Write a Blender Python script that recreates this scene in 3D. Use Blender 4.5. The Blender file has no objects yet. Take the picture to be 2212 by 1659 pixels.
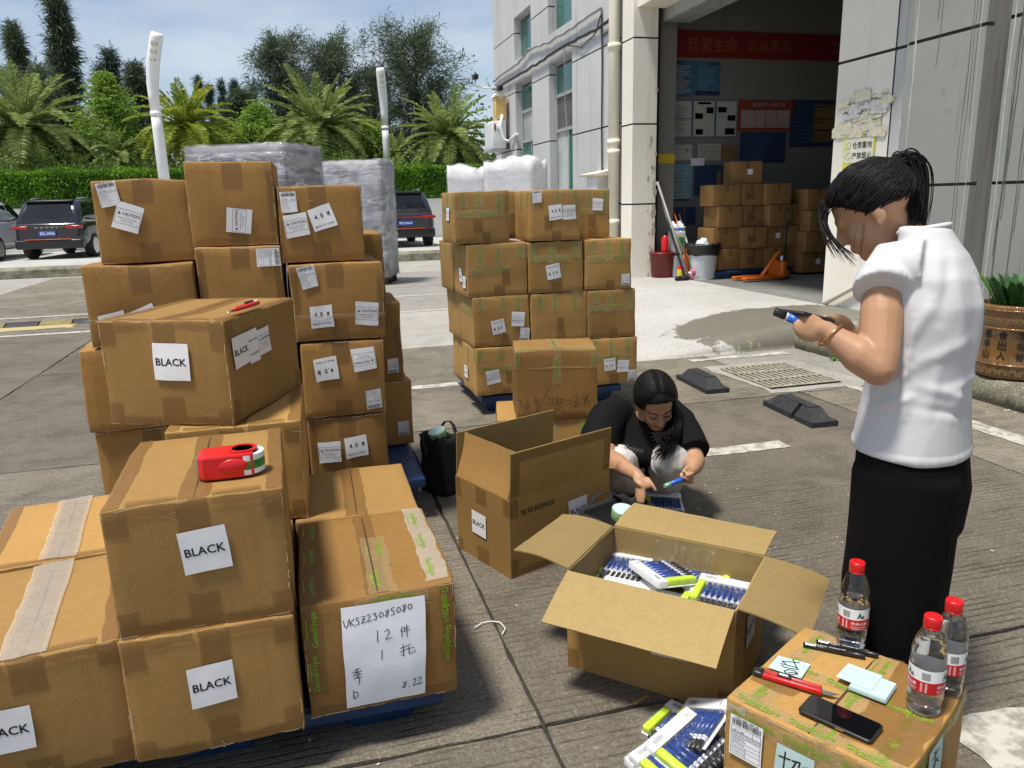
import bpy, bmesh, math, random
import numpy as np
from mathutils import Vector, Matrix, noise
random.seed(7); rng = np.random.default_rng(7)
SC = bpy.context.scene; COL = SC.collection
R = math.radians
# ---------------------------------------------------------------- camera, sky, sun, exposure
CAM_H, PITCH, ROLL, YAW, FPX = 1.45, R(13.5), R(1.5), R(15.031), 765.0
FW = Vector((math.sin(YAW)*math.cos(PITCH), math.cos(YAW)*math.cos(PITCH), -math.sin(PITCH)))
_r0 = Vector((math.cos(YAW), -math.sin(YAW), 0)); _u0 = _r0.cross(FW)
RT = _r0*math.cos(ROLL) - _u0*math.sin(ROLL); UP = _r0*math.sin(ROLL) + _u0*math.cos(ROLL)
cam_data = bpy.data.cameras.new('camera'); cam = bpy.data.objects.new('camera', cam_data); COL.objects.link(cam)
cam_data.sensor_width = 36; cam_data.lens = 36*FPX/1024; cam_data.clip_start = .02; cam_data.clip_end = 600
M = Matrix((RT, UP, -FW)).transposed().to_4x4(); M.translation = (0, 0, CAM_H); cam.matrix_world = M
SC.camera = cam
SUN_DIR = Vector((.93, .37, 0)).normalized(); SUN_EL = R(71)          # horizontal travel of the light
world = bpy.data.worlds.new('World'); SC.world = world; world.use_nodes = True
wn = world.node_tree; wn.nodes.clear()
sky = wn.nodes.new('ShaderNodeTexSky'); sky.sky_type = 'NISHITA'; sky.sun_disc = False
sky.sun_elevation = SUN_EL; sky.sun_rotation = math.atan2(-SUN_DIR.x, -SUN_DIR.y)
sky.air_density = 1.0; sky.dust_density = 1.0; sky.ozone_density = 1.2; sky.altitude = 50
bg = wn.nodes.new('ShaderNodeBackground'); bg.inputs['Strength'].default_value = .125
wo = wn.nodes.new('ShaderNodeOutputWorld')
# thin high cloud veils over the sky
tc = wn.nodes.new('ShaderNodeTexCoord'); mp = wn.nodes.new('ShaderNodeMapping'); mp.inputs['Scale'].default_value = (1.6, 1.6, 6.5)
nz = wn.nodes.new('ShaderNodeTexNoise'); nz.inputs['Scale'].default_value = 1.5; nz.inputs['Detail'].default_value = 8; nz.inputs['Roughness'].default_value = .55
cr = wn.nodes.new('ShaderNodeValToRGB'); cr.color_ramp.elements[0].position = .38; cr.color_ramp.elements[1].position = .80
cr.color_ramp.elements[1].color = (.72, .72, .72, 1)
mx = wn.nodes.new('ShaderNodeMix'); mx.data_type = 'RGBA'; mx.inputs['B'].default_value = (7.4, 7.7, 8.1, 1)
L = wn.links.new
L(tc.outputs['Generated'], mp.inputs[0]); L(mp.outputs[0], nz.inputs['Vector']); L(nz.outputs['Fac'], cr.inputs[0])
L(cr.outputs[0], mx.inputs['Factor']); L(sky.outputs[0], mx.inputs['A']); L(mx.outputs['Result'], bg.inputs['Color']); L(bg.outputs[0], wo.inputs[0])
sun_d = bpy.data.lights.new('sun', 'SUN'); sun_d.energy = 5.0; sun_d.angle = R(9.0); sun_d.color = (1, .955, .87)
sun = bpy.data.objects.new('sun', sun_d); COL.objects.link(sun)
sd = Vector((SUN_DIR.x*math.cos(SUN_EL), SUN_DIR.y*math.cos(SUN_EL), -math.sin(SUN_EL)))
sun.rotation_euler = sd.to_track_quat('-Z', 'Y').to_euler(); sun.location = (-10, -5, 30)
vs = SC.view_settings; vs.view_transform = 'Standard'; vs.look = 'None'; vs.gamma = 1; vs.use_curve_mapping = False; vs.exposure = 0.0
SC.cycles.max_bounces = 10; SC.cycles.transparent_max_bounces = 24

# ---------------------------------------------------------------- measuring: a place in the photograph (2212 x 1659) to the world
KF = FPX*2212/1024
def ray(u, v):
    return FW + RT*((u-1106)/KF) - UP*((v-829.5)/KF)
def G(u, v, z=0.):
    d = ray(u, v); return Vector((0, 0, CAM_H)) + d*((z-CAM_H)/d.z)
def AY(u, v, Y):
    d = ray(u, v); return Vector((0, 0, CAM_H)) + d*(Y/d.y)
def AX(u, v, X):
    d = ray(u, v); return Vector((0, 0, CAM_H)) + d*(X/d.x)
def AD(u, v, dist):
    return Vector((0, 0, CAM_H)) + ray(u, v)*dist

# ---------------------------------------------------------------- objects
def link(o, parent=None):
    COL.objects.link(o)
    if parent is not None: o.parent = parent
    return o
def tag(o, label=None, cat=None, group=None, kind=None):
    if label: o['label'] = label
    if cat: o['category'] = cat
    if group: o['group'] = group
    if kind: o['kind'] = kind
    return o
def thing(name, label, cat, loc=(0, 0, 0), rz=0, group=None):
    o = bpy.data.objects.new(name, None); o.empty_display_size = .05; link(o); o.location = loc; o.rotation_euler = (0, 0, rz)
    return tag(o, label, cat, group)
def copy_tree(o, parent=None):
    c = o.copy(); link(c, parent)
    for ch in list(o.children): copy_tree(ch, c)
    return c
class MB:
    def __init__(s): s.v = []; s.f = []; s.m = []; s.sm = []
    def add(s, vs_, fs, mi=0, smooth=False):
        b = len(s.v); s.v += [tuple(p) for p in vs_]
        for f in fs: s.f.append(tuple(b+i for i in f)); s.m.append(mi); s.sm.append(smooth)
        return s
    def box(s, x0, x1, y0, y1, z0, z1, mi=0, mat=None):
        p = [Vector((x, y, z)) for z in (z0, z1) for y in (y0, y1) for x in (x0, x1)]
        if mat is not None: p = [mat @ q for q in p]
        return s.add(p, [(0, 2, 3, 1), (4, 5, 7, 6), (0, 1, 5, 4), (2, 6, 7, 3), (0, 4, 6, 2), (1, 3, 7, 5)], mi)
    def cbox(s, x0, x1, y0, y1, z0, z1, b=.01, mi=0, mat=None):   # box with chamfered edges
        bm = bmesh.new(); bmesh.ops.create_cube(bm, size=1)
        for w in bm.verts: w.co = Vector(((x0+x1)/2+w.co.x*(x1-x0), (y0+y1)/2+w.co.y*(y1-y0), (z0+z1)/2+w.co.z*(z1-z0)))
        b = min(b, .45*min(x1-x0, y1-y0, z1-z0))
        bmesh.ops.bevel(bm, geom=bm.edges[:], offset=b, segments=2, affect='EDGES', profile=.6)
        return s.bm(bm, mi, mat, True)
    def bm(s, bm, mi=0, mat=None, smooth=False):
        bm.verts.index_update()
        s.add([(mat @ w.co if mat is not None else w.co.copy()) for w in bm.verts], [[w.index for w in f.verts] for f in bm.faces], mi, smooth); bm.free(); return s
    def quad(s, a, b, c, d, mi=0): return s.add([a, b, c, d], [(0, 1, 2, 3)], mi)
    def loft(s, rings, mi=0, cap=True, closed=True, smooth=True):
        n = len(rings[0]); b = len(s.v)
        for r in rings: s.v += [tuple(p) for p in r]
        for i in range(len(rings)-1):
            for j in range(n if closed else n-1):
                k = (j+1) % n
                s.f.append((b+i*n+j, b+i*n+k, b+(i+1)*n+k, b+(i+1)*n+j)); s.m.append(mi); s.sm.append(smooth)
        if cap and closed:
            s.f.append(tuple(b+j for j in reversed(range(n)))); s.m.append(mi); s.sm.append(False)
            e = b+(len(rings)-1)*n; s.f.append(tuple(e+j for j in range(n))); s.m.append(mi); s.sm.append(False)
        return s
    def tube(s, path, rad, n=8, mi=0, cap=True, flat=None):
        path = [Vector(p) for p in path]; rings = []; side = None
        for i, p in enumerate(path):
            t = (path[min(i+1, len(path)-1)]-path[max(i-1, 0)])
            t = t.normalized() if t.length > 1e-9 else Vector((0, 0, 1))
            if side is None:
                side = t.cross(Vector((0, 0, 1)));
                if side.length < .05: side = t.cross(Vector((1, 0, 0)))
            else: side = side - t*side.dot(t)
            side.normalize(); w = t.cross(side)
            r = rad[i] if hasattr(rad, '__len__') else rad
            fl = flat if flat else 1
            rings.append([p+side*(r*math.cos(2*math.pi*j/n))+w*(r*fl*math.sin(2*math.pi*j/n)) for j in range(n)])
        return s.loft(rings, mi, cap)
    def lathe(s, prof, n=24, mi=0, c=(0, 0, 0), mat=None, cap=True):
        rings = []
        for r, z in prof:
            ring = [Vector((c[0]+r*math.cos(2*math.pi*j/n), c[1]+r*math.sin(2*math.pi*j/n), c[2]+z)) for j in range(n)]
            rings.append([mat @ p for p in ring] if mat is not None else ring)
        return s.loft(rings, mi, cap)
    def ell(s, c, a, b, d, n=16, m=10, mi=0):   # ellipsoid with axis vectors a, b, d
        c, a, b, d = Vector(c), Vector(a), Vector(b), Vector(d); rings = []
        for i in range(m+1):
            t = -math.pi/2+math.pi*(.02+.96*i/m)
            rings.append([c+d*math.sin(t)+(a*math.cos(2*math.pi*j/n)+b*math.sin(2*math.pi*j/n))*math.cos(t) for j in range(n)])
        return s.loft(rings, mi)
    def prism(s, poly, h0, h1, axis='z', mi=0, mat=None):
        def P(x, y, h): return Vector((x, y, h)) if axis == 'z' else (Vector((x, h, y)) if axis == 'y' else Vector((h, x, y)))
        n = len(poly); a = [P(x, y, h0) for x, y in poly]+[P(x, y, h1) for x, y in poly]
        if mat is not None: a = [mat @ p for p in a]
        return s.add(a, [tuple(reversed(range(n))), tuple(range(n, 2*n))]+[(i, (i+1) % n, n+(i+1) % n, n+i) for i in range(n)], mi)
    def mesh(s, name='mesh', mats=()):
        me = bpy.data.meshes.new(name); me.from_pydata(s.v, [], s.f); 
        for m_ in mats: me.materials.append(m_)
        if any(s.m): me.polygons.foreach_set('material_index', s.m)
        me.polygons.foreach_set('use_smooth', s.sm); me.update(); return me
    def build(s, name, mats, parent=None, loc=None, rz=None):
        if not isinstance(mats, (list, tuple)): mats = [mats]
        o = bpy.data.objects.new(name, s.mesh(name, mats)); link(o, parent)
        if loc is not None: o.location = loc
        if rz is not None: o.rotation_euler = (0, 0, rz)
        return o
def fix_normals(o):
    bm = bmesh.new(); bm.from_mesh(o.data); bmesh.ops.recalc_face_normals(bm, faces=bm.faces[:]); bm.to_mesh(o.data); bm.free(); return o
def npmesh(name, V, F, mat, parent=None, smooth=False):      # big meshes from numpy arrays of quads or triangles
    me = bpy.data.meshes.new(name); V = np.asarray(V, np.float32); F = np.asarray(F, np.int32); k = F.shape[1]
    me.vertices.add(len(V)); me.vertices.foreach_set('co', V.ravel()); me.loops.add(F.size); me.loops.foreach_set('vertex_index', F.ravel())
    me.polygons.add(len(F)); me.polygons.foreach_set('loop_start', np.arange(len(F), dtype=np.int32)*k)
    me.materials.append(mat); me.update(); me.validate()
    if smooth: me.polygons.foreach_set('use_smooth', [True]*len(F))
    return link(bpy.data.objects.new(name, me), parent)
# ---------------------------------------------------------------- flat text and strokes (2-D polygons)
_tx = {}
def text2d(s, bold=0., sp=1.):
    k = (s, bold, sp)
    if k not in _tx:
        c = bpy.data.curves.new('t', 'FONT'); c.body = s; c.resolution_u = 2; c.offset = bold; c.space_character = sp; c.align_x = 'CENTER'; c.align_y = 'CENTER'
        o = bpy.data.objects.new('t', c); COL.objects.link(o)
        me = bpy.data.meshes.new_from_object(o.evaluated_get(bpy.context.evaluated_depsgraph_get()))
        V = [(v.co.x, v.co.y) for v in me.vertices]; F = [tuple(p.vertices) for p in me.polygons]
        bpy.data.objects.remove(o); bpy.data.curves.remove(c); bpy.data.meshes.remove(me)
        xs = [p[0] for p in V] or [0]; ys = [p[1] for p in V] or [0]; w = max(xs)-min(xs) or 1; h = max(ys)-min(ys) or 1
        cx, cy = (max(xs)+min(xs))/2, (max(ys)+min(ys))/2
        _tx[k] = ([((x-cx)/w, (y-cy)/w) for x, y in V], F, h/w)
    return _tx[k]
class P2:     # a flat drawing: polygons in 2-D
    def __init__(s): s.v = []; s.f = []
    def rect(s, x0, x1, y0, y1):
        b = len(s.v); s.v += [(x0, y0), (x1, y0), (x1, y1), (x0, y1)]; s.f.append((b, b+1, b+2, b+3)); return s
    def poly(s, pts):
        b = len(s.v); s.v += list(pts); s.f.append(tuple(range(b, b+len(pts)))); return s
    def text(s, t, x, y, w, bold=0., rot=0., h=None, sp=1.):
        V, F, a = text2d(t, bold, sp); b = len(s.v); c, d = math.cos(rot), math.sin(rot); sy = 1 if h is None else h/(w*a)
        s.v += [(x+(p*c-q*sy*d)*w, y+(p*d+q*sy*c)*w) for p, q in V]; s.f += [tuple(b+i for i in f) for f in F]; return s
    def stroke(s, pts, w):
        pts = [Vector(p) for p in pts]
        for i in range(len(pts)-1):
            d = pts[i+1]-pts[i]
            if d.length < 1e-7: continue
            n = Vector((-d.y, d.x)).normalized()*w/2; e = d.normalized()*w*.3
            s.poly([pts[i]-n-e, pts[i+1]-n+e, pts[i+1]+n+e, pts[i]+n-e])
        return s
    def dash(s, x0, y0, x1, y1, w, n):
        for i in range(n):
            a, b = (i+.15)/n, (i+.75)/n
            s.stroke([(x0+(x1-x0)*a, y0+(y1-y0)*a), (x0+(x1-x0)*b, y0+(y1-y0)*b)], w)
        return s
    def mapped(s, fn): return MB().add([fn(x, y) for x, y in s.v], s.f)
    def split(s, fn, nmax=.03):
        return s.mapped(fn)
def grid2(x0, x1, y0, y1, nx=6, ny=6):
    p = P2()
    p.v = [(x0+(x1-x0)*i/nx, y0+(y1-y0)*j/ny) for j in range(ny+1) for i in range(nx+1)]
    p.f = [(j*(nx+1)+i, j*(nx+1)+i+1, (j+1)*(nx+1)+i+1, (j+1)*(nx+1)+i) for j in range(ny) for i in range(nx)]
    return p
# ---------------------------------------------------------------- materials
def srgb(h):
    h = h.lstrip('#'); c = [int(h[i:i+2], 16)/255 for i in (0, 2, 4)]
    return tuple(((x+.055)/1.055)**2.4 if x > .04045 else x/12.92 for x in c)
class NT:
    def __init__(s, name):
        s.m = bpy.data.materials.new(name); s.m.use_nodes = True; s.t = s.m.node_tree; s.b = s.t.nodes['Principled BSDF']; s._c = None
    def n(s, t, **k):
        x = s.t.nodes.new('ShaderNode'+t)
        for a, v in k.items():
            if a in x.inputs: x.inputs[a].default_value = v
            else: setattr(x, a, v)
        return x
    def l(s, a, b): s.t.links.new(a, b)
    def co(s, scale=(1, 1, 1), rot=(0, 0, 0), src='Object'):
        if s._c is None: s._c = s.n('TexCoord')
        m_ = s.n('Mapping'); m_.inputs['Scale'].default_value = scale; m_.inputs['Rotation'].default_value = rot; s.l(s._c.outputs[src], m_.inputs[0]); return m_.outputs[0]
    def noise(s, scale=5., detail=4., rough=.5, vec=None, dist=0.):
        x = s.n('TexNoise', Scale=scale, Detail=detail, Roughness=rough, Distortion=dist); s.l(vec if vec is not None else s.co(), x.inputs['Vector']); return x.outputs['Fac']
    def ramp(s, fac, *st):
        r = s.n('ValToRGB'); e = r.color_ramp.elements
        while len(e) < len(st): e.new(.5)
        for i, (p, c) in enumerate(st):
            e[i].position = p; e[i].color = (*c, 1) if hasattr(c, '__len__') else (c, c, c, 1)
        s.l(fac, r.inputs[0]); return r.outputs[0]
    def mix(s, fac, a, b, mode='MIX'):
        x = s.n('Mix', data_type='RGBA', blend_type=mode)
        for nm, v in (('Factor', fac), ('A', a), ('B', b)):
            if hasattr(v, 'is_linked') or hasattr(v, 'links'): s.l(v, x.inputs[nm])
            elif nm == 'Factor': x.inputs[nm].default_value = v
            else: x.inputs[nm].default_value = (*v, 1)
        return x.outputs['Result']
    def math(s, op, a, b=0.):
        x = s.n('Math', operation=op)
        for i, v in enumerate((a, b)):
            if hasattr(v, 'links'): s.l(v, x.inputs[i])
            else: x.inputs[i].default_value = v
        return x.outputs[0]
    def col(s, c):
        if hasattr(c, 'links'): s.l(c, s.b.inputs['Base Color'])
        else: s.b.inputs['Base Color'].default_value = (*c, 1)
        return s
    def rough(s, r):
        if hasattr(r, 'links'): s.l(r, s.b.inputs['Roughness'])
        else: s.b.inputs['Roughness'].default_value = r
        return s
    def bump(s, h, strength=.3, dist=.01):
        b = s.n('Bump', Strength=strength, Distance=dist); s.l(h, b.inputs['Height']); s.l(b.outputs[0], s.b.inputs['Normal']); return s
    def set(s, **k):
        for a, v in k.items(): s.b.inputs[a.replace('_', ' ')].default_value = v
        return s
def plain(name, c, rough=.6, var=.12, scale=12., metal=0., bump=0., spec=.5, coat=0.):
    if isinstance(c, str): c = srgb(c)
    t = NT(name); f = t.noise(scale, 5, .6)
    t.col(t.ramp(f, (.3, tuple(x*(1-var) for x in c)), (.7, tuple(min(1, x*(1+var)) for x in c)))).rough(rough).set(Metallic=metal, Specular_IOR_Level=spec, Coat_Weight=coat)
    if bump: t.bump(t.noise(scale*6, 4, .6), bump, .004)
    return t.m
MT = {}
def cardboard(name, base, dark):
    t = NT(name); info = t.n('ObjectInfo')
    big = t.noise(3.2, 3, .5); fine = t.noise(90, 6, .7); fib = t.noise(30, 4, .6, t.co((1, 1, .12)))
    c = t.mix(t.ramp(big, (.25, 0.), (.78, 1.)), dark, base)
    c = t.mix(t.ramp(fine, (.42, 0.), (.60, .22)), c, tuple(x*1.35 for x in base))
    c = t.mix(t.ramp(fib, (.36, .12), (.52, 0.)), c, tuple(x*.62 for x in dark))
    st = t.noise(1.7, 6, .7, None, .6)
    c = t.mix(t.ramp(st, (.60, 0.), (.74, .22)), c, tuple(x*.6 for x in dark))
    hv = t.n('HueSaturation'); hv.inputs['Saturation'].default_value = 1.0
    t.l(t.math('ADD', t.math('MULTIPLY', info.outputs['Random'], .42), .76), hv.inputs['Value']); t.l(c, hv.inputs['Color'])
    t.col(hv.outputs[0]).rough(.74).set(Specular_IOR_Level=.28)
    w = t.n('TexWave', wave_type='BANDS', bands_direction='X', Scale=42., Distortion=.4); t.l(t.co((1, 1, .0)), w.inputs['Vector'])
    dent = t.noise(5.5, 3, .5, None, 1.2)
    cr_ = t.ramp(t.noise(4.5, 5, .62, None, 2.2), (.485, 0.), (.5, 1.), (.515, 0.))
    h = t.math('ADD', t.math('MULTIPLY', w.outputs['Fac'], .010), t.math('ADD', t.math('MULTIPLY', dent, .35), t.math('ADD', t.math('MULTIPLY', fine, .10), t.math('MULTIPLY', cr_, .10))))
    t.bump(h, .28, .010); return t.m
MT['card'] = cardboard('carton_board', (.385, .224, .072), (.34, .190, .055))
MT['card_old'] = cardboard('carton_board_worn', (.335, .182, .053), (.285, .147, .040))
MT['card_in'] = cardboard('carton_inside', (.32, .226, .090), (.29, .20, .077))
def tape(name, c, rough=.16, crinkle=.6, alpha=.62, hlv=.55):
    t = NT(name); f = t.noise(26, 5, .65, t.co((1, 1, .5)), 1.5); g = t.noise(7, 3, .5)
    hl = t.ramp(t.noise(18, 5, .7, t.co((1, .35, 1)), 3.0), (.49, 0.), (.505, hlv), (.52, 0.))  # pale crinkle highlights mixed into the tape colour
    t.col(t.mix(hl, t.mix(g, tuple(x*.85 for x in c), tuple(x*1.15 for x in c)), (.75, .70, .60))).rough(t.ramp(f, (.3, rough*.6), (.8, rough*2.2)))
    t.bump(f, crinkle, .006); t.set(Specular_IOR_Level=.6, Alpha=alpha); return t.m
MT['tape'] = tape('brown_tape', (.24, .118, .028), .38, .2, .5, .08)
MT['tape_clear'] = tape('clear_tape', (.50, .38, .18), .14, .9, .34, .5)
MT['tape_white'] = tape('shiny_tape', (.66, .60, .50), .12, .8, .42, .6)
MT['green_ink'] = plain('green_ink', (.19, .33, .02), .35, .2, 60)
def paper(name, c, alpha=1.):
    t = NT(name); t.col(t.ramp(t.noise(14, 4, .6), (.3, tuple(x*.95 for x in c)), (.7, c))).rough(.55).bump(t.noise(30, 3, .5), .15, .004); return t.m
MT['paper'] = paper('label_paper', (.80, .80, .82)); MT['note'] = paper('mint_paper', (.48, .64, .62)); MT['sheet'] = paper('sheet_paper', (.82, .83, .87))
MT['ink'] = plain('black_ink', (.012, .012, .014), .5, .1)
MT['grey_ink'] = plain('grey_ink', (.22, .22, .22), .6, .2, 80)
MT['seam'] = plain('dark_seam', (.045, .026, .012), .9, .2)
MT['blue_plastic'] = plain('blue_plastic', (.006, .034, .105), .5, .3, 9, bump=.1)
MT['red_plastic'] = plain('red_plastic', (.60, .012, .014), .28, .06, 6)
MT['black_plastic'] = plain('black_plastic', (.014, .014, .015), .35, .2, 20)
MT['rubber'] = plain('black_rubber', (.026, .027, .030), .62, .4, 25, bump=.5)
MT['steel'] = plain('steel', (.55, .55, .56), .25, .1, 20, 1.)
MT['white_plastic'] = plain('white_plastic', (.80, .80, .80), .35, .04)
MT['white_paint'] = plain('white_paint', (.80, .80, .79), .35, .04, 5)
MT['black_cloth'] = plain('black_cloth', (.010, .010, .012), .85, .4, 30, bump=.6)
# concrete ground with broom-scored lines
def concrete(name, a, b, groove=1., stain=.5, gs=(1, 1, 1)):
    t = NT(name); info = t.n('ObjectInfo'); gc = t.n('NewGeometry'); P_ = gc.outputs['Position']
    def mp(scale):
        m_ = t.n('Mapping'); m_.inputs['Scale'].default_value = scale; t.l(P_, m_.inputs[0]); return m_.outputs[0]
    v1 = mp((1, 1, 1))
    big = t.noise(.55, 5, .6, v1); mid = t.noise(3.5, 6, .65, v1, .4); fine = t.noise(95, 5, .8, v1); strk = t.noise(6, 5, .65, mp((.35, 2.2, 1)))
    c = t.mix(t.ramp(big, (.36, 0.), (.64, 1.)), a, b)
    c = t.mix(t.ramp(mid, (.45, 0.), (.66, stain)), c, tuple(x*.45 for x in a))
    c = t.mix(t.ramp(strk, (.55, 0.), (.75, .22)), c, tuple(x*1.4 for x in b))
    c = t.mix(t.ramp(fine, (.40, .62), (.56, 0.)), c, tuple(x*.35 for x in a))
    c = t.mix(t.ramp(t.noise(60, 5, .75, v1), (.55, 0.), (.66, .55)), c, tuple(min(1, x*1.75) for x in b))
    h = t.math('MULTIPLY', fine, .5)
    if groove:
        wv = t.n('TexWave', wave_type='BANDS', bands_direction='Y', Scale=10.4, Distortion=2.6, Detail=4., **{'Detail Scale': 2.2, 'Detail Roughness': .7}); t.l(mp((.25, 1, 1)), wv.inputs['Vector'])
        gm = t.ramp(t.noise(.9, 4, .6, v1), (.36, 0.), (.56, 1.))
        brk = t.ramp(t.noise(7, 5, .65, mp((.55, 2.4, 1))), (.44, 0.), (.56, 1.))
        g_ = t.math('MULTIPLY', t.math('MULTIPLY', t.ramp(wv.outputs['Fac'], (.0, 1.), (.20, .0)), gm), t.math('MULTIPLY', brk, groove))
        c = t.mix(t.math('MULTIPLY', g_, .6), c, tuple(x*.28 for x in a)); h = t.math('SUBTRACT', h, t.math('MULTIPLY', g_, 1.6))
    hv = t.n('HueSaturation'); t.l(t.math('ADD', t.math('MULTIPLY', info.outputs['Random'], .30), .85), hv.inputs['Value']); t.l(c, hv.inputs['Color'])
    t.col(hv.outputs[0]).rough(t.ramp(mid, (.3, .62), (.7, .85))).set(Specular_IOR_Level=.3).bump(h, .8, .006); return t.m
MT['concrete'] = concrete('scored_concrete', (.145, .126, .097), (.215, .187, .145))
MT['concrete_mid'] = concrete('scored_concrete_paler', (.185, .162, .122), (.27, .24, .185), .8, .6)
MT['concrete_light'] = concrete('swept_concrete', (.33, .315, .28), (.42, .40, .36), .35, .3)
MT['concrete_pale'] = concrete('pale_concrete', (.42, .41, .38), (.50, .49, .46), 0., .18)
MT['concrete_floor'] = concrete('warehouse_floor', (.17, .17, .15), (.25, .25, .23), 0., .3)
MT['joint'] = plain('joint_dirt', (.035, .031, .026), .95, .4, 30)
def worn_paint(name, c, keep=.5, under=(.26, .24, .2)):
    t = NT(name); v = t.n('NewGeometry').outputs['Position']
    t.col(t.mix(t.ramp(t.noise(14, 6, .7, v), (keep-.06, 0.), (keep+.10, 1.)), c, under)).rough(.75).bump(t.noise(60, 4, .6, v), .4, .004); return t.m
MT['line_white'] = worn_paint('worn_white_line', (.50, .48, .43), .50); MT['line_yellow'] = worn_paint('worn_yellow_line', (.50, .36, .06), .5, (.36, .35, .32))
MT['kerb'] = concrete('mossy_kerb', (.20, .19, .13), (.36, .34, .26), 0., .95)
# walls
def wall(name, c, streak=.3, sc=1., dirt=(.10, .10, .09)):
    t = NT(name); v = t.n('NewGeometry').outputs['Position']
    def mp(s_):
        m_ = t.n('Mapping'); m_.inputs['Scale'].default_value = s_; t.l(v, m_.inputs[0]); return m_.outputs[0]
    big = t.noise(.7*sc, 5, .6, v); st = t.noise(3.0*sc, 5, .65, mp((1.6, 1.6, .07))); fine = t.noise(45, 4, .6, v); blot = t.noise(2.2*sc, 6, .7, v, .5)
    k = t.mix(t.ramp(big, (.3, 0.), (.7, 1.)), tuple(x*.90 for x in c), tuple(min(1, x*1.07) for x in c))
    k = t.mix(t.ramp(st, (.56, 0.), (.72, streak)), k, dirt)
    k = t.mix(t.ramp(blot, (.62, 0.), (.74, streak*.55)), k, tuple(x*.6 for x in c))
    t.col(k).rough(.9).set(Specular_IOR_Level=.15).bump(fine, .25, .005); return t.m
MT['wall_grey'] = wall('grey_wall_paint', (.54, .54, .535), .42)
MT['wall_cream'] = wall('cream_wall_paint', (.82, .78, .68), .26, 1., (.42, .37, .26))
MT['wall_damp'] = wall('damp_grey_paint', (.29, .30, .275), .75, 1.3, (.07, .07, .065))
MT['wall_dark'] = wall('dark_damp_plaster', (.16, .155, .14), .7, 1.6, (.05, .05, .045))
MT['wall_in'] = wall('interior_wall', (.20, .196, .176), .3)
MT['wall_white'] = wall('white_yard_wall', (.86, .84, .77), .18, .6, (.4, .38, .3))
MT['groove'] = plain('groove', (.03, .03, .032), .9, .3)
MT['window_frame'] = plain('window_frame', (.34, .35, .35), .5, .15, 8)
def glass(name, c, rough=.06):
    t = NT(name); t.col(t.ramp(t.noise(1.2, 4, .5), (.35, tuple(x*.7 for x in c)), (.7, tuple(x*1.25 for x in c)))).rough(rough).set(Specular_IOR_Level=.55); return t.m
MT['green_glass'] = glass('green_glass', (.045, .16, .135)); MT['dark_screen'] = glass('insect_screen', (.10, .10, .10), .5); MT['pale_glass'] = glass('pale_pane', (.44, .47, .46), .2)
MT['pipe'] = wall('cream_pipe', (.76, .71, .58), .2, 2., (.30, .24, .12))
MT['cable_grey'] = plain('grey_cable', (.30, .30, .30), .6, .2, 10); MT['cable_dark'] = plain('dark_cable', (.03, .03, .03), .6, .2, 10); MT['conduit'] = plain('white_conduit', (.74, .70, .62), .45, .15, 3)
# bottle materials
def shell(name, base=.05):
    t = NT(name); tr = t.n('BsdfTransparent'); tr.inputs[0].default_value = (.97, .98, .98, 1); gl = t.n('BsdfGlossy'); gl.inputs['Roughness'].default_value = .04; lw = t.n('LayerWeight'); lw.inputs[0].default_value = .35; ms = t.n('MixShader')
    t.l(t.math('ADD', t.math('MULTIPLY', lw.outputs['Facing'], .42), base), ms.inputs[0]); t.l(tr.outputs[0], ms.inputs[1]); t.l(gl.outputs[0], ms.inputs[2]); t.l(ms.outputs[0], [n for n in t.t.nodes if n.type == 'OUTPUT_MATERIAL'][0].inputs[0]); return t.m
MT['pet'] = shell('clear_bottle'); t = NT('water'); t.col((.97, .99, 1.)).rough(.0).set(Transmission_Weight=1., IOR=1.33); MT['water'] = t.m
# stretch film
def film(name, alpha):
    t = NT(name); st = t.noise(2.2, 3, .5, t.co((1, 1, 2.5), (.2, .15, 0)), .8)
    a1 = t.ramp(t.noise(2.0, 4, .6, t.co((.5, .5, 4.5), (.16, .26, 0)), 1.2), (.585, 0.), (.60, .38), (.62, 0.)); a2 = t.ramp(t.noise(2.0, 4, .6, t.co((.5, .5, 4.), (-.32, -.35, .5)), 1.2), (.59, 0.), (.60, .38), (.615, 0.))
    t.col((.88, .89, .92)).rough(.15).set(Specular_IOR_Level=.7)
    a = t.math('ADD', t.math('MULTIPLY', t.ramp(st, (.45, 0.), (.72, 1.)), .20), t.math('ADD', t.math('MAXIMUM', a1, a2), alpha)); t.l(a, t.b.inputs['Alpha']); t.bump(st, .35, .02); return t.m
MT['film'] = film('stretch_film', .03); MT['film_thick'] = film('stretch_film_layers', .55)
# ================================================================ THE SETTING
ground = MB().quad((-150, -60, -.02), (150, -60, -.02), (150, 200, -.02), (-150, 200, -.02)).build('ground', MT['concrete_light'])
tag(ground, 'scored grey concrete yard', None, None, 'structure')
bed = MB().quad((-5.41, -1.2, -.014), (5.29, -1.2, -.014), (5.29, 19.4, -.014), (-5.41, 19.4, -.014)).build('joint_bed', MT['joint'], ground)
def ragged(x0, x1, y0, y1, amp=.006, step=.06, seed=0):
    pts = []
    def side(ax, ay, bx, by):
        n = max(2, int(math.hypot(bx-ax, by-ay)/step))
        for i in range(n):
            k = i/n; x, y = ax+(bx-ax)*k, ay+(by-ay)*k
            w = noise.noise(Vector((x*9+seed, y*9, 3.1)))*amp*1.6+noise.noise(Vector((x*1.1, y*1.1+seed, 8.)))*amp*2
            nx, ny = (by-ay), -(bx-ax); l = math.hypot(nx, ny)
            pts.append((x+nx/l*w, y+ny/l*w))
    side(x0, y0, x1, y0); side(x1, y0, x1, y1); side(x1, y1, x0, y1); side(x0, y1, x0, y0)
    return pts
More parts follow.
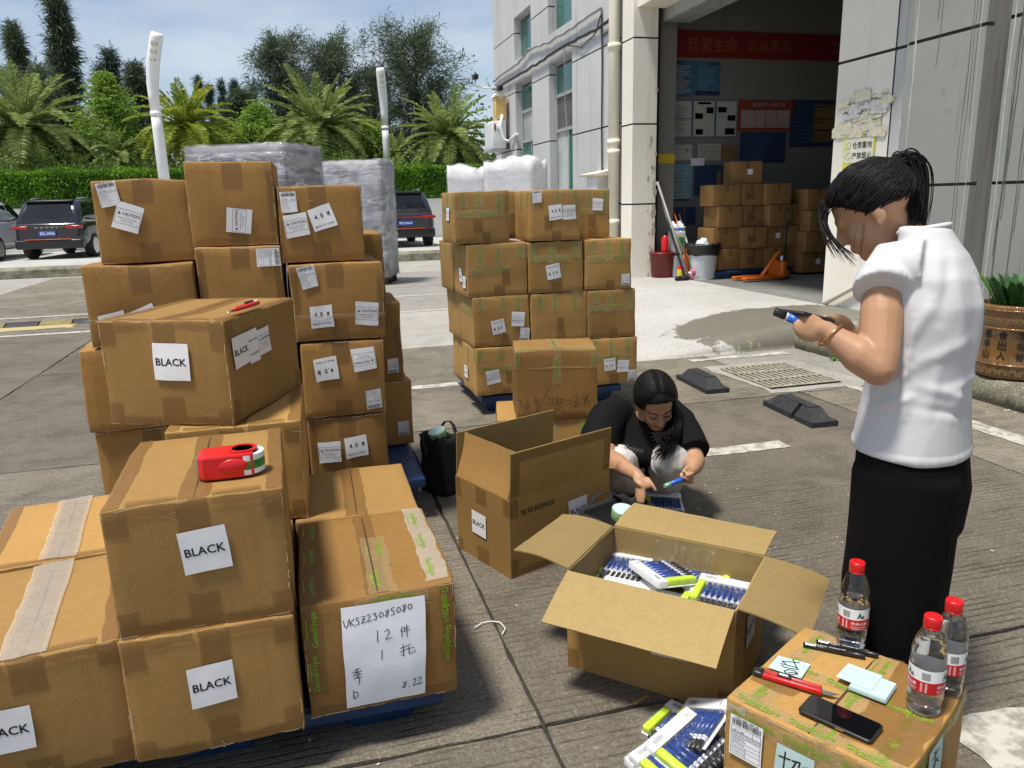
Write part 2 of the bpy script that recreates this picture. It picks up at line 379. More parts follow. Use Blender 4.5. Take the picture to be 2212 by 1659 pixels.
SLAB = {(0, 3): 'concrete', (1, 3): 'concrete', (0, 4): 'concrete_mid', (1, 4): 'concrete_mid', (0, 5): 'concrete_mid', (1, 5): 'concrete_mid', (0, 6): 'concrete_mid', (1, 6): 'concrete_mid', (2, 2): 'concrete_mid', (3, 1): 'concrete_mid', (3, 2): 'concrete_light', (2, 3): 'concrete_light'}
JX = [-5.4, -2.42, .55, 3.52, 5.3]; JY = [-1.2, 1.80, 4.78, 7.72, 10.6, 13.6, 16.6, 19.4]
for i in range(len(JX)-1):
    for j in range(len(JY)-1):
        g_ = .008 if JY[j] < 8 else .012
        MB().prism(ragged(JX[i]+g_, JX[i+1]-g_, JY[j]+g_, JY[j+1]-g_, .005, .07, i*7+j), -.012, 0).build('slab', MT[SLAB.get((i, j), 'concrete' if JY[j] < 7 else ('concrete_mid' if JY[j] < 10 else 'concrete_light'))], ground)
def sheet(name, pts, z, m, label=None, parent=None):
    o = MB().add([(x, y, z) for x, y in pts], [tuple(range(len(pts)))]).build(name, m, parent); return o
def line(x0, x1, y0, y1, m='line_white', amp=.008, seed=1): return sheet('painted_line', ragged(x0, x1, y0, y1, amp, .05, seed), .004, MT[m], parent=ground)
line(.60, 2.68, 3.70, 3.83, seed=3); line(.2, .50, 3.71, 3.82, seed=4)
line(-.2, 2.3, 5.93, 6.05, seed=5); line(-4.5, 2.3, 10.38, 10.52, seed=6); line(-4.5, 2.4, 12.2, 12.33, seed=8); line(1.6, 2.5, 8.55, 8.66, seed=9)
line(3.92, 4.06, 1.2, 4.95, amp=.016, seed=10); line(-5.2, -2.9, 10.9, 11.3, 'line_yellow', .05, 12)
line(1.62, 2.6, 1.22, 1.46, amp=.02, seed=14); line(3.3, 4.3, 6.02, 6.16, 'line_white', .03, 15)
# loading ramp
t = NT('ramp_concrete'); v = t.n('NewGeometry').outputs['Position']
mid_ = t.noise(3., 6, .65, v, .4); c = t.mix(t.ramp(t.noise(.8, 5, .6, v), (.35, 0.), (.65, 1.)), (.43, .42, .39), (.52, .51, .48))
c = t.mix(t.ramp(mid_, (.55, 0.), (.72, .3)), c, (.26, .25, .22))
sx = t.n('SeparateXYZ'); t.l(v, sx.inputs[0])
def gauss(cx, cy, rx, ry):
    a = t.math('DIVIDE', t.math('SUBTRACT', sx.outputs[0], cx), rx); b = t.math('DIVIDE', t.math('SUBTRACT', sx.outputs[1], cy), ry)
    return t.math('ADD', t.math('MULTIPLY', a, a), t.math('MULTIPLY', b, b))
dd = t.math('ADD', t.math('MINIMUM', gauss(4.45, 6.75, 1.05, .62), gauss(5.2, 7.0, .9, .5)), t.math('ADD', t.math('MULTIPLY', t.math('SUBTRACT', t.noise(1.6, 6, .68, v), .5), 2.6), t.math('MULTIPLY', t.math('SUBTRACT', t.noise(9, 6, .75, v), .5), 1.1)))
wet = t.ramp(dd, (.9, 1.), (1.0, 0.))
c = t.mix(t.math('MULTIPLY', wet, .86), c, (.115, .105, .075))
c = t.mix(t.math('MULTIPLY', wet, t.ramp(t.noise(7, 6, .7, v), (.52, 0.), (.66, .6))), c, (.24, .22, .09))
c = t.mix(t.ramp(t.noise(48, 5, .7, v), (.40, .4), (.55, 0.)), c, (.2, .19, .17))
t.col(c).rough(t.mix(wet, (.8, .8, .8), (.45, .45, .45))).bump(t.noise(40, 5, .7, v), .5, .006); MT['ramp'] = t.m
def ramp_z(x, y):
    k = min(1, max(0, (x-2.45)/2.3)); k = k*k*(3-2*k); z = .215*k+.004
    e = (y-6.26)/.20
    if e < 1: z *= math.sqrt(max(0, 1-(1-max(0, e))**2.2))
    return z - .005*(1-min(1, k*8))
b = MB(); nx, ny = 40, 44; xs = [2.42+(5.62-2.42)*i/nx for i in range(nx+1)]; ys = [6.255+.2*(i/14)**1.6 if i < 14 else 6.455+(13.0-6.455)*(i-14)/(ny-14) for i in range(ny+1)]
P_ = [(x, y+.018*noise.noise(Vector((x*3, 1, 2)))*(1 if y < 6.5 else 0), ramp_z(x, y)+.004*noise.noise(Vector((x*4, y*4, 0)))*(1 if x > 2.6 else 0)) for y in ys for x in xs]
b.add(P_, [(j*(nx+1)+i, j*(nx+1)+i+1, (j+1)*(nx+1)+i+1, (j+1)*(nx+1)+i) for j in range(ny) for i in range(nx)], 0, True)
b.quad((2.42, 13, 0), (5.62, 13, 0), (5.62, 13, .215), (2.42, 13, .002))
ramp = tag(b.build('ramp', MT['ramp']), 'pale concrete loading ramp with a damp stain', None, None, 'structure')
# mossy kerb along the wall
b = MB(); n = 60; rings = []
for i in range(n+1):
    y = 1.6+(6.50-1.6)*i/n; w = noise.noise(Vector((0, y*3, 0)))*.015; h = .165+noise.noise(Vector((5, y*2.2, 0)))*.012
    rings.append([(4.50+w, y, -.01), (4.505+w, y, h*.45), (4.515+w+.3*abs(noise.noise(Vector((1, y*6, 4)))*.06), y, h*.86), (4.555+w, y, h), (4.9, y, h+.006), (5.62, y, h+.01), (5.62, y, -.01)])
b.loft(rings, 0, True, True, True); kerb = tag(b.build('kerb', MT['kerb']), 'old mossy concrete kerb along the wall', None, None, 'structure')
b = MB(); bm = bmesh.new(); bmesh.ops.create_icosphere(bm, subdivisions=4, radius=1)
for w in bm.verts: w.co = Vector((w.co.x*.16, w.co.y*.15, w.co.z*.15))*(1+.30*noise.noise(w.co*3)+.16*noise.noise(w.co*9))
b.bm(bm, 0, Matrix.Translation((4.56, 6.52, .055)), True); rub = b.build('broken_edge', MT['kerb'], ramp)
# weeds and scraps along the kerb
b = MB()
for k in range(70):
    y = rng.uniform(3.2, 6.3); x = 4.47-abs(rng.normal(0, .06)); s_ = rng.uniform(.006, .018); a = rng.uniform(0, 6.3)
    b.add([(x, y, .004), (x+s_*math.cos(a), y+s_*math.sin(a), .012), (x+s_*math.cos(a+1.3), y+s_*math.sin(a+1.3), .008)], [(0, 1, 2)])
tag(b.build('leaf_litter', plain('litter_mat', (.45, .43, .36), .8, .4, 40)), 'pale scraps and leaf bits along the kerb', None, None, 'stuff')
b = MB()
for (cx, cy) in ((4.44, 5.32), (4.45, 5.62), (4.46, 5.05)):
    for k in range(16):
        a = rng.uniform(0, 6.3); l = rng.uniform(.02, .05); q = Vector((cx+rng.normal(0, .012), cy+rng.normal(0, .012), .0))
        tip = q+Vector((math.cos(a)*l*.7, math.sin(a)*l*.7, l*.7)); sd_ = Vector((-math.sin(a), math.cos(a), 0))*l*.3
        b.add([q, q.lerp(tip, .5)+sd_, tip, q.lerp(tip, .5)-sd_], [(0, 1, 2, 3)])
tag(b.build('weeds', plain('weed_mat', (.10, .26, .02), .6, .3, 30)), 'small green weeds sprouting at the foot of the kerb', None, None, 'stuff')

# ---------------------------------------------------------------- warehouse building
WH = thing('warehouse_building', 'grey and cream warehouse building with green windows and an open loading door', 'building', (5, 11, 0))
O_ = Vector((5, 11, 0))
class WB(MB):           # build in world coordinates below the warehouse
    def build(s, name, mats, parent=WH, **k):
        s.v = [tuple(Vector(p)-O_) for p in s.v]; return MB.build(s, name, mats, parent, **k)
bands = [(0, 1.345), (1.37, 2.57), (2.595, 3.81), (3.835, 5.045), (5.07, 6.28), (6.305, 8.6)]
wins = {(13.88, 15.22): [(.25, 4.02), (4.54, 6.1)], (16.38, 17.66): [(1.2, 4.0), (4.47, 5.36), (6.3, 7.2)]}
cols = [(11.50, 13.88), (13.88, 15.22), (15.22, 16.38), (16.38, 17.66), (17.66, 19.55)]
for z0, z1 in bands:
    run = []
    for c in cols:
        if c not in wins: run.append((c, [(z0, z1)])); continue
        segs = [(z0, z1)]
        for a, d in wins[c]:
            ns = []
            for s0, s1 in segs:
                if d <= s0 or a >= s1: ns.append((s0, s1)); continue
                if a > s0: ns.append((s0, a))
                if d < s1: ns.append((d, s1))
            segs = ns
        run.append((c, segs))
    for (y0, y1), segs in run:
        for s0, s1 in segs:
            if s1-s0 > .02: WB().box(5.0, 5.21, y0, y1, s0, s1).build('wall_panel', MT['wall_grey'])
b = WB()                                                  # groove backing set back behind the panels
for (z0, z1), (z2, z3) in zip(bands[:-1], bands[1:]):
    for y0, y1 in ((11.5, 13.88), (15.22, 16.38), (17.66, 19.54)): b.box(5.018, 5.2, y0, y1, z1-.001, z2+.001)
b.build('wall_groove', MT['groove'])
WB().box(5.262, 13, 11.9, 19.5, 0, 8.6).build('wall_core', MT['wall_grey'])
def window(y0, y1, z0, z1, rows, parent=WH):
    """rows: list of (z0, z1, [(y0, y1, glass)])"""
    f = WB()
    f.box(5.14, 5.2, y0, y0+.05, z0, z1); f.box(5.14, 5.2, y1-.05, y1, z0, z1); f.box(5.14, 5.2, y0+.05, y1-.05, z1-.05, z1); f.box(5.135, 5.2, y0+.05, y1-.05, z0, z0+.05)
    zs = sorted({r[0] for r in rows}|{r[1] for r in rows})
    for z in zs[1:-1]: f.box(5.13, 5.199, y0+.05, y1-.05, z-.03, z+.03)
    w = f.build('window', MT['window_frame'], parent)
    for a, d, panes in rows:
        for q0, q1, gm in panes:
            q0, q1 = max(q0, y0+.051), min(q1, y1-.051)
            p = MB().box(5.165-5, 5.185-5, q0-11, q1-11, max(a, z0+.05)+.03-.0, min(d, z1-.05)-.03).build('pane', MT[gm], w)
            if len(panes) > 1 and q1 < y1-.1: MB().box(5.15-5, 5.19-5, q1-11, q1+.045-11, a+.03, d-.03).build('mullion', MT['window_frame'], w)
    return w
window(13.88, 15.22, .25, 4.02, [(.25, 2.76, [(13.93, 14.50, 'green_glass'), (14.545, 15.17, 'pale_glass')]), (2.76, 3.41, [(13.93, 15.17, 'dark_screen')]), (3.41, 4.02, [(13.93, 15.17, 'green_glass')])])
window(13.88, 15.22, 4.54, 6.1, [(4.54, 6.1, [(13.93, 15.17, 'green_glass')])])
window(16.38, 17.66, 1.2, 4.0, [(1.2, 2.74, [(16.43, 16.95, 'green_glass'), (16.995, 17.6, 'green_glass')]), (2.74, 3.38, [(16.43, 17.6, 'pale_glass')]), (3.38, 4.0, [(16.43, 17.6, 'green_glass')])])
window(16.38, 17.66, 4.47, 5.36, [(4.47, 5.36, [(16.43, 17.6, 'green_glass')])])
window(16.38, 17.66, 6.3, 7.2, [(6.3, 7.2, [(16.43, 17.6, 'green_glass')])])
# left door pillar, lintel, shutter housing
b = WB()
for z0, z1 in ((.18, 1.33), (1.355, 2.50), (2.525, 3.70), (3.725, 8.6)): b.box(4.95, 5.34, 11.10, 11.50, z0, z1)
b.build('door_pillar', MT['wall_cream'])
b = WB()
for z in (1.3425, 2.5125, 3.7125): b.box(4.97, 5.33, 11.115, 11.49, z-.014, z+.014)
b.build('pillar_groove', MT['groove'])
b = WB()                                                  # spalled plaster along the door edge
for k in range(46):
    z = rng.uniform(.2, 3.2)**1.0; z = .2+abs(rng.normal(0, 1.1)); s_ = rng.uniform(.02, .07); x = 5.34-abs(rng.normal(0, .05))
    n_ = 7; b.add([(x+s_*.5*math.cos(i*6.283/n_)*rng.uniform(.5, 1.1), 11.0975-.0006*k/46, z+s_*math.sin(i*6.283/n_)*rng.uniform(.5, 1.2)) for i in range(n_)], [tuple(range(n_))])
b.build('bare_plaster', plain('bare_plaster_mat', (.42, .38, .30), .9, .3, 20, bump=.5))
WB().box(5.35, 5.41, 11.16, 11.36, .2, 4.3).build('shutter_rail', MT['black_plastic'])
WB().box(5.02, 5.45, 6.2, 11.10, 4.12, 8.6).build('lintel', MT['wall_cream'])
b = WB(); b.box(5.45, 5.95, 7.5, 11.2, 3.98, 4.5); 
for k in range(9): b.box(5.46+.05*k, 5.485+.05*k, 7.5, 11.2, 3.955, 3.98)
b.build('shutter_housing', MT['window_frame'])
WB().box(5.42, 5.75, 11.30, 11.70, .2, 5).build('inner_jamb', MT['wall_in'])
# right pillar and damp wall
b = WB()
for z0, z1 in ((.17, 2.76), (2.79, 8.6)): b.box(5.70, 6.2, 6.645, 7.47, z0, z1)
b.build('pillar', MT['wall_cream'])
b = WB()
for z0, z1 in ((.17, 2.76), (2.79, 8.6)): b.box(5.704, 6.2, 6.40, 6.643, z0, z1)
b.build('pillar_edge', MT['wall_grey'])
WB().box(5.715, 6.2, 6.41, 7.46, 2.75, 2.80).build('pillar_groove', MT['groove'])
WB().box(5.699, 5.703, 6.636, 6.650, .2, 8.6).build('joint_line', MT['groove'])
for y0, y1 in ((-4, 5.24), (5.46, 6.33)):
    for z0, z1 in ((.12, 1.475), (1.50, 2.735), (2.765, 8.6)): WB().box(5.55, 5.9, y0, y1, z0, z1).build('wall_panel', MT['wall_damp'])
b = WB()
for y0, y1 in ((-4, 5.24), (5.46, 6.33)):
    for z in (1.4875, 2.75): b.box(5.565, 5.8, y0, y1-.002, z-.016, z+.016)
b.build('wall_groove', MT['groove'])
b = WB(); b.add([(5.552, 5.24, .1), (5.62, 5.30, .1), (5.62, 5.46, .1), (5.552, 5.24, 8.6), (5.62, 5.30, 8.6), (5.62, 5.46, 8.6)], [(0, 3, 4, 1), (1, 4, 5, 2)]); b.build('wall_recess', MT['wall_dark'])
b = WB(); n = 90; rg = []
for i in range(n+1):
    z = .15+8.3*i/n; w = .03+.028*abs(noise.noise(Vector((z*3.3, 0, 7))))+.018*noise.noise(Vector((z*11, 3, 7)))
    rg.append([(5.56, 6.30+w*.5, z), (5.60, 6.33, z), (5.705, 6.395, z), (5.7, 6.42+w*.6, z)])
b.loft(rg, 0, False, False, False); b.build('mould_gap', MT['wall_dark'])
stain = plain('drip_stain_mat', (.10, .105, .10), .85, .35, 8); stain2 = plain('pale_lime_mat', (.46, .46, .43), .85, .25, 8)
def drip(y0, z0, z1, w, m, lean=0., x=5.5485):
    b = WB(); pts = []; n = 26
    for i in range(n+1):
        z = z0+(z1-z0)*i/n; y = y0+lean*(z0-z)+.022*noise.noise(Vector((y0*7, z*1.5, 1)))+.007*noise.noise(Vector((y0*9, z*7, 4))); ww = w*(.35+.9*abs(noise.noise(Vector((y0*5, z*2.4, 9)))))
        pts.append(((x, y-ww/2, z), (x, y+ww/2, z)))
    for i in range(n): b.quad(pts[i][0], pts[i][1], pts[i+1][1], pts[i+1][0])
    b.build('drip_stain', m)
for i, (y, z0, z1, w) in enumerate(((5.61, 6.5, .9, .014), (5.56, 6.5, 1.0, .011), (5.50, 6.5, 2.0, .012), (5.14, 6.5, .9, .013), (5.10, 6.5, .25, .020), (5.06, 6.2, 1.2, .015), (5.00, 6.5, .7, .016), (4.96, 6.5, 1.1, .011), (4.86, 6.5, 1.3, .018), (6.0, 6.4, 2.9, .012), (5.95, 5, 2.5, .009), (4.5, 6, 1.2, .014), (4.72, 6.3, 1.7, .010))):
    drip(y, z0, z1, w, stain, .004*(i % 3), 5.5488-.0004*i)
for i, (y, z0, z1, w) in enumerate(((5.205, 6.5, .3, .022), (5.51, 6.5, .3, .012), (6.22, 6.5, .3, .03))): drip(y, z0, z1, w, stain2, 0, 5.5493)
# pipes and cables
def pipe(name, pts, r, m, n=10, parent=WH):
    b = WB(); b.tube(pts, r, n); return b.build(name, m, parent)
p_ = pipe('rain_pipe', [(4.9, 11.70, .25), (4.9, 11.70, 8.5)], .085, MT['pipe'], 20)
for z in (1.02, 2.1, 2.25, 3.65, 4.9): b = WB(); b.lathe([(.085, 0), (.1, 0), (.1, .09), (.085, .09)], 20, 0, (4.9, 11.70, z)); o = b.build('pipe_collar', MT['pipe'], p_)
b = WB(); b.tube([(4.9, 11.72, 1.05), (4.88, 11.86, 1.05)], .05, 12); b.build('pipe_branch', MT['pipe'], p_)
pipe('drain_line', [(4.98, 11.55, .3), (4.98, 11.55, 8.5)], .018, MT['cable_dark'])
def cable(pts, r, m, seg=6, wig=.012, seed=0):
    out = []
    for a, c in zip(pts[:-1], pts[1:]):
        for k in range(seg):
            q = Vector(a).lerp(Vector(c), k/seg); out.append(q+Vector((0, 0, wig*noise.noise(Vector((q.y*2.3, seed, 0)))*2)))
    out.append(Vector(pts[-1])); pipe('wall_cable', out, r, m, 7)
cable([(4.96, 19.5, 4.33), (4.95, 17.2, 4.36), (4.95, 16.4, 4.50), (4.95, 15.6, 4.42), (4.95, 14.4, 4.37), (4.95, 12.40, 4.39)], .022, MT['cable_grey'], 8, .03, 1)
cable([(4.97, 12.40, 4.40), (4.97, 12.36, 3.6), (4.97, 12.38, 2.6), (4.97, 12.36, 1.85)], .014, MT['cable_dark'], 8, .0, 2)
cable([(4.955, 19.5, 4.12), (4.95, 16.15, 4.12), (4.95, 14.03, 4.16), (4.95, 12.4, 4.10), (4.95, 11.85, 4.17)], .026, MT['cable_dark'], 8, .035, 3)
cable([(4.965, 14.05, 4.14), (4.96, 13.3, 3.98), (4.96, 12.6, 4.08), (4.96, 12.4, 4.3)], .010, MT['cable_dark'], 8, .02, 4)
cable([(4.965, 14.2, 4.15), (4.965, 14.18, 3.2), (4.965, 14.05, 2.6)], .007, MT['cable_grey'], 5, 0, 5)
cable([(4.96, 12.36, 3.95), (4.96, 11.95, 4.02), (4.96, 11.8, 4.2)], .012, MT['cable_dark'], 5, .02, 6)
b = WB(); b.box(4.72, 5.0, 11.92, 12.42, 1.36, 1.80); o = b.build('meter_box', MT['conduit']); b = WB(); b.prism([(4.66, 1.80), (5.0, 1.80), (5.0, 1.90), (4.64, 1.83)], 11.86, 12.62, 'y'); b.build('box_roof', MT['pipe'], o)
b = WB(); b.box(4.715, 4.72, 11.97, 12.17, 1.40, 1.77); b.box(4.715, 4.72, 12.19, 12.38, 1.40, 1.77); b.build('box_door', MT['white_paint'], o)
cable([(4.94, 12.0, 1.36), (4.93, 11.98, 1.12), (4.92, 11.86, 1.08)], .012, MT['cable_dark'], 5, .0, 7)
pipe('conduit', [(5.672, 6.44, 8.5), (5.672, 6.44, 2.2), (5.672, 6.43, 1.8), (5.67, 6.46, 1.72), (5.66, 6.52, 1.66)], .013, MT['conduit'])
b = WB(); b.tube([(5.672, 6.44, 1.95), (5.672, 6.44, 2.10)], .022, 10); b.build('conduit_joint', MT['conduit'])
pipe('drain_pipe', [(5.655, 7.40, .21), (5.655, 6.62, .60), (5.655, 6.3, .76)], .022, MT['conduit'])
# interior
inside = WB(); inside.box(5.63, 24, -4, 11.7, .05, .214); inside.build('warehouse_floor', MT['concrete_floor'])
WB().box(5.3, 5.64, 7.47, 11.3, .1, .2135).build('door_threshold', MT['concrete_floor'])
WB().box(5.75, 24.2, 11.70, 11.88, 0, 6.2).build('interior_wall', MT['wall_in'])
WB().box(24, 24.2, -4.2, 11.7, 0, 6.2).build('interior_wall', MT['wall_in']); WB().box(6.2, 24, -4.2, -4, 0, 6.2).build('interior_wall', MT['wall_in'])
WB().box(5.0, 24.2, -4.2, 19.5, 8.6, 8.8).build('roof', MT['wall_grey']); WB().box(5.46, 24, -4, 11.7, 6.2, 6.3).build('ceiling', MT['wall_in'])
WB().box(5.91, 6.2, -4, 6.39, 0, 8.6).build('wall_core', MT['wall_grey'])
line_y = MB().add([(5.66-5, 10.05-11, .219), (5.72-5, 10.05-11, .219), (7.6-5, 9.45-11, .219), (7.6-5, 9.38-11, .219)], [(0, 1, 2, 3)]).build('painted_line', MT['line_yellow'], WH)
WB().box(5.45, 5.757, 11.294, 11.299, 1.95, 2.09).build('yellow_band', plain('yellow_band_mat', (.50, .33, .02), .5))
# ================================================================ CARTONS
def label_art(kind):
    """-> half size (w, h), dict material -> P2 drawing"""
    p = P2()
    if kind == 'BLACK':
        w = h = .054; p.text('BLACK', 0, 0, .092, .018)
        return (w, h), {'ink': p}
    if kind == 'CAUTION':
        w = h = .05
        for a in (.026, -.026): p.dash(-.047, a, .047, a, .0016, 9)
        for a in (-.0465, .0465): p.dash(a, -.026, a, .026, .0016, 5)
        p.poly([(-.040, .006), (-.029, .006), (-.0345, .017)]); p.text('CAUTION', .009, .0115, .066, .012); g = P2(); g.text('HEAVY PACKAGE', 0, -.005, .068); g.text('OVER 15Kg', 0, -.0155, .045)
        return (w, h), {'ink': p, 'grey_ink': g}
    if kind in ('4.8 M', '4.0 M'):
        w = h = .05; p.text(kind[:3], -.012, .010, .038, .012, 0, .021, 1.3); p.text('M', .031, .010, .011, .014, 0, .021); p.text('MADE IN CHINA', 0, -.032, .080, .004, 0, .0085, 1.1)
        return (w, h), {'ink': p}
    if kind == 'MADE':
        w, h = .036, .054; p.text('Made in China', 0, .022, .056, .004); p.text('SRZ22306005', 0, -.024, .056, .004)
        return (w, h), {'ink': p}
    if kind == 'SHIP':
        w, h = .041, .052; rr = random.Random(3); x = -.036
        while x < .035:
            a = rr.uniform(.0006, .0022); p.rect(x, x+a, .030, .044); x += a+rr.uniform(.0006, .0020)
        p.text('1703-080 699 05', .0, .0475, .060, .006)
        for y in (.026, .013, .006, -.012, -.022, -.032): p.rect(-.037, .037, y, y+.0007)
        p.rect(-.037, -.0363, -.046, .026); p.rect(.0363, .037, -.046, .026); p.rect(-.018, -.0173, .013, .026); p.rect(.0, .0007, -.046, -.022); p.rect(.016, .0167, .013, .026); p.rect(-.037, .037, -.046, -.0453)
        p.text('A07', -.027, .0165, .009, .004); p.text('M20', -.009, .0165, .009, .004); g = P2()
        for y in (.010, .002, -.003, -.007, -.016, -.027, -.039):
            x = -.034
            while x < (.033 if y > 0 else -.004):
                a = rr.uniform(.003, .008); g.rect(x, x+a, y, y+.0016); x += a+.0015
        return (w, h), {'ink': p, 'grey_ink': g}
ART = {}
def carton(label, size, pos, rz=0., seed=0, m='card', labels=(), tape_style='brown', group=None, name='cardboard_box', dent=.004, tilt=0., lid=True, faces='FRT'):
    """a closed carton: pos = middle of its underside; labels: (kind, face, s, t, rot, size factor)"""
    w, d, h = size; hw, hd = w/2, d/2; rr = random.Random(seed*13+5); off = Vector((seed*3.7, seed*1.3, seed*.7)); bul = rr.uniform(.2, 1.)*dent
    def warp(p):
        p = Vector(p); q = p+noise.noise_vector(p*4.5+off)*dent*1.1+noise.noise_vector(p*14+off)*dent*.35
        x, y, z = p.x/hw, p.y/hd, p.z/h*2-1
        q.y += (bul*2.2*(1-min(1, x*x))*(1-min(1, z*z)))*(1 if y > .9 else (-1 if y < -.9 else 0))
        q.x += (bul*2.2*(1-min(1, y*y))*(1-min(1, z*z)))*(1 if x > .9 else (-1 if x < -.9 else 0))
        if z > .9: q.z += -bul*1.6*(1-min(1, abs(x)))*(1-min(1, y*y))+bul*.8*rr_s[0]*x*y
        if p.z < .005: q.z = max(q.z, .0)
        return q
    rr_s = [rr.uniform(-1, 1)]
    n = 9; r = .006
    def ax(a, b):
        c = [a, a+r]+[a+(b-a)*i/n for i in range(1, n)]+[b-r, b]; return c
    X, Y, Z = ax(-hw, hw), ax(-hd, hd), ax(0, h); idx = {}; b = MB()
    def vid(p):
        k = tuple(round(c, 5) for c in p)
        if k not in idx:
            q = Vector((min(max(p[0], -hw+r), hw-r), min(max(p[1], -hd+r), hd-r), min(max(p[2], r), h-r))); dd_ = Vector(p)-q
            if dd_.length > 1e-6: q = q+dd_.normalized()*r
            idx[k] = len(b.v); b.v.append(tuple(warp(q)))
        return idx[k]
    def face(U, V, fn, flip):
        for i in range(len(U)-1):
            for j in range(len(V)-1):
                f = [vid(fn(U[i], V[j])), vid(fn(U[i+1], V[j])), vid(fn(U[i+1], V[j+1])), vid(fn(U[i], V[j+1]))]
                b.f.append(tuple(reversed(f)) if flip else tuple(f)); b.m.append(0); b.sm.append(True)
    face(X, Z, lambda u, v: (u, -hd, v), False); face(X, Z, lambda u, v: (u, hd, v), True); face(Y, Z, lambda u, v: (hw, u, v), False); face(Y, Z, lambda u, v: (-hw, u, v), True)
    face(X, Y, lambda u, v: (u, v, h), False); face(X, Y, lambda u, v: (u, v, 0), True)
    root = b.build(name, MT[m], None, pos, rz); tag(root, label, 'box', group)
    if tilt: root.rotation_euler = (0, tilt, rz)
    FM = {'F': lambda s_, t_, o: warp((s_, -hd, t_))+Vector((0, -o, 0)), 'B': lambda s_, t_, o: warp((-s_, hd, t_))+Vector((0, o, 0)), 'R': lambda s_, t_, o: warp((hw, s_, t_))+Vector((o, 0, 0)), 'L': lambda s_, t_, o: warp((-hw, -s_, t_))+Vector((-o, 0, 0)), 'T': lambda s_, t_, o: warp((s_, t_, h))+Vector((0, 0, o))}
    root_info = FM
    zo = [.0012]
    def strip(f, s0, s1, t0, t1, mat='tape', rag=.004, printed=False, vert=False, nm='tape_strip'):
        zo[0] += .00022; o = zo[0]; g = grid2(s0, s1, t0, t1, max(2, int((s1-s0)/.03)), max(2, int((t1-t0)/.03)))
        g.v = [(a+rr.uniform(-1, 1)*(rag if (a in (s0, s1)) else 0)*.5, c+rr.uniform(-1, 1)*(rag if (abs(c-t0) < 1e-6 or abs(c-t1) < 1e-6) else 0)) for a, c in g.v]
        q = g.mapped(lambda a, c: FM[f](a, c, o)); q.sm = [True]*len(q.f); st = q.build(nm, MT[mat], root)
        if printed:
            p = P2(); L_ = (t1-t0) if vert else (s1-s0); W_ = (s1-s0) if vert else (t1-t0); k = max(1, round(L_/.15)); fl = rr.choice((1, -1))
            for i in range(k):
                u = (i+.5)/k*L_
                if vert: p.text('GoodHope', (s0+s1)/2+rr.uniform(-.2, .2)*W_, t0+u, min(.105, L_*.9), .02, math.pi/2*fl); p.rect((s0+s1)/2-W_*.36, (s0+s1)/2-W_*.30, t0+u-.03, t0+u+.03)
                else: p.text('GoodHope', s0+u, (t0+t1)/2+rr.uniform(-.1, .1)*W_, min(.105, L_*.9), .02, 0 if fl > 0 else math.pi); p.rect(s0+u-.03, s0+u+.03, (t0+t1)/2-W_*.36, (t0+t1)/2-W_*.30)
            p.v = [(min(max(a, s0), s1), min(max(c, t0), t1)) for a, c in p.v]
            p.mapped(lambda a, c: FM[f](a, c, o+.0006)).build('print', MT['green_ink'], st)
        return st
    if lid:
        g = P2(); g.rect(-.0016, .0016, -hd+.006, hd-.006); g.mapped(lambda a, c: FM['T'](a, c, .0008)).build('lid_seam', MT['seam'], root)
    j = lambda a: a*rr.uniform(.82, 1.18)
    if tape_style in ('brown', 'old', 'htape'):
        strip('T', -.036, .036, -hd+.004, hd-.004); c0 = rr.uniform(-.01, .01)
        for f in ('F', 'B'):
            if f in faces or f == 'F':
                strip(f, c0-.036, c0+.036, h-j(.095), h-.003); strip(f, c0-.034, c0+.038, .004, j(.085))
        if tape_style == 'htape':
            for sg in (-1, 1):
                e = hw-.003
                strip('F', *sorted((sg*(e-.048), sg*e)), h-j(.075), h-.003); strip('F', *sorted((sg*(e-.045), sg*e)), .004, j(.07))
                strip('T', *sorted((sg*(e-.036), sg*e)), -hd+.004, hd-.004)
            strip('F', -hw+.05, -.04, h-.024, h-.003); strip('F', .04, hw-.05, h-.022, h-.003); strip('F', -hw+.05, -.04, .004, .026); strip('F', .04, hw-.05, .004, .024)
            strip('T', -hw+.05, -.04, -hd+.004, -hd+.03); strip('T', .04, hw-.05, -hd+.004, -hd+.028)
            if 'R' in faces: strip('R', -hd+.003, -hd+.05, h-.08, h-.003); strip('R', -hd+.003, -hd+.045, .004, .075); strip('R', hd-.05, hd-.003, .004, .07)
    if tape_style == 'old':
        if rr.random() < .7: strip('F', -hw+.003, -hw+.03, h*rr.uniform(.1, .5), h-.01)
        if rr.random() < .6: strip('F', hw-.03, hw-.003, h*rr.uniform(.05, .3), h*rr.uniform(.5, .9))
    if tape_style == 'goodhope':
        strip('T', -.03, .03, -hd+.004, hd-.004, 'tape_clear', .004, True, True)
        for c0 in [rr.uniform(-.9, -.55)*hw, rr.uniform(-.12, .12)*hw, rr.uniform(.5, .9)*hw]:
            c0 = max(-hw+.035, min(hw-.035, c0)); strip('F', c0-.028, c0+.028, h-rr.uniform(.09, .16), h-.003, 'tape_clear', .006, True, True)
        if rr.random() < .6:
            t0 = h*rr.uniform(.48, .68); strip('F', -hw+.004, hw*rr.uniform(.3, .99), t0-.024, t0+.024, 'tape_clear', .006, True)
        if rr.random() < .5: c0 = rr.uniform(-.3, .3)*hw; strip('F', c0-.028, c0+.028, h*.22, h*.5, 'tape', .006)
        strip('F', rr.uniform(-.03, .0), .045, .004, j(.07), 'tape')
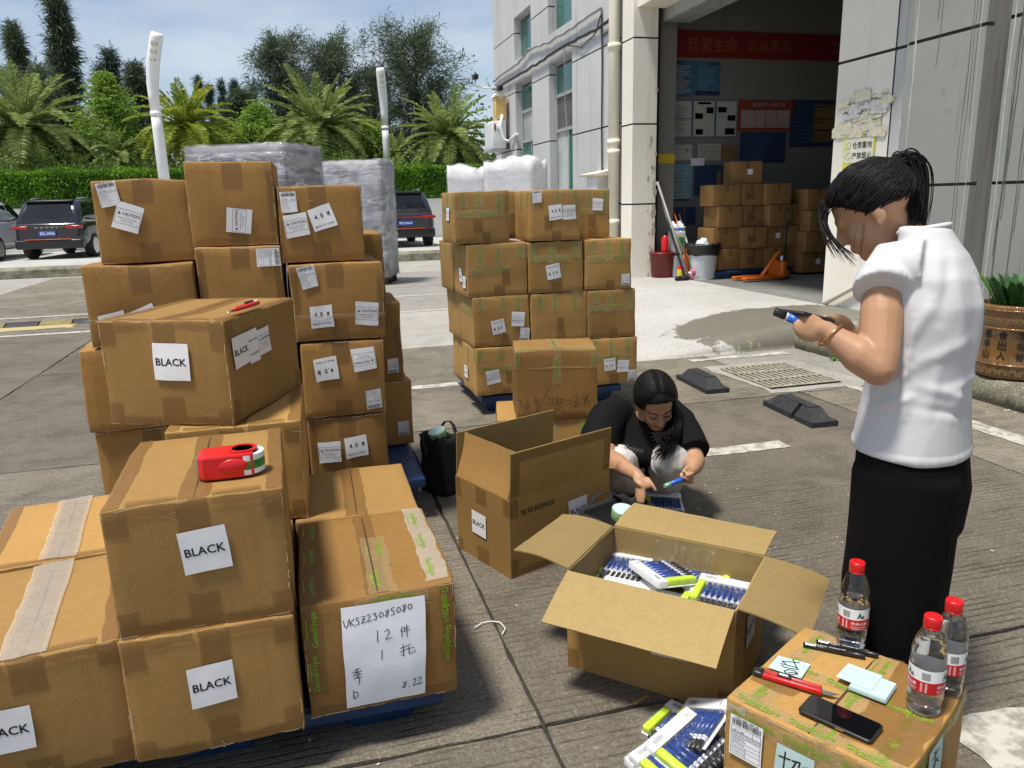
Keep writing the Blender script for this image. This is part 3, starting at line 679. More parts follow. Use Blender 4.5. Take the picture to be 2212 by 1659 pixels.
        if 'L' in faces:
            strip('L', -.028, .03, h-.12, h-.003, 'tape_clear', .006, True, True); strip('L', hd-.05, hd-.004, h-.10, h-.003, 'tape_clear', .006, True, True)
            t0 = h*.7; 
            if rr.random() < .5: strip('L', -hd+.01, hd-.004, t0-.022, t0+.022, 'tape_clear', .006, True)
    # pale crease strokes, their highlight painted into the colour
    p = P2()
    for k in range(3):
        a0 = rr.uniform(-hw*.9, hw*.9); c0 = rr.choice((rr.uniform(.02, .06), h-rr.uniform(.01, .07))); a1 = a0+rr.uniform(-.05, .05); c1 = c0+rr.uniform(-.03, .03)
        pts = [(a0+(a1-a0)*i/4+rr.uniform(-.003, .003), min(h-.003, max(.003, c0+(c1-c0)*i/4+rr.uniform(-.002, .002)))) for i in range(5)]; p.stroke(pts, rr.uniform(.0008, .0018))
    p.mapped(lambda a, c: FM['F'](a, c, .0045)).build('crease', MT['crease'], root)
    p = P2()                                   # pale strokes for rubbed edges and the highlights painted along them
    def rub(fn, L_, w_):
        k = 0.
        while k < L_:
            n_ = rr.uniform(.01, .07)
            if rr.random() < .55: p.stroke([fn(min(L_, k+n_*i/3), rr.uniform(0, .0025)) for i in range(4)], w_*rr.uniform(.5, 1.3))
            k += n_+rr.uniform(0, .03)
    rub(lambda k, e: (-hw+k, h-.0035-e), w, .0026); rub(lambda k, e: (-hw+.0035+e, k), h, .0016); rub(lambda k, e: (hw-.0035-e, k), h, .0016); rub(lambda k, e: (-hw+k, .004+e), w, .0016)
    p.mapped(lambda a, c: FM['F'](a, min(h, max(0, c)), .0030)).build('edge_wear_glint', MT['edge_wear_glint'], root)
    lo = .0062
    for kind, f, s_, t_, rot, sf in labels:
        lo += .0006
        (lw, lh), art = ART.setdefault(kind, label_art(kind)); c, sn = math.cos(rot), math.sin(rot)
        def mp2(a, e, o, s_=s_, t_=t_, c=c, sn=sn, f=f, sf=sf):
            return FM[f](s_+(a*c-e*sn)*sf, t_+(a*sn+e*c)*sf, o)
        g = grid2(-lw, lw, -lh, lh, 5, 5)
        q = g.mapped(lambda a, e: mp2(a, e, lo)); q.sm = [True]*len(q.f); lab = q.build('label', MT['paper'], root)
        for mn, p in art.items(): p.mapped(lambda a, e: mp2(a, e, lo+.0007)).build('print', MT[mn], lab)
    root['_fm'] = 0; del root['_fm']; CF[root.name] = (FM, strip)
    return root
CF = {}
MT['edge_wear_glint'] = plain('rubbed_edge_glint', (.58, .46, .29), .35, .25, 60)
MT['crease'] = plain('crease_highlight', (.46, .31, .14), .5, .2, 40)
PI = math.pi
BW, BD, BH = .40, .535, .33
# ---- pallet: blue plastic with cup feet
def pallet(label, x0, x1, y0, y1, top, group='blue plastic pallets', rz=0.):
    cx, cy = (x0+x1)/2, (y0+y1)/2; w, d = (x1-x0)/2, (y1-y0)/2; t_ = thing('plastic_pallet', label, 'pallet', (cx, cy, 0), rz, group)
    b = MB(); b.cbox(-w, w, -d, d, top-.034, top-.006, .012); 
    deck = b.build('deck', MT['blue_plastic'], t_)
    b = MB()
    for s0, s1, q0, q1 in ((-w, w, -d, -d+.02), (-w, w, d-.02, d), (-w, -w+.02, -d+.02, d-.02), (w-.02, w, -d+.02, d-.02)): b.cbox(s0-.012, s1+.012, q0-.012, q1+.012, top-.060, top-.012, .01)
    b.build('rim', MT['blue_plastic'], t_)
    for i in (-1, 0, 1):
        for j_ in (-1, 0, 1):
            x, y = i*(w-.16), j_*(d-.16); b = MB(); a0, a1 = .15, .115
            for k in range(1): 
                rings = []
                for z, a in ((top-.04, a0), (.10 if top > .12 else .06, a0*.93), (.018, a1), (.0, a1-.012)):
                    rings.append([(x+a*sx*(1 if m_ else .72), y+a*sy*(.72 if m_ else 1), z) for sx, sy, m_ in ((1, -1, 1), (1, 1, 1), (1, 1, 0), (-1, 1, 0), (-1, 1, 1), (-1, -1, 1), (-1, -1, 0), (1, -1, 0))])
                b.loft(rings, 0, True, True, False)
            b.build('foot', MT['blue_plastic'], t_)
    return t_
# ---- near pallet with the BLACK cartons
Z0 = .13
pallet('blue plastic pallet under the nearest boxes marked BLACK', -.93, .27, 1.90, 2.94, Z0)
blk = 'cartons labelled BLACK'
carton('sealed box marked BLACK at the bottom, under the box with the red tape dispenser', (BW, BD, BH), (-.297, 2.072, Z0), R(.8), 1, 'card', [('BLACK', 'F', -.005, .185, R(3), 1.)], 'htape', blk)
F2 = carton('sealed box marked BLACK carrying the red tape dispenser', (BW, BD, BH), (-.295, 2.082, Z0+BH+.002), R(2.4)-R(2), 2, 'card', [('BLACK', 'F', .012, .200, R(4), 1.)], 'htape', blk)
F2.rotation_euler = (0, 0, R(1.2))
carton('sealed box marked BLACK with shiny tape on its top, cut by the frame edge', (BW, BD, BH), (-.728, 2.062, Z0), R(7.5), 3, 'card', [('BLACK', 'F', -.055, .165, R(-1), 1.0)], 'htape', blk)
carton('low sealed box with shiny tape on its lid, behind the box cut by the frame', (BW, BD, BH), (-.800, 2.605, Z0), R(8), 4, 'card', [], 'htape', 'cartons on the near pallet')
G1 = carton('box in green lettered tape with a handwritten white sheet on its front', (BW, BD, BH), (.120, 2.117, Z0), R(.2), 5, 'card_old', [], 'none', 'cartons on the near pallet', dent=.006)
G2 = carton('low sealed box behind the one with the handwritten sheet', (BW, BD-.06, BH), (.110, 2.625, Z0), R(-.6), 6, 'card', [], 'brown', 'cartons on the near pallet')
carton('box half hidden under the tilted stack in the middle of the near pallet', (BW, BD, BH), (-.30, 2.625, Z0), R(1), 7, 'card', [], 'brown', 'cartons on the near pallet')
K1 = carton('box right under the turned box marked BLACK, its lid corner showing', (BW, BD, BH), (-.240, 2.690, Z0+BH+.002), R(-1), 8, 'card', [], 'htape', 'cartons on the near pallet')
T1 = carton('turned box marked BLACK on top of the near stack with the red pen', (BW+.01, BD, BH), (-.328, 2.745, Z0+2*BH+.004), R(-22), 9, 'card', [('BLACK', 'F', .028, .205, R(-2), 1.05), ('BLACK', 'R', -.195, .225, R(3), .92), ('MADE', 'R', -.115, .225, R(3), 1.), ('CAUTION', 'R', -.038, .228, R(2), .86)], 'htape', blk)
# tape details of the near boxes
for o, s0, s1 in ((bpy.data.objects['cardboard_box.002'], -.05, .05), (bpy.data.objects['cardboard_box.003'], -.05, .05)):
    CF[o.name][1]('T', s0, s1, -.262, .262, 'tape_white', .008)
FM, strip = CF[G1.name]
strip('T', -.03, .028, -.262, .262, 'tape', .004); strip('T', -.02, .05, -.262, .1, 'tape_clear', .01, True, True); strip('T', -.196, -.14, -.262, .262, 'tape', .005, True, True)
strip('T', .13, .192, -.25, .262, 'tape_white', .008, True, True); strip('F', -.196, -.15, .07, .326, 'tape', .006, True, True); strip('F', .158, .196, .1, .326, 'tape', .006, True, True); strip('F', -.19, .19, .004, .03, 'tape')
def g1map(a, e, o): return FM['F'](.005+a, .165+e, o)
g = grid2(-.107, .107, -.148, .148, 8, 10); q = g.mapped(lambda a, e: g1map(a+.006*e/.148, e, .0075)); q.sm = [True]*len(q.f); sh = q.build('handwritten_sheet', MT['sheet'], G1)
S = P2()      # handwriting, strokes in millimetres on the sheet
def hw(x, y, sc, *strokes, w=2.0):
    for st in strokes: S.stroke([((x+a*sc)/1000, (y+c*sc)/1000) for a, c in st], w/1000)
_g = {'U': [[(0, 10), (1, 2), (3, 0), (5, 3), (6, 10)]], 'K': [[(0, 11), (1, 0)], [(6, 10), (1, 5), (6, 0)]], 'S': [[(5, 9), (2, 10), (1, 7), (4, 5), (4, 1), (0, 0)]], 'Z': [[(0, 9), (5, 9), (0, 0), (6, 1)], [(1, 5), (5, 5)]],
      '2': [[(0, 8), (3, 10), (4, 7), (0, 0), (6, 1)]], '3': [[(0, 9), (4, 9), (2, 6), (5, 4), (3, 0), (0, 1)]], '0': [[(2, 8), (0, 4), (2, 1), (5, 3), (5, 7), (2, 8)]], '8': [[(5, 9), (1, 8), (4, 4), (2, 0), (0, 2), (5, 7), (5, 9)]], '5': [[(5, 10), (1, 9), (1, 6), (4, 5), (4, 1), (0, 0)]],
      '1': [[(3, 11), (2, 0)]], '.': [[(1, 0), (2, 1)]], 'D': [[(0, 9), (0, 0)], [(1, 9), (5, 8), (5, 4), (1, -1)]]}
def hand(s_, x, y, sc, adv=7.2, slope=.10, w=2.0):
    for i, ch in enumerate(s_): hw(x+i*adv*sc, y+i*adv*sc*slope, sc, *_g[ch], w=w)
hand('UKSZ23085080', -98, 92, 2.05, 7.3, .13)
hand('12', -24, 38, 2.9, 9); hw(40, 44, 2.8, [(3, 10), (1, 5)], [(2, 6), (1.6, -1)], [(5, 9), (4, 5)], [(4, 7), (9, 8)], [(3, 4), (10, 5)], [(7, 11), (6.4, -2)])
hand('1', -18, -16, 2.6); hw(36, -16, 2.9, [(0, 8), (5, 9)], [(3, 12), (3, 0), (1, 1)], [(0, 4), (5, 6)], [(10, 11), (5, 9)], [(5, 6), (13, 7)], [(8, 9), (8, 1), (13, 2), (14, 4)])
hw(-92, -66, 2.6, [(2, 11), (8, 13)], [(5, 14), (5, 8)], [(0, 9), (10, 10)], [(5, 9), (1, 5)], [(5, 9), (9, 6)], [(3, 6), (7, 6), (4, 3)], [(1, 2), (9, 3)], [(5, 4), (7, 0), (6, -6)])
hand('1', -98, -120, 2.2); hand('D', -92, -122, 2.2); hand('8.22', 38, -118, 2.2, 6.6, .08)
S.mapped(lambda a, e: g1map(a, e, .0085)).build('handwriting', MT['ink'], sh)
CF[G1.name][1]('F', -.06, .13, .30, .327, 'tape_clear', .006, True)
# ---- far left pile on its pallet: fronts on Y = 3.3
pallet('blue plastic pallet under the tall box pile on the left', -.86, .46, 3.36, 4.42, .22)
lp = 'cartons in the tall pile with caution labels'
def pile(label, x0, x1, z0, h, y=3.3, d=.50, rz=0., seed=0, labels=(), style='old', m='card_old', group=lp, dent=.006, faces='FRT'):
    w = x1-x0; return carton(label, (w, d, h), ((x0+x1)/2, y+d/2, z0), rz, seed, m, labels, style, group, 'cardboard_box', dent, 0, True, faces)
c_ = 'CAUTION'
pile('lowest box of the caution column, 4.0 M label upright', -.035, .30, .222, .33, 3.31, .5, R(1), 21, [(c_, 'F', -.085, .175, R(2), .95), ('4.0 M', 'F', .03, .19, R(5), .97)])
pile('box with upside down 4.0 M and caution labels', -.04, .305, .556, .325, 3.30, .5, R(1.2), 22, [('4.0 M', 'F', -.075, .215, PI+R(5), .97), (c_, 'F', .085, .245, PI+R(6), .97), ('SHIP', 'F', .12, .065, PI+R(4), .82)])
pile('box with 4.8 M label and a long dent across its front', -.055, .325, .888, .325, 3.30, .5, R(.5), 23, [('SHIP', 'F', -.115, .275, R(9), .86), ('4.8 M', 'F', -.075, .105, R(0), .98), (c_, 'F', .115, .108, R(-3), .96)], dent=.009)
pile('topmost box with a tilted 4.8 M label', -.07, .27, 1.22, .31, 3.34, .5, R(-1), 24, [('SHIP', 'F', -.125, .25, R(3), .78), (c_, 'F', -.10, .155, R(8), .95), ('4.8 M', 'F', .005, .180, R(16), .95)])
pile('tallest standing box in the pile with a sideways caution label', -.405, -.075, 1.30, .33, 3.34, .5, R(-1.5), 25, [(c_, 'F', .02, .10, PI/2-R(8), .95)], dent=.004)
pile('box below the tallest one with a turned shipping label', -.405, -.075, .965, .332, 3.32, .5, R(-.5), 26, [('SHIP', 'F', .115, .285, -PI/2, .9)])
pile('top box by the dark car with shipping label above a tilted caution label', -.765, -.42, 1.245, .32, 3.36, .5, R(2), 27, [('SHIP', 'F', -.115, .27, R(8), .86), (c_, 'F', -.055, .18, R(-20), 1.0)])
pile('box with upside down caution and 4.8 M labels beside the red pen box', -.825, -.425, .925, .318, 3.30, .5, R(1), 28, [(c_, 'F', -.105, .09, PI+R(12), 1.), ('4.8 M', 'F', .01, .105, PI+R(22), 1.)])
pile('big plain box behind the turned BLACK box, edge of the pile', -.88, -.44, .58, .34, 3.30, .5, R(1), 29, [], dent=.008)
pile('lowest plain box at the pile corner, mostly hidden', -.865, -.44, .222, .355, 3.32, .5, R(-1), 30, [])
pile('hidden middle box of the pile between the two columns', -.425, -.05, .222, .735, 3.33, .5, R(0), 31, [])
# second row behind, peeping out on the side
pile('back row box peeping out beside the topmost 4.8 M box', .02, .40, .975, .335, 3.86, .45, R(-1), 32, [], dent=.008)
pile('back row box behind the 4.8 M box, no label', .06, .46, .90-.335, .405, 3.84, .45, R(0), 33, [('SHIP', 'F', .145, .085, PI, .7)], dent=.006)
pile('lowest back row box with shipping label low down', .08, .49, .222, .34, 3.84, .45, R(.6), 34, [('SHIP', 'F', .155, .09, PI, .7)])
# a band of stretch film and tape round the pile
b = MB()
for k in range(3):
    z = 1.005+k*.006
    b.tube([(-.835+.0, 3.286-.001*k, z+.02+.003*math.sin(k)), (-.43, 3.284-.001*k, z+.004*math.cos(k)), (-.06, 3.284-.001*k, z-.012), (.33, 3.286-.001*k, z-.02)], .0007, 5)
tag(b.build('stretch_band', MT['tape_white']), 'thin clear film band pulled round the caution label pile', 'film band')
# ---- middle pile with green lettered tape: fronts on Y = 5.0
pallet('blue plastic pallet under the pile wrapped in green lettered tape', 1.14, 2.16, 5.03, 6.03, .14)
mp_ = 'cartons in the pile with green lettered tape'
def mid(label, x0, x1, z0, z1, y=5.0, d=.36, rz=0., seed=0, labels=(), faces='FLT'):
    return pile(label, x0, x1, z0, z1-z0, y, d, rz, seed, labels, 'goodhope', 'card', mp_, .006, faces)
q4, q3, q2, q1 = (.142, .478), (.482, .822), (.826, 1.172), (1.178, 1.51)
mid('bottom corner box of the green tape pile with an upside down caution label', 1.08, 1.475, *q4, seed=41, rz=R(2.5), labels=[(c_, 'F', -.08, .13, PI+R(8), .98), ('4.8 M', 'L', -.05, .13, PI, .9)])
mid('bottom middle box of the green tape pile, hidden by the handwritten box', 1.485, 1.90, *q4, seed=42)
mid('bottom end box of the green tape pile with 4.0 M and caution labels', 1.91, 2.285, *q4, seed=43, labels=[('4.0 M', 'F', -.03, .15, PI+R(4), .9), (c_, 'F', .075, .13, PI-R(4), .9), ('SHIP', 'F', .145, .055, PI, .8)])
mid('second row corner box with tilted 4.8 M label, wide tape on its side', 1.075, 1.475, *q3, seed=44, rz=R(2), labels=[('4.8 M', 'F', -.03, .135, PI+R(10), .95), (c_, 'F', .115, .175, PI-R(6), .95), ('SHIP', 'F', .16, .07, PI-R(7), .85)])
mid('second row middle box criss-crossed with green tape, no label', 1.49, 1.90, *q3, seed=45)
mid('second row end box with green tape round its upper third', 1.905, 2.265, *q3, seed=46)
mid('third row corner box with bare front and labels on its side', 1.045, 1.465, *q2, seed=47, rz=R(2), labels=[('4.8 M', 'L', .03, .14, PI, .9), (c_, 'L', .125, .10, PI, .8)])
mid('third row middle box with an upside down 4.0 M label', 1.475, 1.87, *q2, seed=48, labels=[('4.0 M', 'F', -.02, .145, PI+R(12), 1.)])
mid('third row end box with a shipping label in its low corner', 1.885, 2.23, *q2, seed=49, labels=[('SHIP', 'F', .125, .065, PI, .75)])
mid('top row corner box of the green tape pile, plain front', .975, 1.345, *q1, seed=50, rz=R(3), labels=[(c_, 'L', .06, .19, PI/2*0, .8)])
mid('top row box with shipping, 4.0 M and caution labels in a row', 1.49, 1.845, *q1, seed=51, y=4.99, labels=[('SHIP', 'F', -.125, .29, R(2), .75), ('4.0 M', 'F', .0, .185, R(6), .95), (c_, 'F', .10, .185, R(4), .95)])
mid('top row end box with a caution label under green tape', 1.86, 2.15, *q1, seed=52, y=5.20, labels=[(c_, 'F', .05, .225, R(-5), .82)])
for i, (z, x0, nm) in enumerate(((q4, 1.09, 'bottom'), (q3, 1.06, 'second'), (q2, 1.02, 'third'))):
    mid('%s row box of the back layer, its side showing at the pile corner' % nm, x0, x0+.40, *z, y=5.40, seed=53+i, rz=R(3))
    mid('%s row back layer box at the far end of the pile' % nm, x0+.75, x0+1.15, *z, y=5.40, seed=56+i)
mid('top back layer box of the pile beside the wrapped goods', 1.40, 1.80, *q1, y=5.42, seed=60)
# handwritten box on another box
pile('low box with green tape under the box with brush writing', .955, 1.50, .0, .335, 3.66, .40, R(-14), 61, [], 'goodhope', 'card', 'cartons by the crouching person', .005, 'FLT')
Mb = carton('worn box with upside down brush writing on its front', (.425, .31, .365), (1.253, 3.80, .338), R(-13), 62, 'card_old', [], 'none', 'cartons by the crouching person', dent=.007)
FM, strip = CF[Mb.name]
strip('T', -.21, .21, -.15, -.09, 'tape_clear', .006, True); strip('T', -.03, .03, -.15, .15, 'tape_clear', .006, True, True); strip('F', -.02, .022, .18, .36, 'tape_clear', .006, True, True); strip('F', -.210, -.185, .27, .36, 'tape_clear', .006, True, True); strip('F', .18, .21, .27, .36, 'tape_clear', .006, True, True)
strip('F', -.02, .04, .004, .06, 'tape'); strip('F', -.21, .21, .268, .271, 'crease', .002)
S = P2()
def ink(o, f, x, y, rot, sc, strokes, w=2.4, off=.007, m='ink', nm='handwriting'):
    P__ = P2(); c, s_ = math.cos(rot)*sc/1000, math.sin(rot)*sc/1000
    for st in strokes: P__.stroke([(x+a*c-e*s_, y+a*s_+e*c) for a, e in st], w/1000)
    P__.mapped(lambda a, e: CF[o.name][0][f](a, e, off)).build(nm, MT[m], o)
ink(Mb, 'F', .0, .105, PI, 6.2, [[(-27, 7), (-24, -3)], [(-30, 3), (-23, 4)], [(-28, -4), (-21, 6)], [(-23, 7), (-22, -4)], [(-26, 0), (-20, 1)], [(-19, 6), (-14, 7), (-18, 3), (-14, 3), (-18, -1), (-13, -2)],
    [(-9, 5), (-12, 4), (-11, 1), (-8, 1)], [(-5, 3), (-6, 0), (-3, 0), (-3, 3), (-5, 3)], [(1, 5), (-2, 3), (1, 0), (-1, -2), (-2, 0), (2, 3), (1, 5)], [(4, 4), (3, -1), (6, -1), (6, 3), (4, 4)], [(6, -10), (18, 11)], [(16, 4), (15, 0), (19, 1)], [(18, 5), (18, -3)], [(23, 5), (29, 6)], [(26, 9), (25, -1)], [(23, 2), (28, 3)], [(30, 5), (31, 0), (35, 0)], [(29, 2), (34, 3)]], 2.2)
# ================================================================ OPEN CARTONS AND THE THINGS BEING PACKED
def Z7(x, y, z): return G((2700+x*.6311)/1.85172, (2150+y*.6311)/1.85172, z)
def open_carton(label, w, d, h, pos, rz, angs, fl, seed, group='open cartons on the ground'):
    """w along x, d along y; angs: flap angle from upright, outwards, for F, R, B, L"""
    t_ = thing('open_carton', label, 'box', pos, rz, group); th = .0045; hw, hd = w/2, d/2; rr = random.Random(seed)
    def panel(name, u0, u1, hgt, M_, bow=0., parent=t_, mats=('card', 'card_in')):
        # board in the x-z plane (x: u, z: up), thickness along +y (inside)
        n, m_ = 10, 8; b = MB(); A = [];
        def P_(i, j, y):
            u = u0+(u1-u0)*i/n; z = hgt*j/m_; o = bow*math.sin(math.pi*j/m_)+bow*.7*math.sin(2.4*i/n+seed)*(j/m_)+.0025*noise.noise(Vector((u*9+seed, z*9, 1)))*(j/m_)
            e = .002*noise.noise(Vector((u*25, z*25, seed)))*(1 if j == m_ else 0)
            return M_ @ Vector((u, y+o, z+e))
        f0 = [[P_(i, j, 0) for j in range(m_+1)] for i in range(n+1)]; f1 = [[P_(i, j, th) for j in range(m_+1)] for i in range(n+1)]
        for F_, mi, flip in ((f0, 0, False), (f1, 1, True)):
            vs_ = [p for r_ in F_ for p in r_]; k = m_+1
            fs = [(i*k+j, (i+1)*k+j, (i+1)*k+j+1, i*k+j+1) for i in range(n) for j in range(m_)]
            b.add(vs_, [tuple(reversed(f)) for f in fs] if flip else fs, mi, True)
        for i in range(n): b.quad(f0[i][m_], f0[i+1][m_], f1[i+1][m_], f1[i][m_], 1); b.quad(f0[i+1][0], f0[i][0], f1[i][0], f1[i+1][0], 1)
        for j in range(m_): b.quad(f0[0][j+1], f0[0][j], f1[0][j], f1[0][j+1], 1); b.quad(f0[n][j], f0[n][j+1], f1[n][j+1], f1[n][j], 1)
        return b.build(name, [MT[mats[0]], MT[mats[1]]], parent)
    fr = {'F': (0, hw, hd), 'R': (PI/2, hd, hw), 'B': (PI, hw, hd), 'L': (-PI/2, hd, hw)}
    parts = {}
    for k, (a, e, off) in fr.items():
        Mw = Matrix.Rotation(a, 4, 'Z') @ Matrix.Translation((0, -off, 0)); cut = 0 if k in 'FB' else th+.0005
        parts[k] = panel('side_panel', -e+cut, e-cut, h, Mw)
        Mf = Mw @ Matrix.Translation((0, 0, h)) @ Matrix.Rotation(angs[k], 4, 'X')
        parts['flap'+k] = panel('flap', -e+.004+cut, e-.004-cut, fl, Mf, rr.uniform(-.006, .012)); parts['M'+k] = Mw; parts['MF'+k] = Mf
    MB().box(-hw+th, hw-th, -hd+th, hd-th, .001, .006).build('bottom', MT['card_in'], t_)
    parts['root'] = t_
    return parts
def put(parts, k, kind, u, z, rot=0., sf=1., o=.004):
    (lw, lh), art = ART.setdefault(kind, label_art(kind)); c, s_ = math.cos(rot)*sf, math.sin(rot)*sf; Mw = parts['M'+k]
    mp = lambda a, e, off: Mw @ Vector((u+a*c-e*s_, -off, z+a*s_+e*c))
    lab = grid2(-lw, lw, -lh, lh, 2, 2).mapped(lambda a, e: mp(a, e, o)).build('label', MT['paper'], parts['root'])
    for mn, p in art.items(): p.mapped(lambda a, e: mp(a, e, o+.0006)).build('print', MT[mn], lab)
def panel_strip(parts, k, u0, u1, z0, z1, m='tape', flap=False, o=.0028):
    Mw = parts[('MF' if flap else 'M')+k]; grid2(u0, u1, z0, z1, 3, 3).mapped(lambda a, e: Mw @ Vector((a, -o, e))).build('tape_strip', MT[m], parts['root'])
# the empty one with XJ 53.5X39X33 on its side; near corner at (.69, 2.66)
ca, sa = math.cos(R(21.8)), math.sin(R(21.8)); e1, e2 = Vector((ca, sa, 0)), Vector((-sa, ca, 0)); W1, D1 = .535, .375
A0 = Vector((.69, 2.66, 0))
XJ = open_carton('empty open carton with its flaps standing up, printed XJ 53.5X39X33', W1, D1, .33, A0+e1*W1/2+e2*D1/2, R(21.8), {'F': R(4), 'R': R(112), 'B': R(-4), 'L': R(-13)}, .19, 3)
put(XJ, 'L', 'BLACK', -.02, .165, R(-1), .92); put(XJ, 'F', 'BLACK', .085, .20, R(4), .95)
p = P2(); p.text('XJ 53.5X39X33', 0, 0, .17, .02, 0, .027); p.mapped(lambda a, e: XJ['MF'] @ Vector((a-.13, -.004, e+.265+.02*a))).build('print', MT['ink'], XJ['root'])
for k, a in (('L', (-.04, .035, .26, .328)), ('L', (-.04, .04, .002, .07)), ('L', (-.186, -.15, .25, .328)), ('L', (.15, .186, .26, .328)), ('F', (-.266, -.225, .25, .328)), ('F', (-.266, -.23, .002, .08)), ('F', (-.22, .26, .005, .03)), ('L', (-.186, -.15, .002, .06))): panel_strip(XJ, k, *a)
panel_strip(XJ, 'F', -.262, .262, .15, .186, 'tape', True); panel_strip(XJ, 'F', -.262, -.22, .01, .15, 'tape', True, .0031); panel_strip(XJ, 'F', .225, .262, .01, .15, 'tape', True, .0031)
# the full one
FO = open_carton('open carton full of marker packs with all four flaps spread', .52, .375, .33, (1.027, 2.000, 0), R(-45.2), {'F': R(114), 'R': R(101), 'B': R(88), 'L': R(86)}, .195, 5)
put(FO, 'R', 'BLACK', -.005, .19, 0, 1.)
for k, a in (('R', (-.186, -.15, .25, .328)), ('F', (.22, .258, .002, .07)), ('F', (-.258, -.22, .002, .07))): panel_strip(FO, k, *a)
# ---- marker pack
blue = plain('marker_blue', (.008, .040, .21), .3, .25, 60); cap = MT['black_plastic']; lime = plain('lime_eraser', (.50, .68, .02), .45, .12, 20); ringm = plain('marker_ring', (.55, .58, .66), .3)
t = NT('bag_film'); st = t.noise(22, 5, .7, None, 2.5); t.col((.9, .92, .95)).rough(.12); t.l(t.ramp(st, (.56, .02), (.68, .28)), t.b.inputs['Alpha']); t.bump(st, 1., .01); bagfilm = t.m
blue2 = plain('marker_blue_label', (.03, .12, .55), .35, .3, 90)
def marker_mesh():
    b = MB(); b.tube([(0, 0, 0), (.0, .078, 0)], .0078, 10, 0); b.tube([(0, .078, 0), (0, .083, 0)], .0085, 10, 1); b.tube([(0, .083, 0), (0, .092, 0)], .0066, 10, 1); b.tube([(0, .092, 0), (0, .120, 0), (0, .124, 0)], [.0076, .0078, .005], 10, 2); b.tube([(.0, -.004, 0), (0, 0, 0)], .006, 10, 0); return b
mk_me = marker_mesh().mesh('marker', [blue, ringm, cap])
def white_txt():
    p = P2()
    p.text('K', .064, .048, .010, .01); return p
def pack(label, loc, rot, group, n=8, flip=False, name='marker_pack'):
    t_ = thing(name, label, 'marker pack', loc, 0, group); t_.rotation_euler = rot
    b = MB(); b.cbox(-.088, .088, -.085, .030, 0, .004, .001); b.cbox(-.088, .088, .030, .066, 0, .024, .002); b.build('tray_card', MT['white_plastic'], t_)
    p = P2(); p.text('K', .066, .048, .009, .01); p.text('KODONG', .066, .040, .016); x = -.07
    while x < -.035: p.rect(x, x+.001, .042, .056); x += .0021
    p.mapped(lambda a, e: Vector((a, e, .0248))).build('print', MT['grey_ink'], t_)
    for i in range(n):
        m_ = bpy.data.objects.new('marker', mk_me); link(m_, t_); m_.location = (-.050+i*.0178, .024, .013); m_.rotation_euler = (0, random.uniform(-1, 1), PI)
    b = MB(); b.cbox(-.086, -.062, -.083, .028, .005, .026, .005); b.build('eraser', lime, t_)
    b = MB(); ys_ = [-.098, -.088, -.05, 0, .03, .068, .074]; xs_ = [-.097, -.09, -.05, 0, .05, .09, .097]; zz_ = {0: .008, 6: .008}
    V = [(x, y, (.010 if (i in (0, 6) or j in (0, 6)) else .0285+.003*noise.noise(Vector((x*40, y*40, loc[0]*9))))) for j, y in enumerate(ys_) for i, x in enumerate(xs_)]
    b.add(V, [(j*7+i, j*7+i+1, (j+1)*7+i+1, (j+1)*7+i) for j in range(6) for i in range(6)], 0, True); b.build('clear_bag', bagfilm, t_)
    return t_
mpk = 'packs of blue markers'
zb = .21
for i, (px_, py_, dz, rz, rx, lab) in enumerate(((1350, 1225, .0, -42, 4, 'marker pack in the open carton nearest its back corner'), (1330, 1268, -.02, -44, 0, 'marker pack in the open carton under the front flap side'), (1425, 1245, .03, 98, 8, 'turned marker pack lying on top of the others in the open carton'), (1500, 1250, .0, 96, -5, 'white backed marker pack in the middle of the open carton'), (1563, 1285, .01, -44, 3, 'marker pack in the open carton at its end by the water bottle'), (1530, 1315, -.02, -46, 0, 'lower marker pack at the end of the open carton'))):
    q = G(px_, py_, zb+dz); pack(lab, q, (R(rx), R(2*((i % 3)-1)), R(rz)), mpk)
for i, (u, v, z) in enumerate(((-.14, 0, .10), (0.02, .0, .11), (.16, .0, .10), (-.14, .1, .13), (.1, -.1, .13))):
    c, s_ = math.cos(R(-45.2)), math.sin(R(-45.2)); b = MB(); b.cbox(-.088, .088, -.09, .07, 0, .09, .004)
    o = b.build('marker_pack', MT['white_plastic'], None, (1.027+u*c-v*s_, 2.0+u*s_+v*c, z), R(-45+i)); tag(o, 'white pack edge lower down in the open carton, ' + ('left end of the bottom layer', 'middle of the bottom layer', 'right end of the bottom layer', 'left end, one layer up', 'right end, one layer up')[i], 'marker pack', mpk)
# torn clear bag standing up at the back
b = MB(); n_ = 8; Mq = FO['MB']
V = [Mq @ Vector((-.10+.20*i/n_+.01*noise.noise(Vector((i*.9, j, 0))), .012+.02*noise.noise(Vector((i*.7, j*.8, 3)))+.002, .20+.13*j/5+.015*noise.noise(Vector((i*.8, 5, j))))) for j in range(6) for i in range(n_+1)]
b.add(V, [(j*(n_+1)+i, j*(n_+1)+i+1, (j+1)*(n_+1)+i+1, (j+1)*(n_+1)+i) for j in range(5) for i in range(n_)], 0, True); torn = b.build('torn_bag', bagfilm, FO['root'])
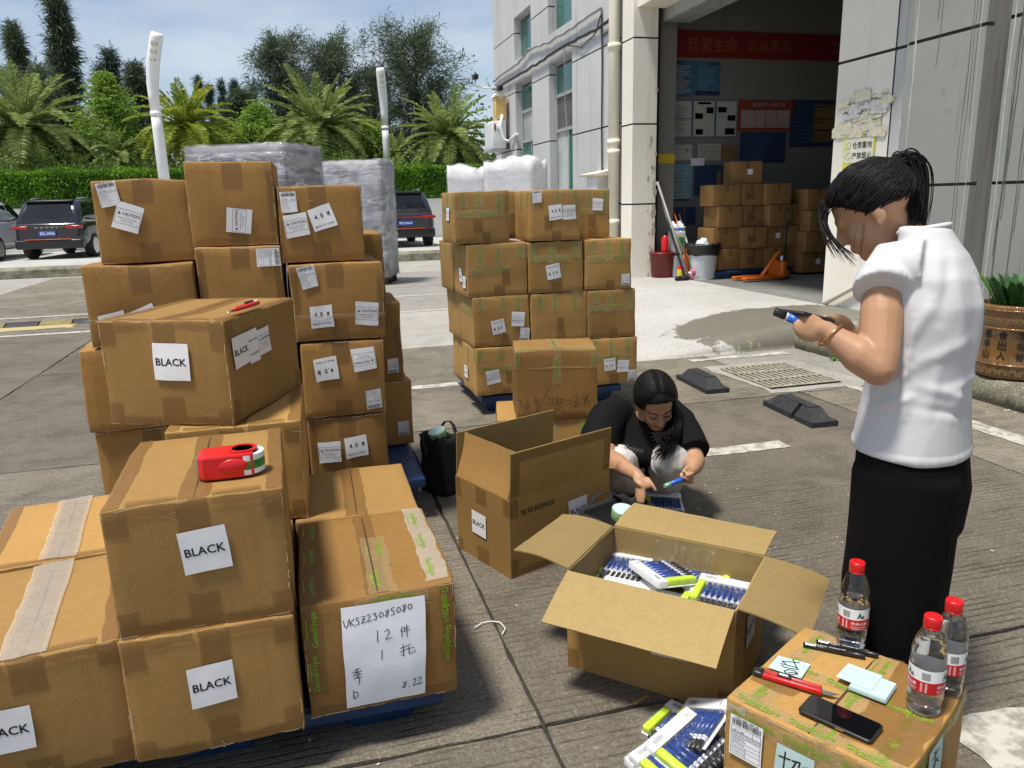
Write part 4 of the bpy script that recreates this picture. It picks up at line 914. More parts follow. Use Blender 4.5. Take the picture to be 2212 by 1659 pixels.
# packs on the ground by the right-hand box and by the crouching person
for px_, py_, z, rot, lab in ((1480, 1612, .052, (R(9), R(-8), R(24)), 'topmost marker pack of the heap beside the table box'), (1450, 1640, .028, (R(3), R(-5), R(20)), 'marker pack under the topmost one in the heap'), (1440, 1655, .0, (R(0), 0, R(17)), 'lowest marker pack of the heap on the concrete'), (1515, 1562, .07, (R(25), R(-30), R(-75)), 'upright white marker pack leaning against the table box'), (1480, 1580, .004, (R(2), R(0), R(-60)), 'marker pack lying behind the leaning one')):
    pack(lab, G(px_, py_, z), rot, mpk)
pk = pack('marker pack held down on the concrete by the crouching person', G(1432, 1088, .02), (R(14), R(4), R(-20)), mpk)
MB().cbox(-.09, .09, -.09, .07, 0, .018, .003).build('marker_pack', MT['white_plastic'], None, G(1432, 1092, .0), R(-20)); tag(bpy.context.scene.objects[-1] if False else [o for o in COL.objects if o.name.startswith('marker_pack')][-1], 'white pack lying under the pack held by the crouching person', 'marker pack', mpk)
# ---- the box used as a table
TB = carton('box in wrinkled green tape used as a table for bottles and a phone', (.385, .412, .335), (1.122, 1.290, 0), R(-60), 70, 'card', [('SHIP', 'F', -.135, .255, R(0), .98)], 'none', 'cartons used as tables', dent=.004)
FM, strip = CF[TB.name]
for a in ((-.16, -.105), (.0, .055), (.12, .175)): strip('T', *a, -.20, .20, 'tape_clear', .01, True, True)
strip('T', -.188, .188, -.202, -.165, 'tape_clear', .012, True); strip('T', -.188, .188, .0, .03, 'tape_clear', .01, True); strip('T', .05, .188, -.16, .2, 'tape', .01); strip('T', -.188, -.08, -.10, -.04, 'tape', .01)
strip('F', -.188, .188, .285, .332, 'tape_clear', .012, True); strip('F', .02, .08, .13, .33, 'tape_clear', .01, True, True); strip('F', -.188, -.14, .31, .332, 'tape_white', .008)
strip('R', -.202, .202, .30, .332, 'tape_clear', .01, True); strip('R', -.18, -.11, .08, .33, 'tape_clear', .01, True, True); strip('R', .0, .06, .1, .33, 'tape', .01)
def note_on(f, s_, t_, sz, rot, strokes):
    c, q = math.cos(rot), math.sin(rot); mp = lambda a, e, o: FM[f](s_+a*c-e*q, t_+a*q+e*c, o)
    lab = grid2(-sz, sz, -sz, sz, 4, 4).mapped(lambda a, e: mp(a, e, .0075)).build('sticky_note', MT['note'], TB)
    P__ = P2(); [P__.stroke([(a*sz/10, e*sz/10) for a, e in st], sz*.085) for st in strokes]; P__.mapped(lambda a, e: mp(a, e, .0082)).build('handwriting', MT['ink'], lab)
qie = [[(-8, 3), (-2, 4)], [(-5, 7), (-5, -4), (-2, -2)], [(-1, 4), (3, 5), (2, -3), (0, -5)], [(1, 4), (-2, -5)], [(9, 4), (5, 3), (4, -1), (6, -4), (9, -3), (9, 2), (7, 4)], [(7, 3), (7, -2)]]
note_on('F', -.02, .248, .042, R(-3), qie); note_on('R', -.04, .288, .040, R(2), [[(-3, 7), (0, 4)], [(-5, 3), (5, 5)], [(0, 7), (-1, -7)], [(-1, 1), (-5, -4)], [(0, 1), (5, -3)], [(-4, -1), (4, 0)]])
TZ = .337
# bottles
def bottle(label, loc, rz, water):
    t_ = thing('water_bottle', label, 'bottle', loc, rz, 'water bottles with red caps'); t_.scale = (1.15, 1.15, 1)
    pr = [(.026, .0), (.0305, .004), (.031, .012), (.030, .03), (.0315, .036), (.0315, .05), (.031, .055), (.031, .118), (.0315, .122), (.0315, .132), (.0305, .136), (.0312, .142), (.0300, .150), (.0285, .158), (.0262, .168), (.0230, .180), (.0185, .192), (.0145, .200), (.0132, .206), (.0132, .214)]
    MB().lathe([(r_+.0006*math.sin(z*900) if .06 > z > .03 else r_, z) for r_, z in pr], 36).build('bottle_body', MT['pet'], t_)
    wz = [(r_-.0012, max(z, .0022)) for r_, z in pr if z < water]; wz.append((wz[-1][0], water)); MB().lathe(wz, 32).build('water', MT['water'], t_)
    b = MB(); b.lathe([(.0155, .203), (.0160, .205), (.0160, .2235), (.0150, .2265), (.012, .2275)], 36); cp = b.build('cap', MT['red_plastic'], t_)
    b = MB(); b.lathe([(.0138, .199), (.0158, .1995), (.0158, .2022), (.0138, .2025)], 24); b.build('neck_ring', MT['red_plastic'], t_)
    r_ = .0318; z0, z1, zs = .058, .116, .086
    def cyl(z0, z1, rr_, n=40):
        b = MB(); b.loft([[(rr_*math.cos(2*PI*i/n), rr_*math.sin(2*PI*i/n), z) for i in range(n)] for z in (z0, z1)], 0, False); return b
    lr = cyl(z0, zs, r_).build('label_red', plain('label_red_mat', (.50, .012, .016), .35, .05) if 'lr' not in MT else MT['lr'], t_); MT['lr'] = lr.data.materials[0]
    lw = cyl(zs, z1, r_).build('label_white', MT['white_plastic'], t_); cyl(z1-.0015, z1, r_+.0002).build('label_edge', MT['ink'], t_); cyl(z0, z0+.001, r_+.0002).build('label_edge', MT['ink'], t_)
    wrap = lambda a0: (lambda x, y: Vector(((r_+.0004)*math.cos(a0+x/r_), (r_+.0004)*math.sin(a0+x/r_), y)))
    for a0 in (-2.2, 0., 2.2):
        p = P2(); p.text('农夫山泉', 0, .076, .034, .01); p.text('NONGFU SPRING', 0, .0665, .034, .006); p.text('饮用天然水 550ml', 0, .0615, .030); p.mapped(wrap(a0)).build('print', MT['white_plastic'], lr)
        p = P2(); p.poly([(-.006, .090), (.006, .090), (.0, .108)]); p.poly([(.002, .090), (.012, .090), (.007, .100)]); p.mapped(wrap(a0)).build('print', plain('teal_ink', (.01, .12, .10), .5) if 'teal' not in MT else MT['teal'], lw); MT['teal'] = lw.children[0].data.materials[0]
        p = P2(); x = -.006
        while x < .008: p.rect(x, x+.0007, .091, .108); x += .0015
        p.mapped(wrap(a0+1.0)).build('print', MT['ink'], lw)
        p = P2()
        for k in range(9): p.rect(-.006, .006, .062+k*.0024, .0630+k*.0024)
        p.mapped(wrap(a0+.95)).build('print', MT['white_plastic'], lr)
    return t_
bottle('half empty water bottle standing alone behind the two markers', Z7(1113, 672, TZ), R(20), .125); bottle('nearest full water bottle at the edge of the table box', Z7(1572, 1082, TZ), R(-70), .185); bottle('water bottle behind the nearest one, half hidden', Z7(1705, 965, TZ), R(60), .185)
# two black markers, notes, cutter, phone
def lying(name, label, cat, a, c, r_, mats, secs, group=None):
    d_ = (c-a); L_ = d_.length; t_ = thing(name, label, cat, a+Vector((0, 0, r_)), math.atan2(d_.y, d_.x), group)
    return t_, L_
for k, (a, c, lab) in enumerate(((Z7(812, 690, TZ), Z7(1205, 768, TZ), 'black marker pen in front on the table box'), (Z7(895, 672, TZ), Z7(1288, 762, TZ), 'black marker pen behind the other one'))):
    t_, L_ = lying('marker_pen', lab, 'marker', a, c, .0062, None, None, 'black marker pens on the table box')
    b = MB(); b.tube([(0, 0, 0), (L_*.62, 0, 0)], .0060, 14); b.build('barrel', MT['black_plastic'], t_); b = MB(); b.tube([(L_*.62, 0, 0), (L_*.98, 0, 0), (L_, 0, 0)], [.0062, .0060, .0048], 14); b.build('cap', MT['black_plastic'], t_)
    rw = .0063; b = MB(); n = 7; b.loft([[(x, rw*math.cos(a_), rw*math.sin(a_)) for a_ in [R(25)+R(120)*i/n for i in range(n+1)]] for x in (.005, L_*.20)], 0, False, False); lb = b.build('barcode_label', MT['white_plastic'], t_)
    p = P2(); x = .008
    while x < L_*.18: p.rect(x, x+.0012, -.003, .003); x += .0024
    p.mapped(lambda x, y: Vector((x, y-.001, .0068))).build('print', MT['ink'], lb)
    p = P2(); p.text('Big Point  Waterproof', 0, 0, .07); p.mapped(lambda x, y: Vector((x+L_*.44, y-.001, .0064))).build('print', MT['white_plastic'], t_)
def flat_quad(name, label, cat, cs, th, m, group=None):
    c0 = sum(cs, Vector())/4; o = MB().prism([((q-c0).x, (q-c0).y) for q in cs], 0, th).build(name, m, None, c0); return tag(o, label, cat, group), c0
n1, c0 = flat_quad('sticky_note', 'mint note with a handwritten character under the red cutter', 'note', [Z7(655, 750, TZ+.002), Z7(590, 825, TZ+.002), Z7(800, 895, TZ+.002), Z7(860, 805, TZ+.002)], .0008, MT['note'], 'mint notes on the table box')
P__ = P2(); [P__.stroke([(a*.0037, e*.0037) for a, e in st], .003) for st in qie]; ang = R(-118); P__.mapped(lambda a, e: Vector((a*math.cos(ang)-e*math.sin(ang), a*math.sin(ang)+e*math.cos(ang), .0014))).build('handwriting', MT['ink'], n1)
for k in range(9):
    j = [Vector((random.uniform(-.0015, .0015), random.uniform(-.0015, .0015), 0)) for _ in range(1)][0]
    b_ = [Z7(1180, 868, TZ), Z7(1100, 970, TZ), Z7(1330, 1060, TZ), Z7(1400, 955, TZ)]
    flat_quad('sticky_note', 'blank mint sheet in the neat stack beside the phone', 'note', [q+j+Vector((0, 0, .002+k*.0011)) for q in b_], .0009, MT['note'], 'mint notes on the table box')
flat_quad('sticky_note', 'blank mint note lying askew on the stack', 'note', [q+Vector((0, 0, .0125)) for q in (Z7(1095, 828, TZ), Z7(1018, 912, TZ), Z7(1240, 1003, TZ), Z7(1313, 908, TZ))], .0009, MT['note'], 'mint notes on the table box')
# cutter
a, c = Z7(525, 870, TZ), Z7(935, 990, TZ); d_ = c-a; L_ = d_.length; ct = thing('box_cutter', 'red and black box cutter lying on the table box with its blade out', 'cutter', a+Vector((0, 0, .001)), math.atan2(d_.y, d_.x))
b = MB(); b.cbox(.012, L_, -.0125, -.002, 0, .013, .004); b.build('handle', MT['red_plastic'], ct); b = MB(); b.cbox(.014, L_*.98, .004, .012, 0, .0125, .003); b.build('grip', MT['red_plastic'], ct)
b = MB(); b.cbox(.012, L_*.99, -.003, .006, .001, .010, .001); b.build('rail', plain('grey_metal', (.20, .20, .21), .4, .2, 30, .8), ct); b = MB(); b.cbox(-.012, .014, -.0125, .0125, 0, .014, .006); b.build('end_cap', MT['black_plastic'], ct)
b = MB(); b.cbox(L_*.30, L_*.52, -.003, .007, .010, .017, .003); sl = b.build('slider', MT['black_plastic'], ct); b = MB(); b.cbox(L_*.33, L_*.47, -.001, .004, .0165, .0185, .001); b.build('slider_tab', MT['white_plastic'], sl)
b = MB(); b.prism([(L_*.98, -.007), (L_*1.13, -.007), (L_*1.24, .007), (L_*.98, .007)], .004, .0048); b.build('blade', MT['steel'], ct)
# phone
cs = [Z7(850, 1012, TZ), Z7(765, 1105, TZ), Z7(1260, 1340, TZ), Z7(1330, 1212, TZ)]; c0 = sum(cs, Vector())/4; lx = ((cs[3]-cs[0])+(cs[2]-cs[1]))/2; ly = ((cs[0]-cs[1])+(cs[3]-cs[2]))/2
ph = thing('phone', 'black smartphone lying face up on the table box', 'phone', c0+Vector((0, 0, .002)), math.atan2(lx.y, lx.x)); Lp, Wp = .158, .074
def rrect(l, w, r_, n=6): return [(sx*(l/2-r_)+r_*math.cos(a_), sy*(w/2-r_)+r_*math.sin(a_)) for sx, sy, a0 in ((1, 1, 0), (-1, 1, PI/2), (-1, -1, PI), (1, -1, 1.5*PI)) for a_ in [a0+PI/2*i/n for i in range(n+1)]]
b = MB(); b.loft([[(x, y, z) for x, y in rrect(Lp-2*e, Wp-2*e, .010)] for e, z in ((.0022, 0), (0, .0025), (0, .0065), (.0020, .0088))]); b.build('case', MT['black_plastic'], ph)
t = NT('phone_screen'); t.col((.004, .004, .005)).rough(.04).set(Specular_IOR_Level=.6); b = MB(); b.prism(rrect(Lp-.008, Wp-.008, .007), .0088, .0092); b.build('screen', t.m, ph)
b = MB(); b.cbox(.005, .022, -Wp/2-.0008, -Wp/2+.001, .003, .0055, .0005); b.build('side_button', plain('orange_button', (.5, .12, .01), .4), ph)
# red tape dispenser on its box
zt = Z0+2*BH+.008; a, c = G(470, 1037, zt), G(545, 1037, zt); td = thing('tape_dispenser', 'red tape dispenser with a roll of green printed tape on the BLACK box', 'tape dispenser', G(497, 1020, zt), R(2))
out = [(-.070, -.030), (-.058, -.045), (-.02, -.048), (.030, -.047), (.058, -.044), (.062, -.040), (.062, .040), (.03, .047), (-.02, .048), (-.058, .045), (-.070, .030)]
def ringp(z, k): return [(x*k, y*k, z) for x, y in out]
b = MB(); b.loft([ringp(0, .97), ringp(.004, 1), ringp(.053, 1), ringp(.057, .965), ringp(.058, .90)], 0, True, True, False); b.build('body', MT['red_plastic'], td)
def ann(r0, r1, z, cx=.036): n = 40; b = MB(); b.loft([[(cx+r_*math.cos(2*PI*i/n), r_*math.sin(2*PI*i/n), zz) for i in range(n)] for r_, zz in ((r0, z-.012), (r0, z), (r1, z), (r1, z-.004))], 0, False, True, False); return b
ann(.026, .036, .0615).build('hub_ring', MT['red_plastic'], td)
b = MB(); b.lathe([(.0001, .0588), (.0265, .0588)], 30, 0, (.036, 0, 0)); b.build('hub_hole', plain('deep_red', (.30, .006, .008), .4), td)
n = 44; b = MB(); b.loft([[(.040+r_*math.cos(2*PI*i/n), r_*math.sin(2*PI*i/n), z) for i in range(n)] for r_, z in ((.030, .003), (.0465, .003), (.0465, .052), (.030, .052))], 0, False, True, False); b.build('tape_roll', MT['sheet'], td)
b = MB(); b.loft([[(.040+.0469*math.cos(2*PI*i/n), .0469*math.sin(2*PI*i/n), z) for i in range(n)] for z in (.016, .038)], 0, False); b.build('tape_print', plain('green_tape_band', (.03, .22, .03), .3, .5, 60), td)
b = MB(); b.ell((.012, -.0455, .030), (.036, 0, 0), (0, .007, 0), (0, 0, .019), 20, 10); b.build('thumb_dip', MT['red_plastic'], td)
b = MB(); b.box(-.074, -.070, -.028, .028, .004, .050); b.build('cutting_edge', MT['steel'], td)
# red pen cutter on the top box
zt = Z0+3*BH+.010; a, c = G(492, 681, zt), G(560, 661, zt); d_ = c-a; L_ = d_.length; pn = thing('pen_knife', 'small red pen knife on the turned box marked BLACK', 'cutter', a+Vector((0, 0, .002)), math.atan2(d_.y, d_.x))
b = MB(); b.tube([(L_*.16, 0, .008), (L_*.3, 0, .009), (L_*.8, 0, .011), (L_*.95, 0, .010), (L_, 0, .009)], [.005, .009, .011, .009, .004], 14, 0, True, .85); b.build('handle', MT['red_plastic'], pn); b = MB(); b.tube([(0, 0, .006), (L_*.17, 0, .008)], [.0008, .005], 12); b.build('tip', MT['steel'], pn)
b = MB(); b.cbox(L_*.55, L_*.80, -.004, .004, .018, .024, .002); b.build('slider', MT['black_plastic'], pn); b = MB(); b.cbox(L_*.82, L_*.95, -.005, .005, .016, .020, .002); b.build('clip', MT['white_plastic'], pn)
# black tote bags
def tote(label, cx, cy, w, d, h, rz, seed, top_open, roll):
    t_ = thing('tote_bag', label, 'bag', (cx, cy, 0), rz, 'black cloth tote bags'); rings = []; n = 40; m_ = 12
    for j in range(m_+1):
        k = j/m_; ring = []
        for i in range(n):
            a_ = 2*PI*i/n; e = .35; c, s_ = math.cos(a_), math.sin(a_); x = (abs(c)**e)*math.copysign(1, c)*w/2; y = (abs(s_)**e)*math.copysign(1, s_)*d/2
            f = 1-.12*k*k if not top_open else 1+.06*k; y *= (1 if top_open else 1-.35*k*k); wv = noise.noise(Vector((c*2+seed, s_*2, k*3)))*.022*(.3+k)
            ring.append((x*f+wv*c, y+wv*s_, h*k+noise.noise(Vector((c*1.5, s_*1.5+seed, 4)))*.03*k+(0 if j else .001)))
        rings.append(ring)
    for k in (.0, 1.): rings.append([(x*(.94-.10*k), y*(.94-.10*k), z-.02-.12*k) for x, y, z in rings[m_]])
    b = MB(); b.loft(rings, 0, True); b.build('cloth', MT['black_cloth'], t_)
    for sy in (-1, 1):
        b = MB(); pts = [(-w*.28, sy*d*.5, h*.93), (-w*.30, sy*d*(.50 if sy < 0 else .5), h*1.0), (-w*.16, sy*d*.56, h*(.86 if sy < 0 else 1.12)), (0, sy*d*.60, h*(.66 if sy < 0 else 1.14)), (w*.16, sy*d*.56, h*(.80 if sy < 0 else 1.1)), (w*.30, sy*d*.5, h*.98), (w*.28, sy*d*.5, h*.92)]
        b.tube(pts, .012, 8, 0, True, .25); b.build('handle', MT['black_cloth'], t_)
    tr_ = tag(thing('tape_roll', 'roll of pale green tape lying in the top of the %s' % roll[4], 'tape roll', (0, 0, 0)), None, None, 'tape rolls in the tote bags'); M_ = Matrix.Translation((cx, cy, 0)) @ Matrix.Rotation(rz, 4, 'Z') @ Matrix.Translation(roll[:3]) @ Matrix.Rotation(roll[3], 4, 'X'); tr_.matrix_world = M_ @ Matrix.Scale(.86, 4)
    b = MB(); b.lathe([(.040, 0), (.052, 0), (.0525, .001), (.0525, .047), (.052, .048), (.040, .048)], 36, 0, (0, 0, 0), None, False); b.build('tape', plain('pale_green_tape', (.30, .48, .22), .25, .3, 40) if 'pgt' not in MT else MT['pgt'], tr_); MT['pgt'] = tr_.children[0].data.materials[0]
    b = MB(); b.lathe([(.0505, .0480), (.0505, .0490)], 36); b.build('paper_disc', MT['note'], tr_)
    return t_
tote('upright black tote bag beside the empty open carton', .60, 3.70, .20, .13, .31, R(-60), 1, False, (.0, .0, .285, R(18), 'upright tote bag'))
tote('slumped open black tote bag between the two open cartons', 1.145, 2.655, .27, .19, .235, R(16), 2, True, (.03, .02, .185, R(10), 'slumped tote bag'))
# ================================================================ PEOPLE
MT['skin'] = (lambda t: (t.col(t.mix(t.ramp(t.noise(9, 4, .55), (.35, 0.), (.7, 1.)), (.40, .215, .120), (.47, .265, .155))).rough(.48).set(Subsurface_Weight=.08, Subsurface_Scale=.01, Specular_IOR_Level=.4).bump(t.noise(160, 3, .6), .12, .002), t.m)[1])(NT('skin'))
t = NT('black_hair'); t.col(t.ramp(t.noise(60, 3, .6, t.co((1, 1, .2))), (.35, (.004, .0035, .0035)), (.7, (.011, .009, .008)))).rough(.5).set(Specular_IOR_Level=.22); MT['hair'] = t.m
def cloth(name, c, bump=.35, rough=.85):
    t = NT(name); weave = t.noise(220, 2, .5); t.col(t.ramp(t.noise(5, 4, .6), (.3, tuple(x*.90 for x in c)), (.7, c))).rough(rough).set(Specular_IOR_Level=.15); t.bump(t.math('ADD', t.math('MULTIPLY', t.noise(7, 3, .5, None, .6), 1.2), t.math('MULTIPLY', weave, .08)), bump, .012); return t.m
MT['white_tee'] = cloth('white_cotton', (.60, .595, .60), .22); MT['black_tee'] = cloth('black_cotton', (.0055, .0055, .006)); MT['black_trousers'] = cloth('black_trousers', (.0028, .0028, .003), .15, .95); MT['cream_trousers'] = cloth('cream_corduroy', (.60, .57, .52), .5)
FH = Vector((FW.x, FW.y, 0)).normalized(); RH = Vector((RT.x, RT.y, 0)).normalized(); ZU = Vector((0, 0, 1))
class Body(MB):
    def limb(s, *js, n=14):      # joints: (point, radius)
        for (a, ra), (c, rc) in zip(js[:-1], js[1:]): s.tube([a, a.lerp(c, .35), a.lerp(c, .7), c], [ra, ra+(rc-ra)*.35, ra+(rc-ra)*.7, rc], n)
        for p, r_ in js: s.ell(p, (r_, 0, 0), (0, r_, 0), (0, 0, r_), n, 8)
        return s
    def rings(s, *rs, n=24, e=.85):   # (centre, half-axis a, half-axis b), slightly squared ellipses
        out = []
        for c, a, b_ in rs:
            out.append([c+a*(abs(math.cos(t_))**e*math.copysign(1, math.cos(t_)))+b_*(abs(math.sin(t_))**e*math.copysign(1, math.sin(t_))) for t_ in [2*PI*i/n for i in range(n)]])
        return s.loft(out)
    def fused(s, name, m, parent, voxel=.005, smooth=5, fold=0., fscale=(9, 9, 3), seed=0, ridges=()):
        me = s.mesh('tmp'); o = bpy.data.objects.new('tmp', me); COL.objects.link(o)
        bm = bmesh.new(); bm.from_mesh(me); bmesh.ops.recalc_face_normals(bm, faces=bm.faces[:]); bm.to_mesh(me); bm.free()
        r_ = o.modifiers.new('r', 'REMESH'); r_.mode = 'VOXEL'; r_.voxel_size = voxel; k = o.modifiers.new('s', 'SMOOTH'); k.factor = .5; k.iterations = smooth
        bpy.context.view_layer.update(); me2 = bpy.data.meshes.new_from_object(o.evaluated_get(bpy.context.evaluated_depsgraph_get())); bpy.data.objects.remove(o)
        if fold:
            n = len(me2.vertices); co = np.empty(n*3, np.float32); me2.vertices.foreach_get('co', co); co = co.reshape(-1, 3); no = np.empty(n*3, np.float32); me2.vertices.foreach_get('normal', no); no = no.reshape(-1, 3); d_ = np.empty(n)
            for i in range(n):
                p = co[i]; q = Vector((p[0]*fscale[0]+seed, p[1]*fscale[1], p[2]*fscale[2])); w = noise.noise(q); d_[i] = (1-abs(w)*2.2)*.6+noise.noise(q*2.3)*.4
            dd_ = d_[:, None]*fold
            for a, c, wd, ht in ridges:
                a, c = np.array(a), np.array(c); ab = c-a; fwv = np.array(FW); abp = ab-(ab@fwv)*fwv; k_ = np.clip(((co-a)@abp)/(abp@abp), 0, 1)[:, None]; dv = co-(a+ab*k_); fwv = np.array(FW); dv = dv-(dv@fwv)[:, None]*fwv; ds = np.linalg.norm(dv, axis=1)+10*((no@fwv) > -.05); dd_ = dd_+(ht*np.exp(-(ds/wd)**2)*np.sin(np.pi*np.clip(k_[:, 0], .04, .96))**.5)[:, None]
            dd_[co[:, 2] < co[:, 2].min()+.022] += .0022
            co += no*dd_; me2.vertices.foreach_set('co', co.astype(np.float32).ravel())
        me2.materials.clear(); me2.materials.append(m); me2.polygons.foreach_set('use_smooth', [True]*len(me2.polygons)); me2.update()
        return link(bpy.data.objects.new(name, me2), parent)
def head_parts(B, C, f, u, k=1.):
    s = f.cross(u).normalized(); E = lambda c, a, b_, d_: B.ell(c, f*a*k, s*b_*k, u*d_*k, 18, 12)
    P = lambda a, b_, d_: C+f*(a*k)+s*(b_*k)+u*(d_*k)
    E(P(-.010, 0, .032), .098, .077, .088); E(P(.030, 0, -.028), .062, .062, .085); E(P(.052, 0, -.088), .034, .036, .028); E(P(.02, 0, -.075), .05, .052, .04)
    for q in (-1, 1): E(P(.058, q*.030, -.030), .028, .028, .030); E(P(-.010, q*.079, -.008), .018, .010, .032); E(P(-.002, q*.080, -.032), .010, .008, .013); E(P(.093, q*.011, -.034), .010, .009, .008); E(P(.080, q*.028, .012), .012, .016, .010)
    E(P(.076, 0, .022), .018, .048, .014); B.tube([P(.088, 0, .008), P(.100, 0, -.012), P(.110, 0, -.030)], [.008*k, .0095*k, .0115*k], 10); E(P(.107, 0, -.032), .011, .012, .010); E(P(.086, 0, -.058), .011, .023, .007); E(P(.084, 0, -.068), .011, .019, .007)
    return P, s
def hair_cap(C, f, u, line, m, parent, k=1., grow=1.09):
    s = f.cross(u).normalized(); b = MB(); n, m_ = 56, 36; rings = []
    for i in range(m_+1):
        th = -PI/2+PI*(.02+.96*i/m_); ring = []
        for j in range(n):
            a_ = 2*PI*j/n; d_ = Vector((math.cos(a_)*math.cos(th), math.sin(a_)*math.cos(th), math.sin(th))); h_ = line(d_); g_ = .78+(grow-.78)*h_
            ring.append(C+f*((-.010+d_.x*.100*g_)*k)+s*(d_.y*.079*g_*k)+u*((.030+d_.z*.092*g_)*k))
        rings.append(ring)
    b.loft(rings); return b.build('hair', m, parent)
def strands(pts_list, r0, m, parent, name='hair_strands', n=4):
    b = MB()
    for pts, r_ in pts_list: b.tube(pts, [r_*(1-.75*(i/(len(pts)-1))**2) for i in range(len(pts))], n)
    return b.build(name, m, parent)
def sst(x, a, b_): x = min(1, max(0, (x-a)/(b_-a))); return x*x*(3-2*x)
def bez(a, b_, c, d_, n=9): return [a*((1-t_)**3)+b_*(3*t_*(1-t_)**2)+c*(3*t_*t_*(1-t_))+d_*(t_**3) for t_ in [i/(n-1) for i in range(n)]]
def hand(B, wrist, palm, nrm, tips, thumb, r=.0085, pw=.040, pl=.045):
    """palm centre, back-of-hand normal, finger paths: lists of points, thumb path"""
    ax_ = (palm-wrist).normalized(); sd_ = ax_.cross(nrm).normalized(); nn = sd_.cross(ax_).normalized()
    B.ell(palm, ax_*pl, sd_*pw, nn*.017, 16, 10); B.limb((wrist, .026), (palm.lerp(wrist, .4), .023))
    for pth in tips: B.limb(*[(p, r*(1-.12*i)) for i, p in enumerate(pth)], n=10)
    B.limb(*[(p, (r*1.2)*(1-.15*i)) for i, p in enumerate(thumb)], n=10)
# ---------------- the standing person
f1 = (RH*-.80+FH*.60).normalized(); l1 = ZU.cross(f1); pel = AD(1972, 930, 1.97); O1 = Vector((pel.x, pel.y, 0))
W = thing('person', 'person standing in a white T-shirt and black trousers, head bowed over a phone', 'person', O1)
def L1(a, b_, z): return f1*a+l1*b_+ZU*z          # person space, origin at the feet
def D1p(u, v, d_): return AD(u, v, d_)-O1
B = Body()
hf = (RH*-.74+FH*.36-ZU*.56).normalized(); hs = Vector(hf.cross(ZU)).normalized(); hu = hs.cross(hf).normalized(); HC = D1p(1886, 456, 1.965)
nb = D1p(1974, 532, 1.97); B.limb((nb, .056), (nb.lerp(HC, .55), .050), (HC-hf*.02-hu*.02, .052)); head_parts(B, HC, hf, hu, .98)
B.rings((L1(0, 0, .80), f1*.10, l1*.14), (L1(0, 0, 1.0), f1*.09, l1*.12), (L1(-.01, 0, 1.18), f1*.075, l1*.11), (L1(.0, 0, 1.27), f1*.05, l1*.08))
for s_ in (-1, 1): B.limb((L1(0, s_*.07, .82), .07), (L1(.0, s_*.075, .45), .05), (L1(-.01, s_*.08, .08), .036)); B.limb((L1(-.03, s_*.08, .035), .032), (L1(.13, s_*.09, .028), .026))
sh = D1p(1912, 585, 1.85); el_ = D1p(1897, 795, 1.80); wr = D1p(1783, 716, 1.84)
B.limb((sh, .044), (sh.lerp(el_, .45), .050), (el_.lerp(sh, .15), .046), (el_, .042), (el_.lerp(wr, .35), .044), (el_.lerp(wr, .75), .031), (wr, .0245))
Q = lambda x, y, d_: D1p((3050+x/4.9156)/1.85172, (1180+y/4.9156)/1.85172, d_)
pc_ = Q(930, 640, 1.835); hand(B, wr, pc_, RH*.3-FH*.9+ZU*.3, [[Q(760, 560, 1.83), Q(660, 600, 1.84), Q(640, 660, 1.87)], [Q(770, 650, 1.825), Q(690, 680, 1.84), Q(690, 730, 1.87)], [Q(790, 730, 1.83), Q(720, 750, 1.85), Q(730, 790, 1.875)], [Q(830, 790, 1.84), Q(780, 820, 1.86), Q(800, 840, 1.88)]], [Q(1010, 510, 1.84), Q(920, 470, 1.85), Q(820, 500, 1.855)], .0085, .036, .045)
wr2 = D1p(1838, 722, 2.06); el2 = D1p(1935, 780, 2.12); B.limb((L1(.0, -.16, 1.27), .045), (el2, .04), (el2.lerp(wr2, .5), .036), (wr2, .025))
pc2 = Q(1520, 590, 2.05); hand(B, wr2, pc2, RH*.1-FH*.5-ZU*.8, [[Q(1380, 620, 2.05), Q(1290, 660, 2.05), Q(1240, 620, 2.03)], [Q(1370, 700, 2.05), Q(1280, 740, 2.04), Q(1230, 700, 2.02)], [Q(1380, 800, 2.04), Q(1280, 860, 2.02), Q(1230, 830, 1.99)], [Q(1400, 900, 2.03), Q(1250, 960, 2.0), Q(1130, 975, 1.97)]], [Q(1480, 500, 2.05), Q(1340, 450, 2.04), Q(1220, 430, 2.02)], .0085, .034, .042)
body = B.fused('body', MT['skin'], W, .0046, 4)
# shirt
S_ = Body()
S_.rings((L1(.002, 0, .805), f1*.136, l1*.172), (L1(.002, 0, .90), f1*.124, l1*.160), (L1(.0, 0, 1.0), f1*.112, l1*.146), (L1(-.008, 0, 1.10), f1*.112, l1*.147), (L1(-.012, 0, 1.18), f1*.108, l1*.150), (L1(-.010, 0, 1.245), f1*.094, l1*.140), (L1(-.004, 0, 1.295), f1*.078, l1*.110), (L1(.008, 0, 1.335), f1*.062, l1*.074), (L1(.018, 0, 1.360), f1*.056, l1*.058), n=32, e=.9)
hem = D1p(1908, 622, 1.82); ax_ = (hem-sh).normalized()
S_.tube([L1(-.005, .09, 1.275), sh+Vector((0, 0, .004)), sh.lerp(hem, .5)], [.066, .064, .063], 22); S_.tube([sh.lerp(hem, .3), sh.lerp(hem, .7), hem+ax_*.012], [.063, .065, .069], 22)
sh2 = L1(.0, -.145, 1.25); S_.tube([L1(-.005, -.09, 1.275), sh2, sh2+Vector((0, 0, -.12))+f1*.03], [.060, .062, .066], 20)
